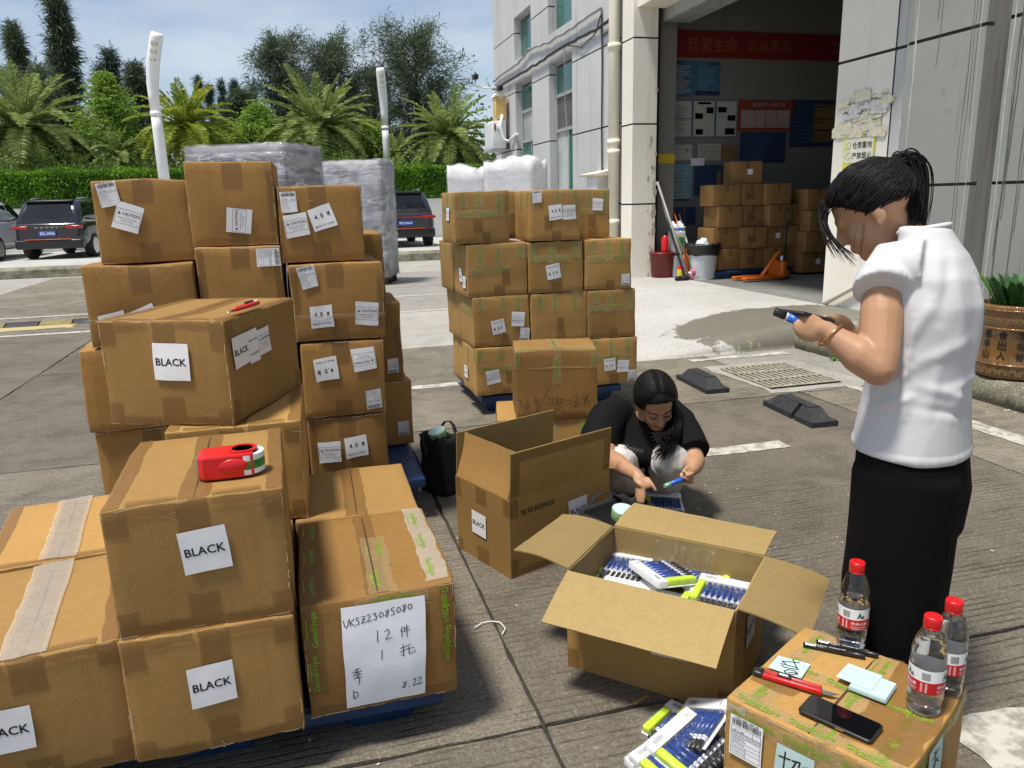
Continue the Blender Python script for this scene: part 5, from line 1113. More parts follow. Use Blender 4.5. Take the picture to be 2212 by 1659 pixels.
RG = [((1900, 700, 1.84), (1935, 780, 1.84), .012, .006), ((2085, 640, 1.84), (2095, 860, 1.84), .016, .006), ((1990, 900, 1.84), (2000, 780, 1.84), .014, .005), ((2040, 905, 1.84), (2062, 800, 1.84), .014, .005), ((1950, 905, 1.84), (1955, 840, 1.84), .010, .005), ((1940, 560, 1.84), (1962, 660, 1.86), .012, -.004), ((1962, 660, 1.86), (1935, 740, 1.87), .012, .006), ((1936, 690, 1.87), (1938, 905, 1.86), .006, .006), ((1880, 850, 1.90), (1945, 800, 1.86), .012, .007), ((1876, 880, 1.90), (1950, 858, 1.86), .010, .007), ((1878, 825, 1.90), (1930, 770, 1.87), .012, .007), ((1950, 830, 1.86), (2060, 865, 1.88), .014, .006), ((1945, 790, 1.86), (2040, 740, 1.87), .016, .006), ((2000, 620, 1.87), (2030, 800, 1.88), .018, .006), ((2050, 600, 1.90), (2078, 760, 1.92), .018, .006), ((1960, 880, 1.86), (2080, 900, 1.90), .010, -.005), ((1870, 565, 1.83), (1905, 600, 1.80), .010, .005), ((1900, 550, 1.80), (1935, 610, 1.80), .010, .005), ((2010, 840, 1.87), (2090, 800, 1.92), .012, .006), ((1990, 560, 1.88), (1975, 700, 1.87), .014, -.006)]
shirt = S_.fused('t_shirt', MT['white_tee'], W, .0055, 8, .0085, (4.5, 4.5, 2.0), 3, [(D1p(*a), D1p(*c), w_, h_) for a, c, w_, h_ in RG])
b = MB(); nk = L1(.020, 0, 1.357); n = 28; b.tube([nk+f1*.054*math.cos(2*PI*i/n)+l1*.055*math.sin(2*PI*i/n)-ZU*.010*math.cos(2*PI*i/n) for i in range(n+1)], .0065, 8, 0, True, 1.); b.build('collar', MT['white_tee'], W)
# trousers
T_ = Body(); T_.rings((L1(0, 0, .86), f1*.108, l1*.145), (L1(-.004, 0, .79), f1*.126, l1*.164), (L1(-.012, 0, .70), f1*.130, l1*.172), (L1(-.008, 0, .60), f1*.124, l1*.170))
for s_ in (-1, 1): T_.rings((L1(-.005, s_*.075, .76), f1*.122, l1*.095), (L1(.0, s_*.082, .55), f1*.116, l1*.094), (L1(.005, s_*.085, .32), f1*.114, l1*.092), (L1(.005, s_*.088, .06), f1*.118, l1*.095))
T_.fused('trousers', MT['black_trousers'], W, .007, 8, .010, (8, 8, 2), 9)
for s_ in (-1, 1): b = Body(); b.rings((L1(.05, s_*.088, .0), f1*.125, l1*.045), (L1(.05, s_*.088, .03), f1*.128, l1*.047), (L1(.04, s_*.088, .075), f1*.09, l1*.042)); b.build('shoe', MT['black_plastic'], W)
# hair
def line1(d_):   # pulled back: bare face and ear, hair above the nape
    ear = max(abs(d_.y)-.80, 0)
    v = d_.z+.42-(.62*sst(d_.x, .05, .75))+.10*sst(-d_.x, .2, .9); v -= .35*sst(d_.x, .60, .95)*sst(.45-d_.z, -.3, .5)
    return sst(v, -.06, .10)*sst(.93-d_.x+.6*max(0, d_.z), 0, .12)
hair_cap(HC, hf, hu, line1, MT['hair'], W, .98, 1.11)
tie = D1p(1932, 376, 1.945); sl_ = []
rs_ = random.Random(4)
for k in range(620):       # combed strands from hairline to the tie
    a_ = rs_.uniform(-2.6, 2.6); st_ = rs_.uniform(-.30, .75) if abs(a_) < 1.0 else rs_.uniform(-.55, .6); d_ = Vector((math.cos(a_)*math.cos(st_), math.sin(a_)*math.cos(st_), math.sin(st_)))
    if line1(d_) < .3: continue
    gp = lambda q: HC+hf*((-.010+q.x*.112)*.98)+hs*(q.y*.0888*.98)+hu*((.030+q.z*.103)*.98)
    tl_ = tie-HC; td_ = Vector((tl_.dot(hf)+.01, tl_.dot(hs), tl_.dot(hu)-.03)).normalized(); pts = []
    for i in range(8):
        t_ = i/7; q = d_.lerp(td_, t_).normalized(); pts.append(gp(q)+(q.x*hf+q.y*hs+q.z*hu)*.002)
    pts[-1] = tie+Vector((rs_.uniform(-.01, .01), rs_.uniform(-.01, .01), rs_.uniform(-.01, .01))); sl_.append((pts, .0017))
for k in range(420):       # ponytail
    j_ = Vector((rs_.gauss(0, .012), rs_.gauss(0, .012), rs_.gauss(0, .010))); w_ = rs_.uniform(-1, 1); e_ = D1p(1978+w_*22, 465+rs_.uniform(-45, 40), 1.94+.035*rs_.uniform(-1, 1))
    sl_.append((bez(tie+j_*.5, D1p(1938, 322, 1.94)+j_*.9, D1p(2004+w_*14, 322, 1.94)+j_*.9, e_, 14), .0026))
for k in range(70): # loose bits at tie
    a_ = rs_.uniform(0, 6.28); p_ = tie+Vector((rs_.gauss(0, .012), rs_.gauss(0, .012), rs_.gauss(0, .012))); sl_.append((bez(p_, p_+RH*rs_.uniform(-.05, .01)+ZU*rs_.uniform(0, .035), p_+RH*rs_.uniform(-.06, -.01)+ZU*rs_.uniform(-.02, .03), p_+RH*rs_.uniform(-.06, .0)+ZU*rs_.uniform(-.04, .0), 6), .0012))
fore = HC+hf*.085+hu*.075
for k in range(64):        # fringe hanging down past the face
    t_ = rs_.random(); s0 = fore+hs*rs_.uniform(-.05, .05)+hu*rs_.uniform(-.015, .02)-hf*rs_.uniform(0, .01); e_ = D1p(1790+t_*62, 545+t_*30+rs_.uniform(-25, 8), 1.93+rs_.uniform(-.03, .03)); sl_.append((bez(s0, s0+hf*.035-ZU*.01, D1p(1778+t_*22, 520, 1.93), e_, 10), .0013))
for k in range(4): s0 = HC+hf*rs_.uniform(.0, .05)+hs*.078*(1 if (HC+hs*.1).dot(FW) < HC.dot(FW) else -1)-hu*.01; sl_.append((bez(s0, s0-ZU*.03+RH*rs_.uniform(-.01, .01), s0-ZU*.07+RH*rs_.uniform(-.02, .015), s0-ZU*rs_.uniform(.09, .13)+RH*rs_.uniform(-.02, .02), 7), .0005))
strands(sl_, .002, MT['hair'], W, 'ponytail')
b = MB(); n = 16; b.tube([tie+RH*.020*math.cos(2*PI*i/n)+FH*.020*math.sin(2*PI*i/n)+ZU*.006*math.sin(3*i) for i in range(n+1)], .006, 8); b.build('hair_tie', MT['hair'], W)
# bangle
b = MB(); fa = (wr-el_).normalized(); q1_ = fa.cross(ZU).normalized(); q2_ = fa.cross(q1_); bc = wr-fa*.012; n = 32; b.tube([bc+q1_*.031*math.cos(2*PI*i/n)+q2_*.033*math.sin(2*PI*i/n)+fa*.006*math.sin(2*PI*i/n) for i in range(n+1)], .0026, 8); b.build('bangle', plain('gold', (.83, .50, .20), .18, .05, 5, 1.), W)
# what she holds
m1 = thing('marker_pen', 'thick blue and black marker in the hand of the standing person', 'marker', O1+Q(240, 320, 1.835)); a_ = Vector(); c_ = Q(800, 560, 1.835)-Q(240, 320, 1.835)
b = MB(); b.tube([a_, c_*.02, c_*.36], [.009, .0105, .0105], 16); b.build('cap', MT['black_plastic'], m1); b = MB(); b.tube([c_*.36, c_*.47], .0095, 16); b.build('ring', ringm, m1); b = MB(); b.tube([c_*.47, c_*1.0], .0105, 16); b.build('barrel', blue2, m1)
m2 = thing('phone', 'black phone held between both hands of the standing person', 'phone', O1+Q(880, 420, 1.88)); a_ = Q(500, 320, 1.86)-Q(880, 420, 1.88); c_ = Q(1280, 520, 1.98)-Q(880, 420, 1.88); dx = (c_-a_); b = MB()
ux = dx.normalized(); uz = (ZU-ux*ux.z).normalized(); uy = uz.cross(ux); Mx = Matrix((ux, uy, uz)).transposed().to_4x4(); b.cbox(-.075, .075, -.034, .034, -.0045, .0045, .004, 0, Mx); b.build('case', MT['black_plastic'], m2); b = MB(); b.cbox(-.071, .071, -.031, .031, .0046, .0054, .0004, 0, Mx); b.build('screen', MT['black_plastic'], m2)

# ---------------- the crouching person
O2 = Vector((1.52, 3.42, 0)); K2 = thing('person', 'person crouching in a black T-shirt and cream trousers, looking down at a marker pack', 'person', O2)
def A2(u, v, d_): return AD(u, v, d_)-O2
Z3 = lambda x, y, d_: A2((2300+x/2.5527)/1.85172, (1450+y/2.5527)/1.85172, d_)
B = Body(); HC2 = A2(1416, 868, 3.50); h2 = (FH*-.80+RH*.10-ZU*.52).normalized(); s2 = h2.cross((ZU-RH*.10).normalized()).normalized(); u2 = s2.cross(h2).normalized()
ntop = A2(1392, 896, 3.60); B.limb((A2(1392, 925, 3.68), .060), (ntop, .052), (HC2-h2*.03-u2*.03, .05)); P2h, _s = head_parts(B, HC2, h2, u2, 1.06)
B.rings((A2(1393, 880, 3.72), RH*.12, FH*.06), (A2(1392, 920, 3.74), RH*.16, FH*.09), (A2(1396, 980, 3.80), RH*.15, FH*.11), (A2(1400, 1030, 3.85), RH*.15, FH*.13))
sa_, ea_, wa_ = A2(1318, 885, 3.70), A2(1308, 985, 3.42), Z3(630, 1150, 3.18); B.limb((sa_, .055), (sa_.lerp(ea_, .5), .05), (ea_, .043), (ea_.lerp(wa_, .4), .043), (ea_.lerp(wa_, .8), .031), (wa_, .026))
pa_ = Z3(690, 1215, 3.15); hand(B, wa_, pa_, RH*.4-FH*.5+ZU*.7, [[Z3(660, 1270, 3.14), Z3(650, 1340, 3.13), Z3(640, 1420, 3.13)], [Z3(680, 1280, 3.13), Z3(675, 1360, 3.12), Z3(672, 1430, 3.12)], [Z3(700, 1285, 3.12), Z3(705, 1360, 3.115), Z3(700, 1430, 3.115)], [Z3(640, 1250, 3.15), Z3(632, 1320, 3.15), Z3(625, 1380, 3.15)]], [Z3(740, 1190, 3.14), Z3(790, 1250, 3.12), Z3(822, 1305, 3.115)], .0088, .040, .046)
sb_, eb_, wb_ = A2(1462, 900, 3.66), Z3(1225, 1010, 3.42), Z3(1200, 1090, 3.34); B.limb((sb_, .055), (sb_.lerp(eb_, .6), .052), (eb_, .045), (eb_.lerp(wb_, .5), .042), (wb_, .030))
pb_ = Z3(1160, 1135, 3.30); hand(B, wb_, pb_, RH*.2-FH*.9+ZU*.2, [[Z3(1130, 1090, 3.28), Z3(1105, 1110, 3.26), Z3(1150, 1130, 3.25)], [Z3(1200, 1130, 3.27), Z3(1170, 1150, 3.245), Z3(1140, 1155, 3.245)], [Z3(1200, 1180, 3.28), Z3(1150, 1190, 3.25), Z3(1100, 1180, 3.25)], [Z3(1195, 1220, 3.29), Z3(1150, 1225, 3.265), Z3(1105, 1215, 3.265)]], [Z3(1110, 1120, 3.30), Z3(1085, 1150, 3.28), Z3(1095, 1180, 3.27)], .0088, .036, .042)
kl, kr = A2(1336, 1000, 3.46), A2(1450, 995, 3.46); hl, hr = A2(1375, 1030, 3.86), A2(1425, 1030, 3.86); al, ar = Vector((1.40, 3.42, .09))-O2, Vector((1.66, 3.34, .09))-O2
for h_, k_, a_ in ((hl, kl, al), (hr, kr, ar)): B.limb((h_, .075), (k_, .055), (a_, .04)); B.limb((a_-ZU*.04, .035), (a_-ZU*.055-FH*.13, .028))
B.fused('body', MT['skin'], K2, .0048, 4)
S_ = Body(); S_.rings((A2(1392, 868, 3.66), RH*.085, FH*.06), (A2(1391, 880, 3.66), RH*.145, FH*.085), (A2(1390, 905, 3.66), RH*.185, FH*.105), (A2(1390, 940, 3.66), RH*.195, FH*.13), (A2(1393, 975, 3.68), RH*.19, FH*.15), (A2(1396, 1005, 3.72), RH*.18, FH*.16), n=32)
S_.tube([A2(1345, 885, 3.66), A2(1315, 905, 3.62), A2(1295, 945, 3.53), A2(1288, 968, 3.48)], [.085, .092, .088, .085], 22); S_.tube([A2(1438, 890, 3.66), A2(1466, 915, 3.60), A2(1488, 960, 3.49), A2(1496, 978, 3.45)], [.080, .086, .080, .078], 22); S_.ell(A2(1365, 985, 3.52), RH*.10, FH*.08, ZU*.06, 18, 10)
S_.fused('t_shirt', MT['black_tee'], K2, .006, 8, .008, (6, 6, 3), 5)
p = P2(); p.text('Onkyst', 0, 0, .09, .0, R(-14)); q0 = Z3(600, 885, 3.425); p.mapped(lambda x, y: q0+RH*x+ZU*y).build('shirt_print', MT['grey_ink'], K2)
T_ = Body()
for h_, k_, a_, q in ((hl, kl, al, -1), (hr, kr, ar, 1)):
    T_.tube([h_, h_.lerp(k_, .5), k_+ZU*.0], [.115, .105, .080], 22); T_.ell(k_, (.080, 0, 0), (0, .080, 0), (0, 0, .080), 20, 12); T_.tube([k_, k_.lerp(a_, .4)-FH*.0, k_.lerp(a_, .8), a_-ZU*.03], [.088, .100, .088, .072], 22)
T_.ell((hl+hr)/2+ZU*.02, RH*.19, FH*.14, ZU*.13, 20, 12); T_.fused('trousers', MT['cream_trousers'], K2, .0065, 7, .012, (9, 9, 4), 7, [(Z3(*a, 3.4), Z3(*c, 3.4), .016, h_) for a, c, h_ in (((980, 960), (1060, 900), .008), ((860, 1000), (940, 1180), .010), ((920, 1010), (900, 1260), -.008), ((1000, 1000), (980, 1250), .009), ((780, 1060), (860, 1220), .009), ((1040, 940), (1050, 1080), -.007), ((440, 860), (540, 960), .008))])
for a_ in (al, ar): b = Body(); b.rings((a_-FH*.05-ZU*.09, FH*.13, RH*.045), (a_-FH*.05-ZU*.06, FH*.132, RH*.047), (a_-FH*.03-ZU*.015, FH*.09, RH*.042)); b.build('shoe', MT['white_plastic'], K2)
def line2(d_):
    v = .75-d_.x+1.1*max(0, d_.z-.28)-.3*max(0, .0-d_.z); v2 = d_.z+.48-.35*max(0, d_.x)
    return sst(v, .0, .16)*sst(v2, 0, .2)
hair_cap(HC2, h2, u2, line2, MT['hair'], K2, 1.06, 1.14)
sl_ = []; rs_ = random.Random(9)
for k in range(1100):   # parted in the middle, combed to the back
    sg = 1 if rs_.random() < .5 else -1; y0 = rs_.uniform(.02, .5)*sg; x0 = rs_.uniform(.10, .62); gp = lambda q: HC2+h2*((-.010+q.x*.115)*1.06)+s2*(q.y*.0912*1.06)+u2*((.030+q.z*.1065)*1.06)
    x0 = rs_.uniform(-1.6, .62); d0 = Vector((x0, y0*.2, 1)).normalized(); d1 = Vector((x0*.55+rs_.uniform(.05, .3), sg*.85, rs_.uniform(.15, .45))).normalized(); d2 = Vector((x0*.3-rs_.uniform(.1, .4), sg*.9, rs_.uniform(-.4, .0))).normalized(); pts = []
    for i in range(10):
        t_ = i/9; q = (d0*(1-t_)**2+d1*2*t_*(1-t_)+d2*t_*t_).normalized(); pts.append(gp(q)+(h2*q.x+s2*q.y+u2*q.z)*.002)
    sl_.append((pts, .0018))
for k in range(320):   # long tail over the shoulder, hanging in front
    w_ = rs_.uniform(-1, 1); v_ = rs_.uniform(-1, 1); st_ = Z3(1010+20*w_, 440+40*v_, 3.56+.03*v_); e_ = Z3(885+w_*45+rs_.uniform(-85, 85), 920+rs_.uniform(-200, 90)+w_*w_*-50, 3.36+.03*v_); sl_.append((bez(st_, Z3(1075+35*w_, 590, 3.50+.03*v_), Z3(1060+w_*60, 770, 3.40+.03*v_), e_, 10), .0032))
for k in range(45): w_ = rs_.uniform(0, 1); st_ = Z3(1030, 400+60*w_, 3.58); e_ = Z3(1130+rs_.uniform(-30, 50), 600+rs_.uniform(-20, 70), 3.62); sl_.append((bez(st_, Z3(1060, 480, 3.58), Z3(1110, 540, 3.6), e_, 7), .0014))
strands(sl_, .002, MT['hair'], K2, 'long_hair')
# brows, lashes, lips
lipm = plain('lips', (.42, .12, .10), .4, .1); brow = MT['hair']
def onface(a, b_, off=.0): return P2h(a+off, b_, 0)
for q in (-1, 1):
    b = MB(); b.tube([P2h(.093, q*.014, .024), P2h(.0935, q*.028, .031), P2h(.083, q*.046, .028), P2h(.073, q*.054, .022)], [.0022, .0028, .0024, .001], 6); b.build('eyebrow', brow, K2)
    b = MB(); b.tube([P2h(.0865, q*.014, .0), P2h(.0905, q*.026, -.005), P2h(.0865, q*.038, -.005), P2h(.078, q*.048, .001)], [.0013, .0024, .0024, .0013], 6); b.build('eyelash', brow, K2)
    b = MB(); b.ell(P2h(.0835, q*.030, .002), h2*.006, s2*.013, u2*.007, 12, 8); b.build('eyelid', MT['skin'], K2)
b = MB(); b.ell(P2h(.0925, 0, -.0575), h2*.0085, s2*.025, u2*.0055, 16, 8); b.ell(P2h(.0905, 0, -.0665), h2*.0085, s2*.020, u2*.006, 16, 8); b.build('lips', lipm, K2); b = MB(); b.tube([P2h(.088, -.025, -.0605), P2h(.098, 0, -.062), P2h(.088, .025, -.0605)], .0011, 6); b.build('mouth_line', plain('mouth_dark', (.10, .02, .02), .5), K2)
# marker in her hand
m3 = thing('marker_pen', 'blue marker with a pale green end held by the crouching person', 'marker', O2+Z3(915, 1262, 3.20)); c_ = Z3(1110, 1185, 3.255)-Z3(915, 1262, 3.20)
b = MB(); b.tube([Vector(), c_*.28], [.0085, .0095], 14); b.build('end', plain('pale_green_plastic', (.25, .50, .36), .35), m3); b = MB(); b.tube([c_*.28, c_], .0095, 14); b.build('barrel', blue2, m3)
# ================================================================ BEYOND THE YARD: wall, hedge, trees, lamps, cars, wrapped goods
far_p = tag(MB().box(-60, 40, 20.4, 33, -.02, .13).build('pavement', MT['concrete_pale']), None, None, None, 'structure')
b = MB(); rg = []
for i in range(121):
    x = -20+24.9*i/120; w = noise.noise(Vector((x*2, 0, 0)))*.02; rg.append([(x, 20.06+w, -.01), (x, 20.07+w, .16), (x, 20.12+w*2, .22+w*.5), (x, 20.40, .225), (x, 20.40, -.01)])
b.loft(rg, 0, True, True, False); far_k = tag(b.build('kerb', MT['kerb']), None, None, None, 'structure')
yw = thing('yard_wall', 'low white wall below the hedge behind the parked cars', 'wall', (0, 30, 0))
for i in range(9): MB().box(-40+i*6.5, -40+i*6.5+6.47, 0, .25, 0, 1.93+.012*i-.03).build('wall_panel', MT['wall_white'], yw)
b = MB(); b.box(-40, 18.5, -.02, .27, 1.86, 1.90); 
# leaves
def leaf_mat(name, c, c2, tr=.35, rough=.55):
    t = NT(name); v = t.n('NewGeometry'); f = t.noise(.9, 3, .6, v.outputs['Position']); f2 = t.noise(7, 3, .6, v.outputs['Position'])
    k = t.mix(t.ramp(f, (.35, 0.), (.65, 1.)), c, c2); k = t.mix(t.ramp(f2, (.4, 0.), (.62, .5)), k, tuple(x*.55 for x in c))
    t.col(k).rough(rough).set(Specular_IOR_Level=.35)
    tl = t.n('BsdfTranslucent'); t.l(k, tl.inputs[0]); mxs = t.n('MixShader'); mxs.inputs[0].default_value = tr
    out = [n for n in t.t.nodes if n.type == 'OUTPUT_MATERIAL'][0]; t.l(t.b.outputs[0], mxs.inputs[1]); t.l(tl.outputs[0], mxs.inputs[2]); t.l(mxs.outputs[0], out.inputs[0]); return t.m
MT['casu'] = leaf_mat('casuarina_needles', (.085, .125, .070), (.155, .200, .105), .3); MT['casu2'] = leaf_mat('far_conifer_needles', (.050, .085, .070), (.080, .120, .090), .3)
MT['palm_y'] = leaf_mat('palm_leaf_bright', (.27, .35, .04), (.42, .46, .06), .4); MT['palm_g'] = leaf_mat('palm_leaf', (.22, .30, .085), (.36, .44, .14), .35); MT['light'] = leaf_mat('light_leaf', (.19, .33, .04), (.33, .46, .07), .45)
MT['bamboo'] = leaf_mat('bamboo_leaf', (.22, .34, .07), (.36, .48, .12), .45); MT['hedge'] = leaf_mat('hedge_leaf', (.085, .21, .014), (.22, .42, .03), .4); MT['shade_leaf'] = leaf_mat('deep_leaf', (.05, .11, .03), (.09, .17, .04), .3)
MT['bark'] = plain('bark', (.10, .085, .065), .9, .35, 6, bump=.6); MT['palm_bark'] = plain('palm_bark', (.085, .062, .042), .95, .5, 10, bump=.9)
def unit(a): return a/np.maximum(np.linalg.norm(a, axis=1, keepdims=True), 1e-9)
def leaves(C, D, L_, W_, bend=.0):
    """diamond leaves: base points C, directions D, lengths, widths -> V, F (quads)"""
    n = len(C); D = unit(D); s_ = unit(np.cross(D, rng.normal(size=(n, 3)))); L_ = np.broadcast_to(L_, (n,))[:, None]; W_ = np.broadcast_to(W_, (n,))[:, None]
    V = np.empty((n, 4, 3)); V[:, 0] = C; V[:, 1] = C+D*L_*.45+s_*W_*.5; V[:, 2] = C+D*L_+np.array([0, 0, -bend])*L_; V[:, 3] = C+D*L_*.45-s_*W_*.5
    return V.reshape(-1, 3), np.arange(n*4).reshape(n, 4)
def tree(name, label, cat, base, parts, group):
    t_ = thing(name, label, cat, base, 0, group); return t_
def casuarina(label, u, v0, v1, hw_px, Y, seed, m='casu', dens=1., group='dark feathery trees behind the hedge', open_=.0):
    top = AY(u, v0, Y); base = Vector((top.x, Y, 0)); H_ = top.z; low = AY(u, v1, Y).z; sc = abs(AY(u+hw_px, v1, Y).x-top.x); r_ = np.random.default_rng(seed)
    t_ = thing('casuarina_tree', label, 'tree', base, 0, group)
    b = MB(); b.tube([(0, 0, 0), (.1, 0, H_*.4), (-.05, .05, H_*.75), (0, 0, H_*.97)], [.20, .15, .09, .02], 8); b.build('trunk', MT['bark'], t_)
    C, D, Ls, Ws = [], [], [], []; nb = int(40*dens); bb = MB()
    for k in range(nb):
        f = (k+.5)/nb; z = low*.72+(H_-low*.72)*f**.9; prof = math.sin(math.pi*min(1, .12+.80*(1-f)**.75))*(.55+.75*r_.random()) if hw_px > 72 else (1-f)**.6*(.55+1.0*r_.random())
        rad = sc*max(.10, prof); a_ = r_.uniform(0, 6.283); tip = np.array([math.cos(a_)*rad, math.sin(a_)*rad*.7, z+rad*.35+r_.normal(0, .2)]); root = np.array([0, 0, z-rad*.35])
        bb.tube([root, (root*.5+tip*.5)+np.array([0, 0, .08*rad]), tip], [.035, .022, .006], 4)
        for s_ in range(5):
            q = root+(tip-root)*(.35+.65*s_/4); n = int(36*(1-open_*.5)); cs = q+r_.normal(size=(n, 3))*np.array([.22, .22, .20])*(.5+.5*sc/2)
            out = unit((tip-root)[None, :].repeat(n, 0))*.6+r_.normal(size=(n, 3))*.55+np.array([0, 0, .12]); C.append(cs); D.append(out); Ls.append(r_.uniform(.25, .65, n)); Ws.append(r_.uniform(.022, .055, n))
    V, F = leaves(np.concatenate(C), np.concatenate(D), np.concatenate(Ls), np.concatenate(Ws), .25); npmesh('crown', V, F, MT[m], t_); bb.build('limbs', MT['bark'], t_)
    return t_
ca = [('narrow dark tree at the frame edge with a bent top', 28, 62, 250, 44, 46, 1, 1.5), ('tallest dark feathery tree touching the top of the picture', 116, -8, 265, 70, 44, 2, 2.2), ('hazy feathery tree behind the light green tree', 232, 122, 290, 62, 50, 3, 1.3), ('dark feathery tree between the light green tree and the lamp', 292, 146, 295, 55, 47, 4, 1.4),
      ('broad feathery tree with two tops over the pale palm', 606, 92, 285, 76, 46, 5, 2.0), ('broad feathery tree between palm and second lamp', 712, 98, 290, 84, 45, 6, 2.2), ('spreading feathery tree behind the second lamp', 896, 78, 290, 98, 44, 7, 2.4), ('low dark tree at the frame edge behind the palm', 60, 168, 290, 80, 42, 8, 1.6), ('feathery tree low behind the bright palm', 520, 205, 300, 60, 43, 15, 1.3), ('dark tree filling the gap beside the second lamp', 805, 160, 300, 70, 48, 16, 1.6)]
for lab, u, v0, v1, hp, Y, sd_, de in ca: casuarina(lab, u, v0, v1, hp, Y, sd_, 'casu' if sd_ != 3 else 'casu2', de)
for i, (u, v0, v1, hp) in enumerate(((392, 205, 262, 14), (428, 172, 262, 13), (452, 190, 262, 12), (478, 185, 262, 13), (505, 178, 265, 17), (545, 195, 265, 16))):
    casuarina(['short pointed conifer just beside the first lamp', 'slim pointed conifer in the far row, tallest and thinnest', 'slim conifer in the far row, second of the slender ones', 'slim conifer in the middle of the far row', 'rounded dark conifer in the far row', 'last conifer of the far row beside the broad trees'][i], u, v0, v1, hp, 70, 20+i, 'casu2', .6, 'slim conifers in the far row')
def palm(label, u, v, rpx, Y, seed, m, nf=34, up=.35):
    c = AY(u, v, Y); rad = rpx/KF*Y*1.05; r_ = np.random.default_rng(seed); t_ = thing('palm_tree', label, 'tree', (c.x, Y, 0), 0, 'date palms above the hedge'); hz = c.z
    b = MB(); n = 26; b.tube([(0, 0, hz*i/n) for i in range(n+1)], [.17+.05*(i % 2)+.06*(i/n) for i in range(n+1)], 10); b.build('trunk', MT['palm_bark'], t_)
    C, D, Ls, Ws = [], [], [], []; rb = MB()
    for k in range(nf):
        a_ = k*2.39996+r_.uniform(-.2, .2); el = R(78)-R(105)*(k/nf)**.8+r_.uniform(-.1, .1); L_ = rad*r_.uniform(.95, 1.2)*(.8 if k < 5 else 1); d0 = np.array([math.cos(a_)*math.cos(el), math.sin(a_)*math.cos(el), math.sin(el)]); p = np.array([0, 0, hz]); pts = [p.copy()]; ns = 16
        for s_ in range(ns): p = p+d0*L_/ns; d0 = d0+np.array([0, 0, -.055-.05*(1-abs(math.sin(el)))]); d0 /= np.linalg.norm(d0); pts.append(p.copy())
        pts = np.array(pts); rb.tube(pts[::2], [.03*(1-i/len(pts[::2]))+.004 for i in range(len(pts[::2]))], 4)
        nl = 58
        for s_ in (-1, 1):
            f = np.linspace(.10, .995, nl); i0 = np.clip((f*ns).astype(int), 0, ns-1); fr = (f*ns-i0)[:, None]; q = pts[i0]*(1-fr)+pts[i0+1]*fr; tg = unit(pts[i0+1]-pts[i0]); sd_ = unit(np.cross(tg, np.array([0, 0, 1.])))*s_
            dr = tg*.75+sd_*1.0+np.array([0, 0, .30])+r_.normal(size=(nl, 3))*.10; C.append(q); D.append(dr); Ls.append(rad*.165*np.sin(np.pi*np.clip(.15+.8*f, 0, 1))*r_.uniform(.85, 1.15, nl)+.06); Ws.append(np.full(nl, .034*rad/2.2+.018))
    V, F = leaves(np.concatenate(C), np.concatenate(D), np.concatenate(Ls), np.concatenate(Ws), .12); npmesh('crown', V, F, MT[m], t_); rb.build('fronds', MT['palm_y'], t_)
for a in (('wide palm at the frame edge above the hedge', 52, 285, 128, 33, 1, 'palm_g', 60), ('bright yellow green palm beside the first lamp', 402, 278, 100, 32, 2, 'palm_y', 52), ('bushy grey green palm in the middle of the row', 690, 285, 122, 34, 3, 'palm_g', 66), ('palm with drooping fronds next to the building', 968, 300, 110, 32.5, 4, 'palm_g', 56), ('small upright palm beside the second lamp', 860, 330, 52, 34, 5, 'palm_g', 20), ('small young palm in front of the light green tree', 255, 335, 62, 32, 6, 'palm_g', 20)): palm(*a)
def tiered(label, u, v0, v1, wpx, Y, seed, m='light'):
    top = AY(u, v0, Y); base = Vector((top.x, Y, 0)); low = AY(u, v1, Y).z; H_ = top.z; w = wpx/KF*Y; r_ = np.random.default_rng(seed); t_ = thing('broadleaf_tree', label, 'tree', base, 0, 'light green trees behind the hedge')
    b = MB(); b.tube([(0, 0, 0), (.05, 0, H_*.5), (0, 0, H_*.95)], [.11, .07, .015], 7); b.build('trunk', MT['bark'], t_); C, D, Ls, Ws = [], [], [], []; bb = MB(); nb = 44
    for k in range(nb):
        f = (k+.5)/nb; z = low+(H_-low)*f; rad = w*((1-f)**.8*.95+.08)*r_.uniform(.65, 1.15); a_ = k*2.4+r_.uniform(-.3, .3); root = np.array([0, 0, z-.1*rad]); tip = np.array([math.cos(a_)*rad, math.sin(a_)*rad, z+.35*rad]); bb.tube([root, tip], [.025, .006], 4)
        n = int(90+150*rad/w); g_ = r_.uniform(.25, 1.05, n)[:, None]; q = root+(tip-root)*g_; q = q+r_.normal(size=(n, 3))*np.array([.20, .20, .07])*(.5+rad/w); C.append(q); D.append(r_.normal(size=(n, 3))*np.array([1, 1, .45])+np.array([0, 0, .1])); Ls.append(r_.uniform(.10, .2, n)); Ws.append(r_.uniform(.05, .09, n))
    V, F = leaves(np.concatenate(C), np.concatenate(D), np.concatenate(Ls), np.concatenate(Ws), .1); npmesh('crown', V, F, MT[m], t_); bb.build('limbs', MT['bark'], t_)
tiered('light green tiered tree between the edge palm and the first lamp', 222, 158, 330, 66, 36, 1); tiered('yellow green tree between the bright palm and the bushy palm', 552, 228, 330, 62, 36, 2); tiered('small light green tree behind the second lamp', 800, 262, 345, 48, 36, 3)
tiered('green bush with broad dark leaves behind the wrapped goods', 480, 262, 350, 60, 37, 4, 'shade_leaf'); tiered('dark green bush below the edge palm', 150, 300, 372, 60, 34, 5, 'shade_leaf'); tiered('dark green bush below the bushy palm', 640, 312, 372, 60, 35, 6, 'shade_leaf'); tiered('dark green bush below the palm by the building', 1010, 320, 380, 50, 35, 7, 'shade_leaf')
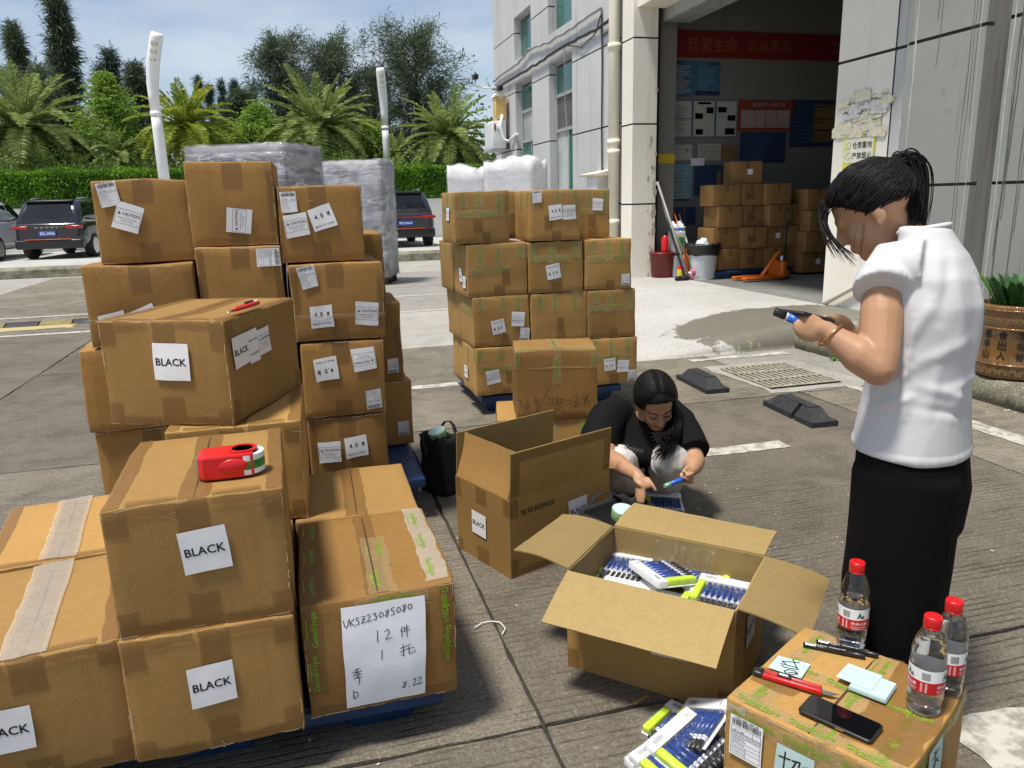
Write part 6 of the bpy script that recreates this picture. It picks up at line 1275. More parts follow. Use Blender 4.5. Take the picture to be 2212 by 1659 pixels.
def bamboo(label, u, v0, wpx, Y, seed):
    top = AY(u, v0, Y); w = wpx/KF*Y; r_ = np.random.default_rng(seed); t_ = thing('bamboo_shrub', label, 'shrub', (top.x, Y, 0), 0, 'bamboo shrubs over the hedge'); H_ = top.z; C, D, Ls, Ws = [], [], [], []; b = MB()
    for k in range(26):
        x0 = r_.uniform(-.5, .5)*w; h = H_*r_.uniform(.72, 1.02); bend = r_.normal(0, .12)*w; y0 = r_.uniform(-.5, .5); b.tube([(x0, y0, 1.0), (x0+bend*.3, y0, h*.6), (x0+bend, y0, h)], [.015, .012, .004], 4); n = 78; f = r_.uniform(.35, 1, n)[:, None]; q = np.array([x0, y0, 0])+np.hstack([bend*f*f, 0*f, h*f])+r_.normal(size=(n, 3))*np.array([.16, .16, .06]); C.append(q); D.append(r_.normal(size=(n, 3))*.8+np.array([0, 0, .45])); Ls.append(r_.uniform(.14, .30, n)); Ws.append(r_.uniform(.022, .045, n))
    V, F = leaves(np.concatenate(C), np.concatenate(D), np.concatenate(Ls), np.concatenate(Ws), .35); npmesh('foliage', V, F, MT['bamboo'], t_); b.build('stems', MT['light'], t_)
for i, (u, v0, w) in enumerate(((25, 318, 80), (75, 305, 70), (120, 330, 70), (175, 332, 80), (235, 328, 70), (290, 330, 70), (345, 340, 70), (395, 335, 60), (445, 335, 60), (560, 335, 80), (720, 325, 70), (775, 335, 70), (845, 332, 60), (900, 342, 60), (950, 350, 60), (1010, 345, 60), (1055, 352, 50))):
    bamboo('leafy bamboo shrub rising over the hedge, %s' % ['at the very frame edge', 'under the edge palm trunk', 'just past the edge palm', 'before the small young palm', 'under the small young palm', 'left of the first lamp', 'at the foot of the first lamp', 'behind the tallest standing box', 'behind the first wrapped load', 'between the two wrapped loads', 'under the bushy palm', 'before the second lamp', 'at the foot of the second lamp', 'under the small upright palm', 'before the drooping palm', 'at the foot of the drooping palm', 'against the building corner'][i], u, v0, w*.62, 31.6+.2*(i % 3), 60+i)
# hedge: one mass of leaves
r_ = np.random.default_rng(5); n = 62000; x = r_.uniform(-24, 9, n); side = r_.random(n); zt_ = 2.74-.004*x; z = np.where(side < .62, r_.uniform(1.68, 2.78, n), zt_+r_.normal(0, .05, n)); y = np.where(side < .62, 29.86+r_.normal(0, .05, n)-.10*np.sin(x*2.1)*.4, r_.uniform(29.85, 31.2, n))
C = np.stack([x, y+.05*np.sin(x*5), z+.05*np.sin(x*3.1)*(side >= .62)], 1); D = r_.normal(size=(n, 3))*.8+np.array([0, -.5, .45]); V, F = leaves(C, D, r_.uniform(.07, .14, n), r_.uniform(.04, .075, n), .1)
hd = thing('hedge', 'clipped bright green hedge on top of the white wall', 'hedge', (0, 30.5, 1.6)); V = V-np.array([0, 30.5, 1.6]); ho = npmesh('foliage', V, F, MT['hedge'], hd); ho['kind'] = 'stuff'
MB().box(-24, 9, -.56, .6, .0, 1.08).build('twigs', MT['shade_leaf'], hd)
# berm behind the wall, so that no sky shows below the shrubs
bk = MB(); rg = [[(x, 31.2, 0), (x, 31.4, 1.6), (x, 36, 2.4+.3*noise.noise(Vector((x*.2, 0, 0)))), (x, 60, 3.0+.5*noise.noise(Vector((x*.1, 3, 0)))), (x, 60, 0)] for x in range(-60, 41, 2)]; bk.loft(rg, 0, True, True, True); tag(bk.build('terrain', MT['shade_leaf']), None, None, None, 'structure')
r_ = np.random.default_rng(9); n = 22000; x = r_.uniform(-24, 12, n); y = r_.uniform(36, 41, n); z = 2.2+np.abs(r_.normal(0, 1, n))*(1.1+.5*np.sin(x*.9)); V, F = leaves(np.stack([x, y, z], 1), r_.normal(size=(n, 3))+np.array([0, 0, .3]), r_.uniform(.14, .3, n), r_.uniform(.08, .14, n)); tag(npmesh('undergrowth', V, F, MT['shade_leaf']), 'dense dark undergrowth between the palms', None, None, 'stuff')
# ---- lamps
def lamp(label, ub, vb, ut, vt, Y, r0, flip):
    base = AY(ub, vb, Y); top = AY(ut, vt, Y); t_ = thing('street_lamp', label, 'lamp', (base.x, Y, 0), 0, 'white lamp posts with bent heads'); H_ = top.z
    b = MB(); b.tube([(0, 0, 0), (0, 0, H_*.60), (0, 0, H_*.66)], [r0*1.15, r0, r0*.98], 20); b.build('post', MT['white_paint'], t_); b = MB(); b.tube([(0, 0, H_*.655), (0, 0, H_*.675)], r0*1.06, 20); b.build('collar', MT['white_paint'], t_)
    k = flip; b = MB(); pts = [(0, 0, H_*.67), (0, 0, H_*.75), (k*.02, -.02, H_*.80), (k*.10, -.08, H_*.88), (k*.30, -.3, H_*.985), (k*.33, -.33, H_)]; b.tube(pts, [r0*.96, r0*1.0, r0*1.12, r0*1.22, r0*1.18, r0*1.0], 20, 0, True, 1.); hd_ = b.build('head', MT['white_paint'], t_)
    b = MB()
    for i in range(3):
        for j in (-1, 1): p = Vector((k*(.14+.05*i)+j*.05, -.14-.07*i-.13, H_*(.895+.03*i))); b.box(p.x-.03, p.x+.03, p.y-.02, p.y+.02, p.z-.06, p.z+.06)
    b.build('led_panel', plain('led_panel_mat', (.55, .48, .30), .3), hd_)
    b = MB(); b.tube([(0, 0, .0), (0, 0, .12)], r0*1.7, 16); b.build('base', MT['white_paint'], t_)
lamp('tall white lamp post with a bent head, nearer one by the bright palm', 352, 365, 338, 77, 24.5, .145, 1); lamp('second white lamp post, farther, with its light panel facing us', 836, 340, 828, 150, 33, .145, -.3)
# ---- parked cars
t = NT('car_paint_dark'); t.col((.012, .013, .022)).rough(.22).set(Coat_Weight=1., Coat_Roughness=.03, Metallic=.3); MT['car_dark'] = t.m
t = NT('car_paint_grey'); t.col((.030, .033, .040)).rough(.25).set(Coat_Weight=1., Coat_Roughness=.03, Metallic=.4); MT['car_grey'] = t.m
t = NT('car_paint_white'); t.col((.72, .76, .78)).rough(.25).set(Coat_Weight=1., Coat_Roughness=.03); MT['car_white'] = t.m
MT['car_glass'] = glass('car_glass', (.010, .012, .014), .03); MT['tail_red'] = plain('tail_light', (.45, .010, .008), .15, .1); MT['tail_orange'] = plain('reflector', (.6, .10, .01), .3); MT['plate_blue'] = plain('plate_blue', (.010, .055, .42), .35, .05); MT['tyre'] = plain('tyre', (.018, .018, .018), .8, .3, 20); MT['chrome'] = plain('chrome', (.6, .6, .62), .15, .05, 5, 1.)
def suv(label, loc, rz, paint, plate, name_txt, plate_dx=0., group='cars parked nose to the wall'):
    t_ = thing('parked_car', label, 'car', loc, rz, group)
    def sect(y, prof, n=None): return [(x, y, z) for x, z in prof]+[(-x, y, z) for x, z in reversed(prof)]
    def body(y, w, zb, zm, zt): return sect(y, [(w*.80, zb), (w*.95, zb+.08), (w, zb+.22), (w*1.005, zm), (w*.985, zt-.12), (w*.95, zt-.03), (w*.86, zt)])
    b = MB(); b.loft([body(*a) for a in ((.0, .74, .42, .70, .96), (.03, .84, .36, .70, 1.0), (.12, .90, .32, .70, 1.04), (.5, .93, .28, .70, 1.06), (1.6, .94, .27, .68, 1.05), (3.2, .94, .27, .68, 1.03), (3.9, .92, .28, .66, 1.0), (4.4, .86, .32, .62, .88), (4.6, .72, .42, .60, .74))]); body_o = b.build('body', MT[paint], t_)
    def gh(y, wb, wt, zb, zt): return sect(y, [(wb, zb), (wb*.985, zb+(zt-zb)*.4), (wt+.03, zt-.07), (wt-.02, zt-.015), (wt-.12, zt)])
    b = MB(); b.loft([gh(*a) for a in ((.10, .86, .80, .98, 1.06), (.30, .87, .76, .98, 1.38), (.46, .875, .72, .98, 1.60), (.7, .88, .70, .98, 1.67), (1.5, .885, .70, .98, 1.70), (2.2, .88, .69, .98, 1.66), (2.7, .87, .70, .98, 1.42), (3.3, .85, .74, .98, 1.05))]); b.build('cabin', MT[paint], t_)
    def pl(name, pts, m, th=.012, par=t_):
        pts = [Vector(p) for p in pts]; n_ = (pts[1]-pts[0]).cross(pts[2]-pts[0]).normalized(); b = MB(); k = len(pts); b.add(pts+[p+n_*th for p in pts], [tuple(reversed(range(k))), tuple(range(k, 2*k))]+[(i, (i+1) % k, k+(i+1) % k, k+i) for i in range(k)]); return fix_normals(b.build(name, m, par))
    pl('rear_window', [(-.68, .185, 1.14), (.68, .185, 1.14), (.58, .405, 1.53), (-.58, .405, 1.53)], MT['car_glass'], .03)
    for sx in (-1, 1):
        for (y0, y1, a0, a1) in ((.55, 1.15, .62, 1.15), (1.22, 2.05, 1.22, 2.0), (2.12, 3.0, 2.08, 2.42)): pl('side_window', [(sx*.885, y0, 1.10), (sx*.885, y1, 1.08), (sx*.765, a1, 1.56), (sx*.765, a0, 1.56)], MT['car_glass'], .02 if sx < 0 else -.02)
        b = MB(); b.cbox(*sorted((sx*.50, sx*.93)), -.035, .10, .86, .945, .02); b.build('tail_light', MT['tail_red'], t_); b = MB(); b.cbox(*sorted((sx*.55, sx*.80)), -.03, .06, .40, .50, .02); b.build('exhaust_trim', MT['chrome'], t_)
        b = MB(); b.cbox(*sorted((sx*.93, sx*1.10)), 2.65, 2.78, 1.02, 1.18, .03); b.build('mirror', MT[paint], t_); b = MB(); b.tube([(sx*.62, .8, 1.70), (sx*.64, 1.5, 1.745), (sx*.60, 2.2, 1.69)], .018, 8); b.build('roof_rail', MT['chrome'], t_)
        for y in (.85, 3.65):
            w = link(bpy.data.objects.new('wheel', None), t_); w.location = (sx*.84, y, .345)
            b = MB(); b.tube([(-.12, 0, 0), (-.11, 0, 0), (.11, 0, 0), (.12, 0, 0)], [.30, .345, .345, .30], 28); b.build('tyre', MT['tyre'], w); b = MB(); b.tube([(sx*.08, 0, 0), (sx*.125, 0, 0)], .235, 20); b.build('rim', MT['steel'], w)
    b = MB(); b.cbox(-.50, .50, -.022, .05, .885, .915, .008); b.build('light_bar', MT['black_plastic' if name_txt else 'tail_red'], t_); b = MB(); b.cbox(-.90, .90, -.05, .25, .30, .56, .05); b.build('bumper', MT['black_plastic'], t_); b = MB(); b.cbox(-.6, .6, -.054, .0, .555, .575, .006); b.build('bumper_trim', MT['tail_orange'], t_)
    b = MB(); b.cbox(-.63, .63, .38, .62, 1.60, 1.66, .02); b.build('spoiler', MT['black_plastic'], t_); b = MB(); b.tube([(0, .9, 1.70), (0, .95, 1.78)], [.03, .015], 8); b.build('aerial', MT['black_plastic'], t_); b = MB(); b.box(-.02, .30, .15, .175, 1.155, 1.18); b.build('wiper', MT['black_plastic'], t_)
    b = MB(); b.cbox(-.23+plate_dx, .23+plate_dx, -.045, -.005, .66, .80, .006); pt = b.build('number_plate', MT['plate_blue'], t_); p = P2(); p.text(plate, plate_dx, .73, .40, .02, 0, .095); p.mapped(lambda x, z: Vector((x, -.0475, z))).build('print', MT['white_plastic'], pt)
    if name_txt: p = P2(); p.text(name_txt, 0, .90, .62, .02, 0, .05, 2.2); p.mapped(lambda x, z: Vector((x, -.045, z))).build('lettering', MT['chrome'], t_)
    return t_
pc = AY(122, 540, 25.0); suv('dark blue SUV parked with its rear and blue plate towards us', (pc.x-.15, 25.0, .13), R(-6), 'car_dark', '湘G S9782', 'HAVAL')
pc = AY(882, 520, 23.6); suv('dark grey SUV half hidden behind the wrapped loads', (pc.x-.05, 23.6, .13), R(3), 'car_grey', '粤S·J9669', '')
suv('white SUV cut by the frame edge beside the dark blue one', (-9.30, 24.6, .13), R(-4), 'car_white', '粤S·A2108', '')
# ---- wrapped pallet loads
def wrapped(label, C_, Lc, Rc, top, m, seed, bottom=.14, lumps=0.):
    """corner C_ towards us, left and right corners Lc, Rc (plan points)"""
    C_, Lc, Rc = [Vector((p.x, p.y, 0)) for p in (C_, Lc, Rc)]; e1, e2 = Lc-C_, Rc-C_; mid_ = C_+(e1+e2)/2; t_ = thing('wrapped_load', label, 'wrapped pallet', mid_, 0, 'goods wrapped in stretch film')
    def box_(grow, z0, z1, n=14, amp=0.):
        b = MB(); idx = {}; 
        def pt(u, v, w):
            k = (round(u, 4), round(v, 4), round(w, 4))
            if k not in idx:
                p = (C_-mid_)+e1*u+e2*v; out = p.normalized()*grow; z = z0+(z1-z0)*w; q = Vector((p.x, p.y, z))+out; nn = noise.noise_vector(Vector((q.x*4+seed, q.y*4, q.z*4)))*amp
                if w > .99: nn.z += lumps*noise.noise(Vector((q.x*3.1+seed, q.y*3, 0)))
                idx[k] = len(b.v); b.v.append(tuple(q+nn))
            return idx[k]
        g = [i/n for i in range(n+1)]
        def f(fn, flip):
            for i in range(n):
                for j in range(n):
                    q = [pt(*fn(g[i], g[j])), pt(*fn(g[i+1], g[j])), pt(*fn(g[i+1], g[j+1])), pt(*fn(g[i], g[j+1]))]; b.f.append(tuple(q)); b.m.append(0); b.sm.append(True)
        f(lambda a, c: (a, 0, c), 0); f(lambda a, c: (0, a, c), 0); f(lambda a, c: (a, 1, c), 0); f(lambda a, c: (1, a, c), 0); f(lambda a, c: (a, c, 1), 0); f(lambda a, c: (a, c, 0), 0); return b
    fix_normals(box_(.0, bottom, top, 10, .02).build('goods', m, t_)); fix_normals(box_(.02, bottom-.02, top+.018, 26, .012).build('film', MT['film'], t_)); fix_normals(box_(.010, bottom+.3, top-.1, 20, .012).build('film', MT['film'], t_))
    e1n, e2n = e1*.5, e2*.5
    for i in (-.8, 0, .8):
        for j in (-.8, 0, .8): p = e1n*i+e2n*j; MB().cbox(p.x-.07, p.x+.07, p.y-.07, p.y+.07, 0, bottom, .01).build('pallet_foot', MT['black_plastic'], t_)
    return t_
gm = plain('grey_goods', (.13, .13, .155), .6, .25, 2.5); gm2 = plain('pale_grey_goods', (.24, .243, .265), .6, .5, 3.5); gm3 = plain('white_goods', (.66, .66, .68), .5, .12, 3)
wrapped('tall dark grey wrapped load behind the tallest standing box', AY(612, 308, 11.3), AY(397, 318, 11.9), AY(693, 318, 12.2), AY(612, 309, 11.3).z, gm, 1)
wrapped('grey wrapped load with a bright wrinkled edge in front of the grey car', AY(822, 345, 14.1), AY(693, 341, 14.7), AY(848, 343, 14.9), AY(820, 344, 14.1).z, gm2, 2)
wrapped('big white wrapped load with a humped top behind the green tape pile', AY(1150, 345, 12.4), AY(1045, 340, 12.6), AY(1182, 345, 13.2), AY(1120, 345, 12.5).z, gm3, 3, .14, .13)
wrapped('lower white wrapped load beside the humped one', AY(1046, 362, 12.8), AY(965, 365, 12.9), AY(1056, 362, 13.6), AY(1000, 364, 12.9).z, gm3, 4, .14, .12)
# ================================================================ SMALLER THINGS ROUND THE DOOR AND ON THE GROUND
# rubber wheel stops
def wheel_stop(label, x0, x1, y0, y1, broken):
    cx, cy = (x0+x1)/2, (y0+y1)/2; w, l = (x1-x0)/2, (y1-y0)/2; t_ = thing('wheel_stop', label, 'wheel stop', (cx, cy, 0), R(-3), 'black rubber wheel stops')
    def ring(y, h, k=1.): return [(-w*k, y, 0), (-w*k, y, .035), (-w*.45*k, y, h), (w*.45*k, y, h), (w*k, y, .035), (w*k, y, 0)]
    secs = [(-l, .036, .98), (-l+.11, .10, 1), (0, .102, 1), (l-.11, .10, 1), (l, .036, .98)]
    if broken:
        for a, c in (((-l, .036, .98), (-l+.20, .096, 1)), ((-l+.235, .098, 1), (l, .036, .98))):
            b = MB(); m_ = [(-l+.11, .10, 1)] if a[0] == -l else [(0, .102, 1), (l-.11, .10, 1)]; b.loft([ring(*q) for q in [a]+m_+[c]], 0, True, True, False); b.build('body', MT['rubber'], t_)
    else: b = MB(); b.loft([ring(*q) for q in secs], 0, True, True, False); b.build('body', MT['rubber'], t_)
    for y in (-l*.5, l*.35):
        b = MB(); b.lathe([(.012, .100), (.012, .104)], 10, 0, (0, y, 0)); b.build('bolt_hole', MT['black_plastic'], t_)
    b = MB(); b.box(-w*.40, w*.40, -l+.12, l-.12, .1025, .1045); b.build('tread_strip', MT['rubber'], t_)
wheel_stop('black rubber wheel stop, whole, farther one beside the drain', 2.855, 3.045, 4.97, 5.52, False); wheel_stop('black rubber wheel stop with a cracked end, nearer the standing person', 3.035, 3.225, 3.97, 4.56, True)
# drain
sheet('drain_apron', ragged(3.28, 4.16, 4.80, 5.80, .02, .06, 31), .0045, MT['concrete_light'], parent=ground)
gr = thing('drain_grate', 'slotted iron drain grate set in the concrete by the ramp', 'drain', (3.67, 5.30, .006)); b = MB(); b.box(-.30, .30, -.36, .36, 0, .001); b.build('pit', MT['joint'], gr)
iron = plain('rusty_iron', (.30, .27, .21), .8, .35, 20)
for i in range(13):
    x = -.30+.60*i/12
    MB().box(x-.011, x+.011, -.36, .36, .0012, .012).build('bar', iron, gr)
for y in (-.36, -.125, .125, .36): MB().box(-.315, .315, y-.02, y+.02, .0125, .0145).build('cross_bar', iron, gr)
# planter
pc = G(2188, 806, .175); pl_ = thing('planter', 'brown glazed planter with raised dark characters on the kerb', 'planter', (pc.x, pc.y, .172)); rP = .255
gl = NT('brown_glaze'); gv = gl.n('TexWave', wave_type='BANDS', bands_direction='X', Scale=24., Distortion=1.5); gl.l(gl.co((1, 1, .15)), gv.inputs['Vector']); gf = gl.noise(7, 5, .6)
gl.col(gl.mix(gl.ramp(gf, (.35, 0.), (.68, 1.)), (.12, .055, .014), (.25, .125, .035))).rough(.25).set(Coat_Weight=.5).bump(gl.math('ADD', gv.outputs['Fac'], gl.math('MULTIPLY', gf, 2)), .5, .008)
b = MB(); b.lathe([(rP*.90, 0), (rP*.97, .01), (rP*.99, .09), (rP*.955, .11), (rP*.95, .34), (rP*1.0, .355), (rP*1.02, .46), (rP*1.05, .475), (rP*1.05, .50), (rP*.98, .505), (rP*.92, .49), (rP*.9, .44)], 64, 0, (0, 0, 0), None, True); b.build('pot', gl.m, pl_)
for z, r_ in ((.098, 1.0), (.345, 1.0), (.47, 1.045)): b = MB(); n = 60; b.tube([(rP*r_*math.cos(2*PI*i/n), rP*r_*math.sin(2*PI*i/n), z) for i in range(n+1)], .008, 8); b.build('band', gl.m, pl_)
p_ = P2()
for k in range(26):
    for rr_ in (.02, .013, .006): p_.stroke([((k-13)*.030+rr_*math.cos(R(a_)), .03+.0*k+rr_*1.3*math.sin(R(a_))+(.02 if k % 2 else 0)) for a_ in range(0, 181, 20)], .003)
for k in range(30): x_ = (k-15)*.026; p_.stroke([(x_+.012*math.cos(R(a_))*(1-a_/900), .405+.022*math.sin(R(a_))*(1-a_/900)) for a_ in range(0, 520, 30)], .003)
wrp = lambda x, y: Vector(((rP*(1.0 if y < .2 else 1.03))*math.cos(-2.2+x/rP), (rP*(1.0 if y < .2 else 1.03))*math.sin(-2.2+x/rP), y)); p_.mapped(wrp).build('relief', plain('relief_glaze', (.30, .19, .09), .35, .3, 30), pl_)
dgl = plain('dark_glaze', (.022, .016, .014), .3, .3, 30)
for k, tx in enumerate(('福寿山', '舍出人', '花有香', '荷风雨', '清和月', '春水来')):
    for q in range(3):
        p_ = P2(); p_.text(tx[q], -.26+k*.115, .30-q*.068, .058, .03); p_.mapped(lambda x, y: Vector(((rP*.965)*math.cos(-2.2+x/rP), (rP*.965)*math.sin(-2.2+x/rP), y))).build('raised_character', dgl, pl_)
MB().lathe([(.0, .44), (rP*.92, .445)], 24).build('soil', plain('soil', (.04, .03, .02), .95, .4, 30), pl_)
zp = thing('zamioculcas_plant', 'glossy dark green leafy plant growing in the brown planter', 'plant', (pc.x, pc.y, .172+.44)); r_ = np.random.default_rng(3); lm = plain('glossy_leaf', (.020, .075, .013), .5, .5, 14, spec=.25); lm2 = plain('young_leaf', (.07, .19, .015), .5, .3, 14, spec=.25)
for k in range(22):
    a_ = k*2.4; rad = .03+.018*math.sqrt(k)*1.6; ln = r_.uniform(.16, .27); tip = Vector((math.cos(a_)*(rad+ln*.55), math.sin(a_)*(rad+ln*.55), ln*.95)); root = Vector((math.cos(a_)*rad, math.sin(a_)*rad, 0)); md = root.lerp(tip, .5)+Vector((0, 0, ln*.18)); pts = [root*(1-t_)**2+md*2*t_*(1-t_)+tip*t_*t_ for t_ in [i/8 for i in range(9)]]
    sp = link(bpy.data.objects.new('stem', None), zp); b = MB(); b.tube(pts, [.006*(1-i/11) for i in range(9)], 6); b.build('stalk', lm, sp); b = MB()
    for i in range(1, 9):
        tg = (pts[i]-pts[i-1]).normalized(); sd_ = tg.cross(ZU).normalized()
        for s_ in (-1, 1):
            q = pts[i]; d_ = (sd_*s_*.85+tg*.55+ZU*.35).normalized(); L_ = .068*(1 if i < 7 else .8); wv = d_.cross(tg).normalized(); nrm = d_.cross(wv).normalized(); c_ = wv.cross(d_).normalized()*0+ (tg-d_*tg.dot(d_)).normalized()
            b.add([q, q+d_*L_*.3+c_*L_*.2, q+d_*L_*.65+c_*L_*.20, q+d_*L_, q+d_*L_*.65-c_*L_*.20, q+d_*L_*.3-c_*L_*.2], [(0, 1, 2, 3), (0, 3, 4, 5)], 0, False)
    b.build('leaf', lm if k % 7 else lm2, sp)
# notice on the pillar
sg = thing('pillar_notice', 'yellow edged warehouse fire notice pasted on the cream pillar', 'sign', (5.69, 7.05, 1.83)); ym = plain('notice_yellow', (.66, .60, .03), .5, .15, 14); nm = plain('notice_white', (.72, .70, .58), .6, .15, 14)
fx = lambda o: (lambda y, z: Vector((-o, -y, z)))      # drawings seen from -X: +y of the drawing runs to the right = -Y
sq = P2().rect(-.235, .235, -.17, .17); sq.mapped(fx(.0)).build('board', ym, sg); P2().rect(-.215, .215, -.085, .15).mapped(fx(.0015)).build('panel', nm, sg)
p_ = P2(); p_.text('仓库重地', .05, .085, .29, .01); p_.text('严禁烟火', .05, -.02, .29, .01); p_.mapped(fx(.003)).build('print', MT['ink'], sg); p_ = P2(); p_.text('禁止吸烟 明火', .0, -.13, .34, .006); p_.mapped(fx(.003)).build('print', nm, sg)
p_ = P2()
for q in (.085, -.02): p_.stroke([(-.155+.035*math.cos(a_/3), q+.035*math.sin(a_/3)) for a_ in range(0, 20)], .007); p_.stroke([(-.18, q+.025), (-.13, q-.025)], .007)
p_.mapped(fx(.003)).build('symbol', ym, sg)
tn = thing('torn_poster', 'torn paper remains above the warehouse fire notice', 'poster', (5.69, 7.05, 2.2)); tms = [plain('torn_grey', (.56, .56, .55), .8, .2, 20), plain('torn_yellow', (.66, .62, .46), .8, .2, 20), plain('glue_dark', (.10, .09, .06), .9, .3, 20)]
rr = random.Random(2)
for k in range(26):
    cx_, cz = rr.uniform(-.34, .34), rr.uniform(-.22, .22); w_, h_ = rr.uniform(.04, .16), rr.uniform(.02, .07); m_ = tms[0 if rr.random() < .4 else 1]; n = 22
    MB().add([Vector((-.0002-.0003*k, -(cx_+w_*max(-1, min(1, 1.4*math.cos(2*PI*i/n)))*rr.uniform(.8, 1.05)), cz+h_*max(-1, min(1, 1.4*math.sin(2*PI*i/n)))*rr.uniform(.7, 1.1))) for i in range(n)], [tuple(range(n))]).build('scrap', m_, tn)
for k in range(18):
    x_, z_ = rr.uniform(-.36, .3), rr.uniform(-.22, .2); p_ = P2(); p_.stroke([(x_+i*rr.uniform(.01, .04), z_+rr.uniform(-.012, .012)) for i in range(5)], rr.uniform(.003, .009)); p_.mapped(fx(.0085+.0002*k)).build('glue_streak', tms[2], tn)
# ---- inside the warehouse: banner, posters
WY = 11.69
def wallmap(cx, cz, o): return lambda x, z: Vector((x, -o, z))
def poster(name, label, x0, x1, z0, z1, m, prints=(), group='posters on the inner wall', cat='poster', o=0.):
    t_ = thing(name, label, cat, ((x0+x1)/2, WY-o, (z0+z1)/2), 0, group); w, h = (x1-x0)/2, (z1-z0)/2; g = grid2(-w, w, -h, h, 4, 4).mapped(lambda x, z: Vector((x, -.006-.004*abs(noise.noise(Vector((x*5+x0, z*5, 1)))), z))).build('sheet', m, t_)
    for m_, fn in prints: p_ = P2(); fn(p_, w, h); p_.mapped(lambda x, z: Vector((x, -.013, z))).build('print', m_, t_)
    return t_
redm = plain('banner_red', (.17, .009, .006), .7, .1, 3); bl = plain('poster_blue', (.05, .13, .22), .6, .2, 4); wh = plain('poster_white', (.42, .42, .37), .6, .1, 4); bk_ = plain('poster_ink', (.05, .05, .05), .7, .2, 10); bl2 = plain('poster_pale_blue', (.16, .32, .37), .6, .15, 4); rd = plain('poster_red', (.26, .04, .02), .6, .1, 4); orr = plain('poster_rose', (.40, .30, .28), .6, .1, 4); dkb = plain('poster_dark', (.03, .05, .10), .5, .3, 6); brn = plain('board_brown', (.20, .13, .05), .8, .2, 6)
def lines_(n, a=.8, x0=-.85, x1=.85, z0=-.8, z1=.7, hh=.018, seed=1):
    def f(p_, w, h):
        rq = random.Random(seed)
        for i in range(n): z = h*(z0+(z1-z0)*i/max(1, n-1)); p_.rect(w*x0, w*(x0+(x1-x0)*rq.uniform(.5, 1)), z-h*hh, z+h*hh)
    return f
def blocks_(*bs):
    def f(p_, w, h):
        for x0, x1, z0, z1 in bs: p_.rect(w*x0, w*x1, h*z0, h*z1)
    return f
poster('banner', 'long red banner with pale characters high on the inner wall', 5.80, 9.3, 3.56, 3.96, redm, [(plain('banner_text', (.30, .09, .05), .7), lambda p_, w, h: (p_.text('珍爱生命', -w*.56, 0, w*.50, .0), p_.text('远离毒品', w*.02, 0, w*.46, .0), p_.text('eamme', w*.80, h*.3, w*.2), p_.text('10000个', w*.80, -h*.3, w*.2)))], cat='banner', group='banners')
for i, (x0, x1, z0, z1, m, pr, lab) in enumerate((
    (5.84, 6.28, 2.98, 3.51, bl, [(wh, lines_(16, seed=1)), (dkb, blocks_((-.9, -.2, .82, .95)))], 'upper blue notice directly under the banner start'), (6.285, 6.71, 3.0, 3.50, bl, [(bl2, lines_(12, seed=2)), (dkb, blocks_((.1, .9, .82, .95), (-1, 1, -1, -.7)))], 'creased upper blue notice beside the first one'),
    (5.83, 6.24, 2.36, 2.93, bl, [(wh, blocks_((-.92, .92, .02, .95), (-.92, .92, -.95, -.02))), (bk_, lines_(22, x0=-.8, x1=.7, seed=3, hh=.010))], 'white notice with a blue frame, first in its row'), (6.25, 6.65, 2.36, 2.93, bl, [(wh, blocks_((-.94, .94, -.95, .95))), (bk_, blocks_((-.8, -.1, .0, .3), (.2, .85, .3, .62), (-.7, -.05, -.85, -.55))), (brn, blocks_((-.6, .6, .78, .9)))], 'photo notice with a blue frame, second in its row'), (6.66, 7.05, 2.36, 2.93, bl, [(wh, blocks_((-.94, .94, -.95, .95))), (dkb, blocks_((-.8, .0, .35, .65), (.1, .85, -.1, .2), (-.1, .8, -.85, -.5)))], 'photo notice with a curled corner, third in its row'),
    (7.07, 8.08, 2.46, 2.94, rd, [(orr, blocks_((-.9, .9, -.8, .35))), (wh, lambda p_, w, h: p_.text('安全生产一线三排', .1*w, h*.7, w*1.2)), (rd, blocks_((-.4, -.38, -.8, .35), (0, .02, -.8, .35), (.4, .42, -.8, .35)))], 'red framed table poster'), (5.95, 6.26, 2.01, 2.25, wh, [(bk_, blocks_((.2, .3, .0, .5), (.4, .5, .0, .5))), (brn, lines_(5, seed=4))], 'small pale certificate with two dark marks'), (6.36, 6.78, 2.0, 2.26, wh, [(brn, lines_(6, seed=5, hh=.03))], 'pale certificate beside the small one'), (6.79, 7.08, 2.02, 2.24, brn, [], 'plain brown card on the wall'),
    (5.88, 6.26, 1.36, 1.95, bl2, [(wh, lines_(9, x0=-.7, seed=6, hh=.03)), (bk_, lines_(18, x0=-.7, x1=.6, seed=7, hh=.008)), (dkb, blocks_((-.9, .9, -.98, -.86)))], 'pale blue notice low on the wall above the brooms'), (7.12, 7.98, 1.95, 2.44, dkb, [(bl, lines_(14, seed=8))], 'dark blue notice under the red framed table'), (8.05, 8.95, 2.2, 2.95, dkb, [(brn, blocks_((.0, .95, -.8, .8))), (bl, lines_(10, seed=9))], 'big dim poster at the inner end of the wall'), (6.30, 7.06, 1.45, 1.93, dkb, [(brn, blocks_((.1, .3, -.9, .6), (.5, .8, -.6, .8)))], 'dark notice board behind the cartons'),
    (5.73, 5.93, .98, 1.27, dkb, [], 'first of three dark framed panels above the jug'), (5.95, 6.14, .98, 1.27, dkb, [], 'second of three dark framed panels above the jug'), (6.16, 6.35, .98, 1.27, dkb, [], 'third of three dark framed panels above the jug'))):
    poster('wall_notice', lab, x0, x1, z0, z1, m, pr)
MB().cbox(-.12, .12, -.03, 0, -.06, .06, .01).build('switch_box', MT['white_plastic'], None, (6.36, WY, 1.98)); tag(bpy.data.objects['switch_box'], 'white switch box on the inner wall between the notices', 'switch')
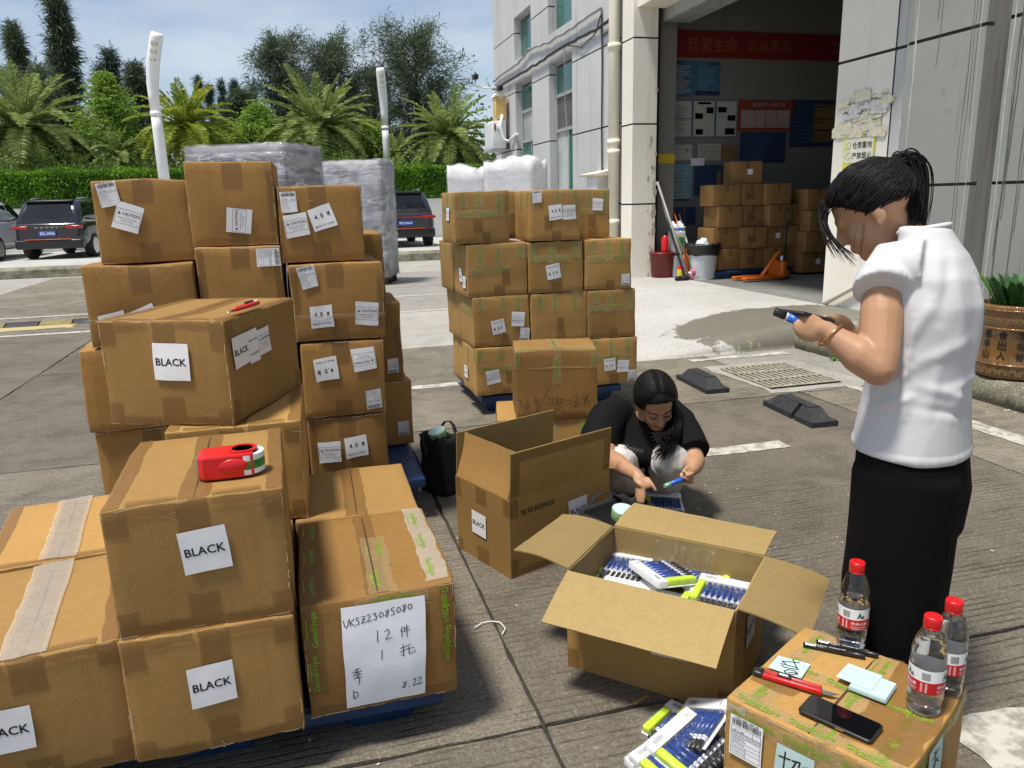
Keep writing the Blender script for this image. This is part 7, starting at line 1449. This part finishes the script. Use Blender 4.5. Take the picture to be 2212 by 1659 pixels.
# interior cartons
rr = random.Random(11); ic = 'cartons stacked inside the warehouse'; FZ = .215
icd = plain('shaded_carton', (.27, .145, .045), .85, .2, 4)  # carton brown darkened in the colour to stand for indoor shade
def incarton(label, x, y, z, w, d, h, rz, mk):
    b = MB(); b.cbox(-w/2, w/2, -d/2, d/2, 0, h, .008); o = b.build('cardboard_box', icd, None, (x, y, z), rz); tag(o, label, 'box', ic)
    P2().rect(-.03, .03, h*.66, h-.01).mapped(lambda a, c: Vector((a, -d/2-.002, c))).build('tape_strip', MT['tape'], o)
    if mk == 1: P2().rect(-.05, .03, .02, .10).mapped(lambda a, c: Vector((a+w*.1, -d/2-.003, c+h*.35))).build('label', MT['paper'], o)
    if mk == 2:
        p_ = P2()
        for i in range(4): p_.rect(-.10+i*.035, -.085+i*.035, h*.3, h*.3+rr.uniform(.08, .13))
        p_.mapped(lambda a, c: Vector((a, -d/2-.003, c))).build('print', MT['seam'], o)
rows = ['lowest', 'second', 'third', 'fourth']; pos = ['at the near corner', 'second from the corner', 'third from the corner', 'beside the lift truck handle', 'behind the lift truck', 'deep in the dark']
pallet('blue plastic pallet under the cartons inside the warehouse', 5.98, 7.25, 10.35, 11.3, FZ+.12); bpy.data.objects['plastic_pallet.003'].location.z = 0
pl4 = [o for o in COL.objects if o.name.startswith('plastic_pallet')][-1]
for o in pl4.children: o.location.z = 0
for r_i in range(4):
    x = 5.98 if r_i % 2 else 6.05; z = FZ+.125+r_i*.315; k = 0
    while x < 7.25:
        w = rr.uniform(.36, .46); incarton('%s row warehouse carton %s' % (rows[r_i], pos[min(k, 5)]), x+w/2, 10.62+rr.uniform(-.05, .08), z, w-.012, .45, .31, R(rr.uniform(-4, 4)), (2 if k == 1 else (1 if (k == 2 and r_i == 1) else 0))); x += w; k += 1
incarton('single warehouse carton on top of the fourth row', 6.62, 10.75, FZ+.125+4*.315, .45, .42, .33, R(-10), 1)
for r_i in range(4):
    x = 7.42+rr.uniform(-.02, .03); z = FZ+.03+r_i*.315; k = 0
    while x < 8.35:
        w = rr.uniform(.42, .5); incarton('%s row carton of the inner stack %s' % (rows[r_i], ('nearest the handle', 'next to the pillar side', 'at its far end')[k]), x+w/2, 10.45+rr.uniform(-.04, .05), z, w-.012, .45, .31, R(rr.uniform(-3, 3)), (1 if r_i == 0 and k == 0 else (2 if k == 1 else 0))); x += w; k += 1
# pallet truck
og = plain('truck_orange', (.62, .13, .012), .4, .2, 9); pt = thing('pallet_truck', 'orange hand pallet truck standing before the dark cartons', 'pallet truck', (6.62, 9.95, FZ), R(6)); pt.scale = (.70, .70, .80)
for y in (-.16, .16): b = MB(); b.cbox(-.75, .25, y-.075, y+.075, .03, .085, .02); b.build('fork', og, pt)
b = MB(); b.cbox(.18, .32, -.24, .24, .05, .34, .04); b.build('frame', og, pt); b = MB(); b.tube([(-.30, -.16, .09), (-.05, -.13, .30), (.12, -.1, .46), (.24, -.06, .50), (.32, 0, .44)], [.045, .05, .05, .05, .045], 10, 0, True, .6); b.build('link_arm', og, pt)
b = MB(); b.tube([(.36, 0, .18), (.36, 0, .50)], .055, 14); b.build('pump', MT['steel'], pt); b = MB(); b.tube([(.38, 0, .42), (.44, 0, 1.0)], .022, 10); b.build('handle_shaft', MT['black_plastic'], pt)
b = MB(); b.tube([(.44, 0, .98), (.45, -.08, 1.08), (.46, -.11, 1.20), (.46, -.08, 1.27), (.46, .08, 1.27), (.46, .11, 1.20), (.45, .08, 1.08), (.44, 0, .98)], .014, 8); b.build('handle_loop', MT['black_plastic'], pt)
for y in (-.11, .11):
    w = link(bpy.data.objects.new('wheel', None), pt); w.location = (.38, y, .10); b = MB(); b.tube([(0, -.03, 0), (0, .03, 0)], .10, 22); b.build('tyre', MT['tyre'], w); b = MB(); b.tube([(0, -.034, 0), (0, .034, 0)], .066, 16); b.build('rim', plain('dirty_rim', (.30, .27, .16), .6) if 'drim' not in MT else MT['drim'], w); MT['drim'] = w.children[-1].data.materials[0]
# bucket, jugs, brooms and shoes by the door
tc_ = thing('waste_bin', 'white bucket bin with a black bag folded over its rim', 'bin', (5.86, 10.50, FZ)); b = MB(); b.lathe([(.175, 0), (.18, .01), (.215, .40), (.215, .50)], 32); b.build('bucket', plain('dirty_white_plastic', (.58, .60, .62), .45, .15, 5), tc_)
b = MB(); n = 40; b.loft([[(q*math.cos(2*PI*i/n)*(1+.05*noise.noise(Vector((i*.5, z*20, 1)))), q*math.sin(2*PI*i/n)*(1+.05*noise.noise(Vector((i*.5, z*20, 4)))), z+.03*noise.noise(Vector((i*.45, 2, z*5)))) for i in range(n)] for q, z in ((.222, .36), (.245, .40), (.25, .48), (.26, .53), (.235, .545), (.19, .50), (.1, .47))], 0, True); b.build('bin_bag', (lambda t: (t.col((.012, .012, .013)).rough(.18).bump(t.noise(14, 5, .7), 1., .02), t.m)[1])(NT('bin_bag_film')), tc_)
b = MB(); bm = bmesh.new(); bmesh.ops.create_icosphere(bm, subdivisions=3, radius=.09)
for w in bm.verts: w.co *= 1+.4*noise.noise(w.co*20)
b.bm(bm, 0, Matrix.Translation((-.02, 0, .52)), True); b.build('rubbish', MT['paper'], tc_)
jm = plain('jug_plastic', (.55, .57, .56), .35, .08, 5)
for k, z in enumerate((0, .375)):
    j_ = thing('plastic_jug', ['lower plastic jug by the door jamb', 'upper plastic jug with a green label by the door jamb'][k], 'jug', (5.66, 10.98, FZ+z), 0, 'stacked plastic jugs'); b = MB(); b.cbox(-.10, .10, -.12, .12, 0, .34, .035); b.build('body', jm, j_); b = MB(); b.tube([(-.03, 0, .33), (-.03, 0, .37)], .03, 12); b.build('cap', MT['white_plastic'], j_)
    if k: b = MB(); b.cbox(-.075, .075, -.124, -.119, .10, .27, .002); lb_ = b.build('label', wh, j_); b = MB(); b.lathe([(.001, 0), (.055, .001)], 24, 0, (0, 0, 0), Matrix.Translation((.01, -.126, .19)) @ Matrix.Rotation(PI/2, 4, 'X')); b.build('green_disc', plain('label_green', (.02, .28, .06), .5), lb_)
for k, dx in enumerate((-.05, .06)):
    s_ = thing('shoe', ['first white trainer standing on the upper jug', 'second white trainer standing on the upper jug'][k], 'shoe', (5.65+dx, 10.97, FZ+.755), 0, 'white trainers on the jug'); b = MB(); b.ell((0, 0, .035), (.035, 0, 0), (0, .10, 0), (0, 0, .035), 14, 8); b.ell((0, .04, .065), (.03, 0, 0), (0, .05, 0), (0, 0, .04), 14, 8); b.build('upper', MT['white_plastic'], s_); b = MB(); b.cbox(-.036, .036, -.11, .11, 0, .022, .01); b.build('sole', MT['white_paint'], s_); b = MB(); b.ell((0, .05, .098), (.02, 0, 0), (0, .03, 0), (0, 0, .012), 10, 6); b.build('opening', MT['black_plastic'], s_)
for k, (x0, y0, z0, x1, y1, z1, m, lab) in enumerate(((5.60, 10.42, 0, 5.37, 11.1, 1.45, MT['cable_grey'], 'grey pole leaning on the door jamb'), (5.57, 10.50, .02, 5.39, 11.12, 1.35, MT['black_plastic'], 'dark pole leaning beside the grey one'), (5.69, 10.45, .1, 5.47, 11.15, 1.1, brn, 'broom handle turning from brown to orange'), (5.76, 10.62, .12, 5.80, 11.5, 1.15, og, 'orange mop handle leaning on the inner wall'), (5.93, 10.95, .2, 5.96, 11.5, .95, MT['white_paint'], 'thin white stick behind the bin'))):
    q = Vector((x1-x0, y1-y0, z1-z0)); o = MB().tube([(0, 0, 0), q], .014 if k else .018, 10).build('pole', m, None, (x0, y0, FZ+z0)); tag(o, lab, 'pole', 'poles and brooms by the door')
rb_ = plain('dark_red_plastic', (.15, .010, .010), .4, .1, 6)
b = MB(); b.lathe([(.16, 0), (.19, .36), (.20, .37), (.20, .39)], 28); tag(b.build('red_bucket', rb_, None, (5.44, 11.02, FZ)), 'dark red bucket standing behind the poles', 'bucket'); 
ex = thing('fire_extinguisher', 'red fire extinguisher in the bucket corner', 'extinguisher', (5.46, 10.98, FZ+.39)); b = MB(); b.lathe([(.055, 0), (.058, .02), (.058, .20), (.03, .25), (.02, .26)], 20); b.build('tank', MT['red_plastic'], ex); b = MB(); b.cbox(-.02, .05, -.015, .015, .26, .31, .008); b.build('valve', MT['black_plastic'], ex)
yb = thing('yellow_bottle', 'small red bottle with a yellow label at the jamb', 'bottle', (5.55, 10.62, FZ)); b = MB(); b.lathe([(.045, 0), (.05, .01), (.05, .17), (.02, .21), (.02, .23)], 18); b.build('bottle_body', MT['red_plastic'], yb); b = MB(); b.lathe([(.0515, .03), (.0515, .15)], 18, 0, (0, 0, 0), None, False); b.build('label', ym, yb)
pk_ = plain('pink_bristle', (.70, .20, .28), .7, .15, 60); dp = thing('dustpan_broom', 'pink broom head beside the white bin', 'broom', (5.74, 10.44, FZ)); b = MB(); b.cbox(-.10, .10, -.03, .03, .10, .15, .01); b.build('head', pk_, dp); b = MB()
for k in range(60): x_ = -.1+.2*k/59; b.tube([(x_, rr.uniform(-.02, .02), .10), (x_*1.25, rr.uniform(-.04, .04), .0)], .004, 4)
b.build('bristles', pk_, dp)
b = MB(); b.lathe([(.06, 0), (.085, .10), (.088, .11)], 20); tag(b.build('white_bowl', MT['white_plastic'], None, (5.665, 10.52, FZ)), 'small white bowl standing by the broom', 'bowl'); b = MB(); b.prism([(-.11, -.09), (.11, -.09), (.08, .09), (-.08, .09)], 0, .012); b.prism([(-.1, .07), (.1, .07), (.08, .10), (-.08, .10)], .012, .06); tag(b.build('dustpan', plain('tin', (.45, .45, .42), .4, .2, 10, .6), None, (5.72, 10.30, FZ), R(-20)), 'tin dustpan on the floor before the bowl', 'dustpan')
for k, x_ in enumerate((5.44, 5.53)): b = MB(); b.ell((0, 0, .035), (.045, 0, 0), (0, .11, 0), (0, 0, .04), 14, 8); tag(b.build('shoe', MT['black_cloth'], None, (x_, 10.42, FZ), R(-70+8*k)), ['dark shoe at the foot of the jamb, outer one', 'dark shoe at the foot of the jamb, inner one'][k], 'shoe', 'dark shoes by the door')
b = MB(); b.cbox(-.12, .12, -.1, .1, 0, .36, .02); tag(b.build('orange_tub', og, None, (5.84, 10.95, FZ)), 'orange tub behind the white bin', 'tub'); b = MB(); b.cbox(-.07, .07, -.05, .05, 0, .55, .03); tag(b.build('blue_bag', blue2, None, (5.78, 11.15, FZ+.2)), 'blue bag hanging behind the orange handle', 'bag')
# ---- outside wall equipment
ac = thing('air_conditioner', 'white outdoor air conditioner on the building corner', 'air conditioner', (4.73, 18.55, 2.64)); b = MB(); b.cbox(-.17, .17, -.38, .38, 0, .62, .02); b.build('casing', MT['white_paint'], ac); b = MB()
for k in range(13): b.box(-.185, -.172, -.34+.052*k, -.32+.052*k, .06, .56)
b.build('grille', MT['white_plastic'], ac); b = MB(); b.box(-.22, .27, -.42, .42, -.05, -.01); b.build('bracket', MT['window_frame'], ac); b = MB(); b.cbox(-.06, .04, -.40, -.375, .42, .54, .01); b.build('cover', MT['white_plastic'], ac); b = MB(); b.cbox(-.12, -.10+.02, -.392, -.381, .40, .55, .002); b.build('badge', rd, ac)
b = MB(); b.tube([(.08, -.39, .75), (.02, -.42, .5), (.08, -.45, .2), (.2, -.48, .15), (.26, -1.0, .28)], .035, 8); b.build('hose', MT['white_plastic'], ac)
yc = thing('siren_box', 'pale orange box above the air conditioner', 'box', (4.80, 18.35, 3.30)); b = MB(); b.cbox(-.13, .13, -.14, .14, 0, .5, .02); b.build('casing', plain('pale_orange', (.70, .46, .16), .5, .1, 5), yc); b = MB(); b.prism([(-.16, .5), (.16, .5), (.10, .58), (-.10, .58)], -.17, .17, 'y'); b.build('lid', MT['pipe'], yc)
for k, (x_, y_, z_, lab) in enumerate(((4.30, 18.6, 4.22, 'black camera on the end of the white arm'), (4.78, 18.2, 3.92, 'black camera above the pale orange box'))):
    cm = thing('security_camera', lab, 'camera', (x_, y_, z_), 0, 'security cameras on the building corner'); b = MB(); b.cbox(-.06, .06, -.09, .09, 0, .11, .015); b.build('housing', MT['black_plastic'], cm); b = MB(); b.tube([(0, .02, 0), (.0, .02, -.14), (.2, .05, -.18), (5.0-x_-.02, .05, -.16)], .022, 8); b.build('arm', MT['white_plastic'], cm)
# ---- scraps on the ground
b = MB(); q = [G(u, v, .006) for u, v in ((1025, 1357), (1040, 1348), (1060, 1342), (1080, 1346), (1092, 1358), (1085, 1372))]; c0 = q[0]; b.tube([p-c0+Vector((0, 0, .004*(i % 2))) for i, p in enumerate(q)], .0022, 6); tag(b.build('plastic_string', MT['white_plastic'], None, c0), 'loop of white string on the concrete by the joint', 'string')
q = G(1385, 1512, .004); b = MB(); b.cbox(-.03, .03, -.007, .007, 0, .003, .001); tag(b.build('cardboard_scrap', MT['card_in'], None, q, R(20)), 'small brown cardboard scrap beside the open carton', 'scrap')
b = MB()
for k in range(260):
    x_, y_ = rng.uniform(-.5, 4.4), rng.uniform(1.2, 8); s_ = rng.uniform(.003, .010); a_ = rng.uniform(0, 6.3); b.add([(x_+s_*math.cos(a_+i*1.57)*(1 if i % 2 else .6), y_+s_*math.sin(a_+i*1.57), .0042) for i in range(4)], [(0, 1, 2, 3)])
tag(b.build('litter', plain('paper_bits', (.50, .48, .42), .8, .3, 30)), 'tiny pale paper bits scattered over the concrete', None, None, 'stuff')
hy = plain('faded_yellow', (.20, .16, .07), .8, .4, 12); hp = thing('speed_hump', 'black and yellow rubber speed hump across the far lane', 'speed hump', (-3.4, 11.4, 0), 0)
for k in range(8):
    b = MB(); b.loft([[(-1.6+.4*k+.01+dx, y, z) for y, z in ((-.17, 0), (-.10, .035), (0, .05), (.10, .035), (.17, 0))] for dx in (0, .38)], 0, True, True, False); b.build('segment', MT['rubber'] if k % 2 else hy, hp)

for o in COL.objects:        # flat print, strokes and strands: too fine to pick apart
    if o.type == 'MESH' and o.parent and o.name.split('.')[0] in ('print', 'crease', 'edge_wear_glint', 'handwriting', 'relief', 'bare_plaster', 'ponytail', 'long_hair', 'glue_streak', 'bristles', 'grille', 'limbs', 'fronds', 'crown', 'stems', 'foliage', 'leaf', 'symbol', 'shirt_print', 'led_panel', 'wall_groove', 'pillar_groove', 'wall_recess'): o['kind'] = 'stuff'
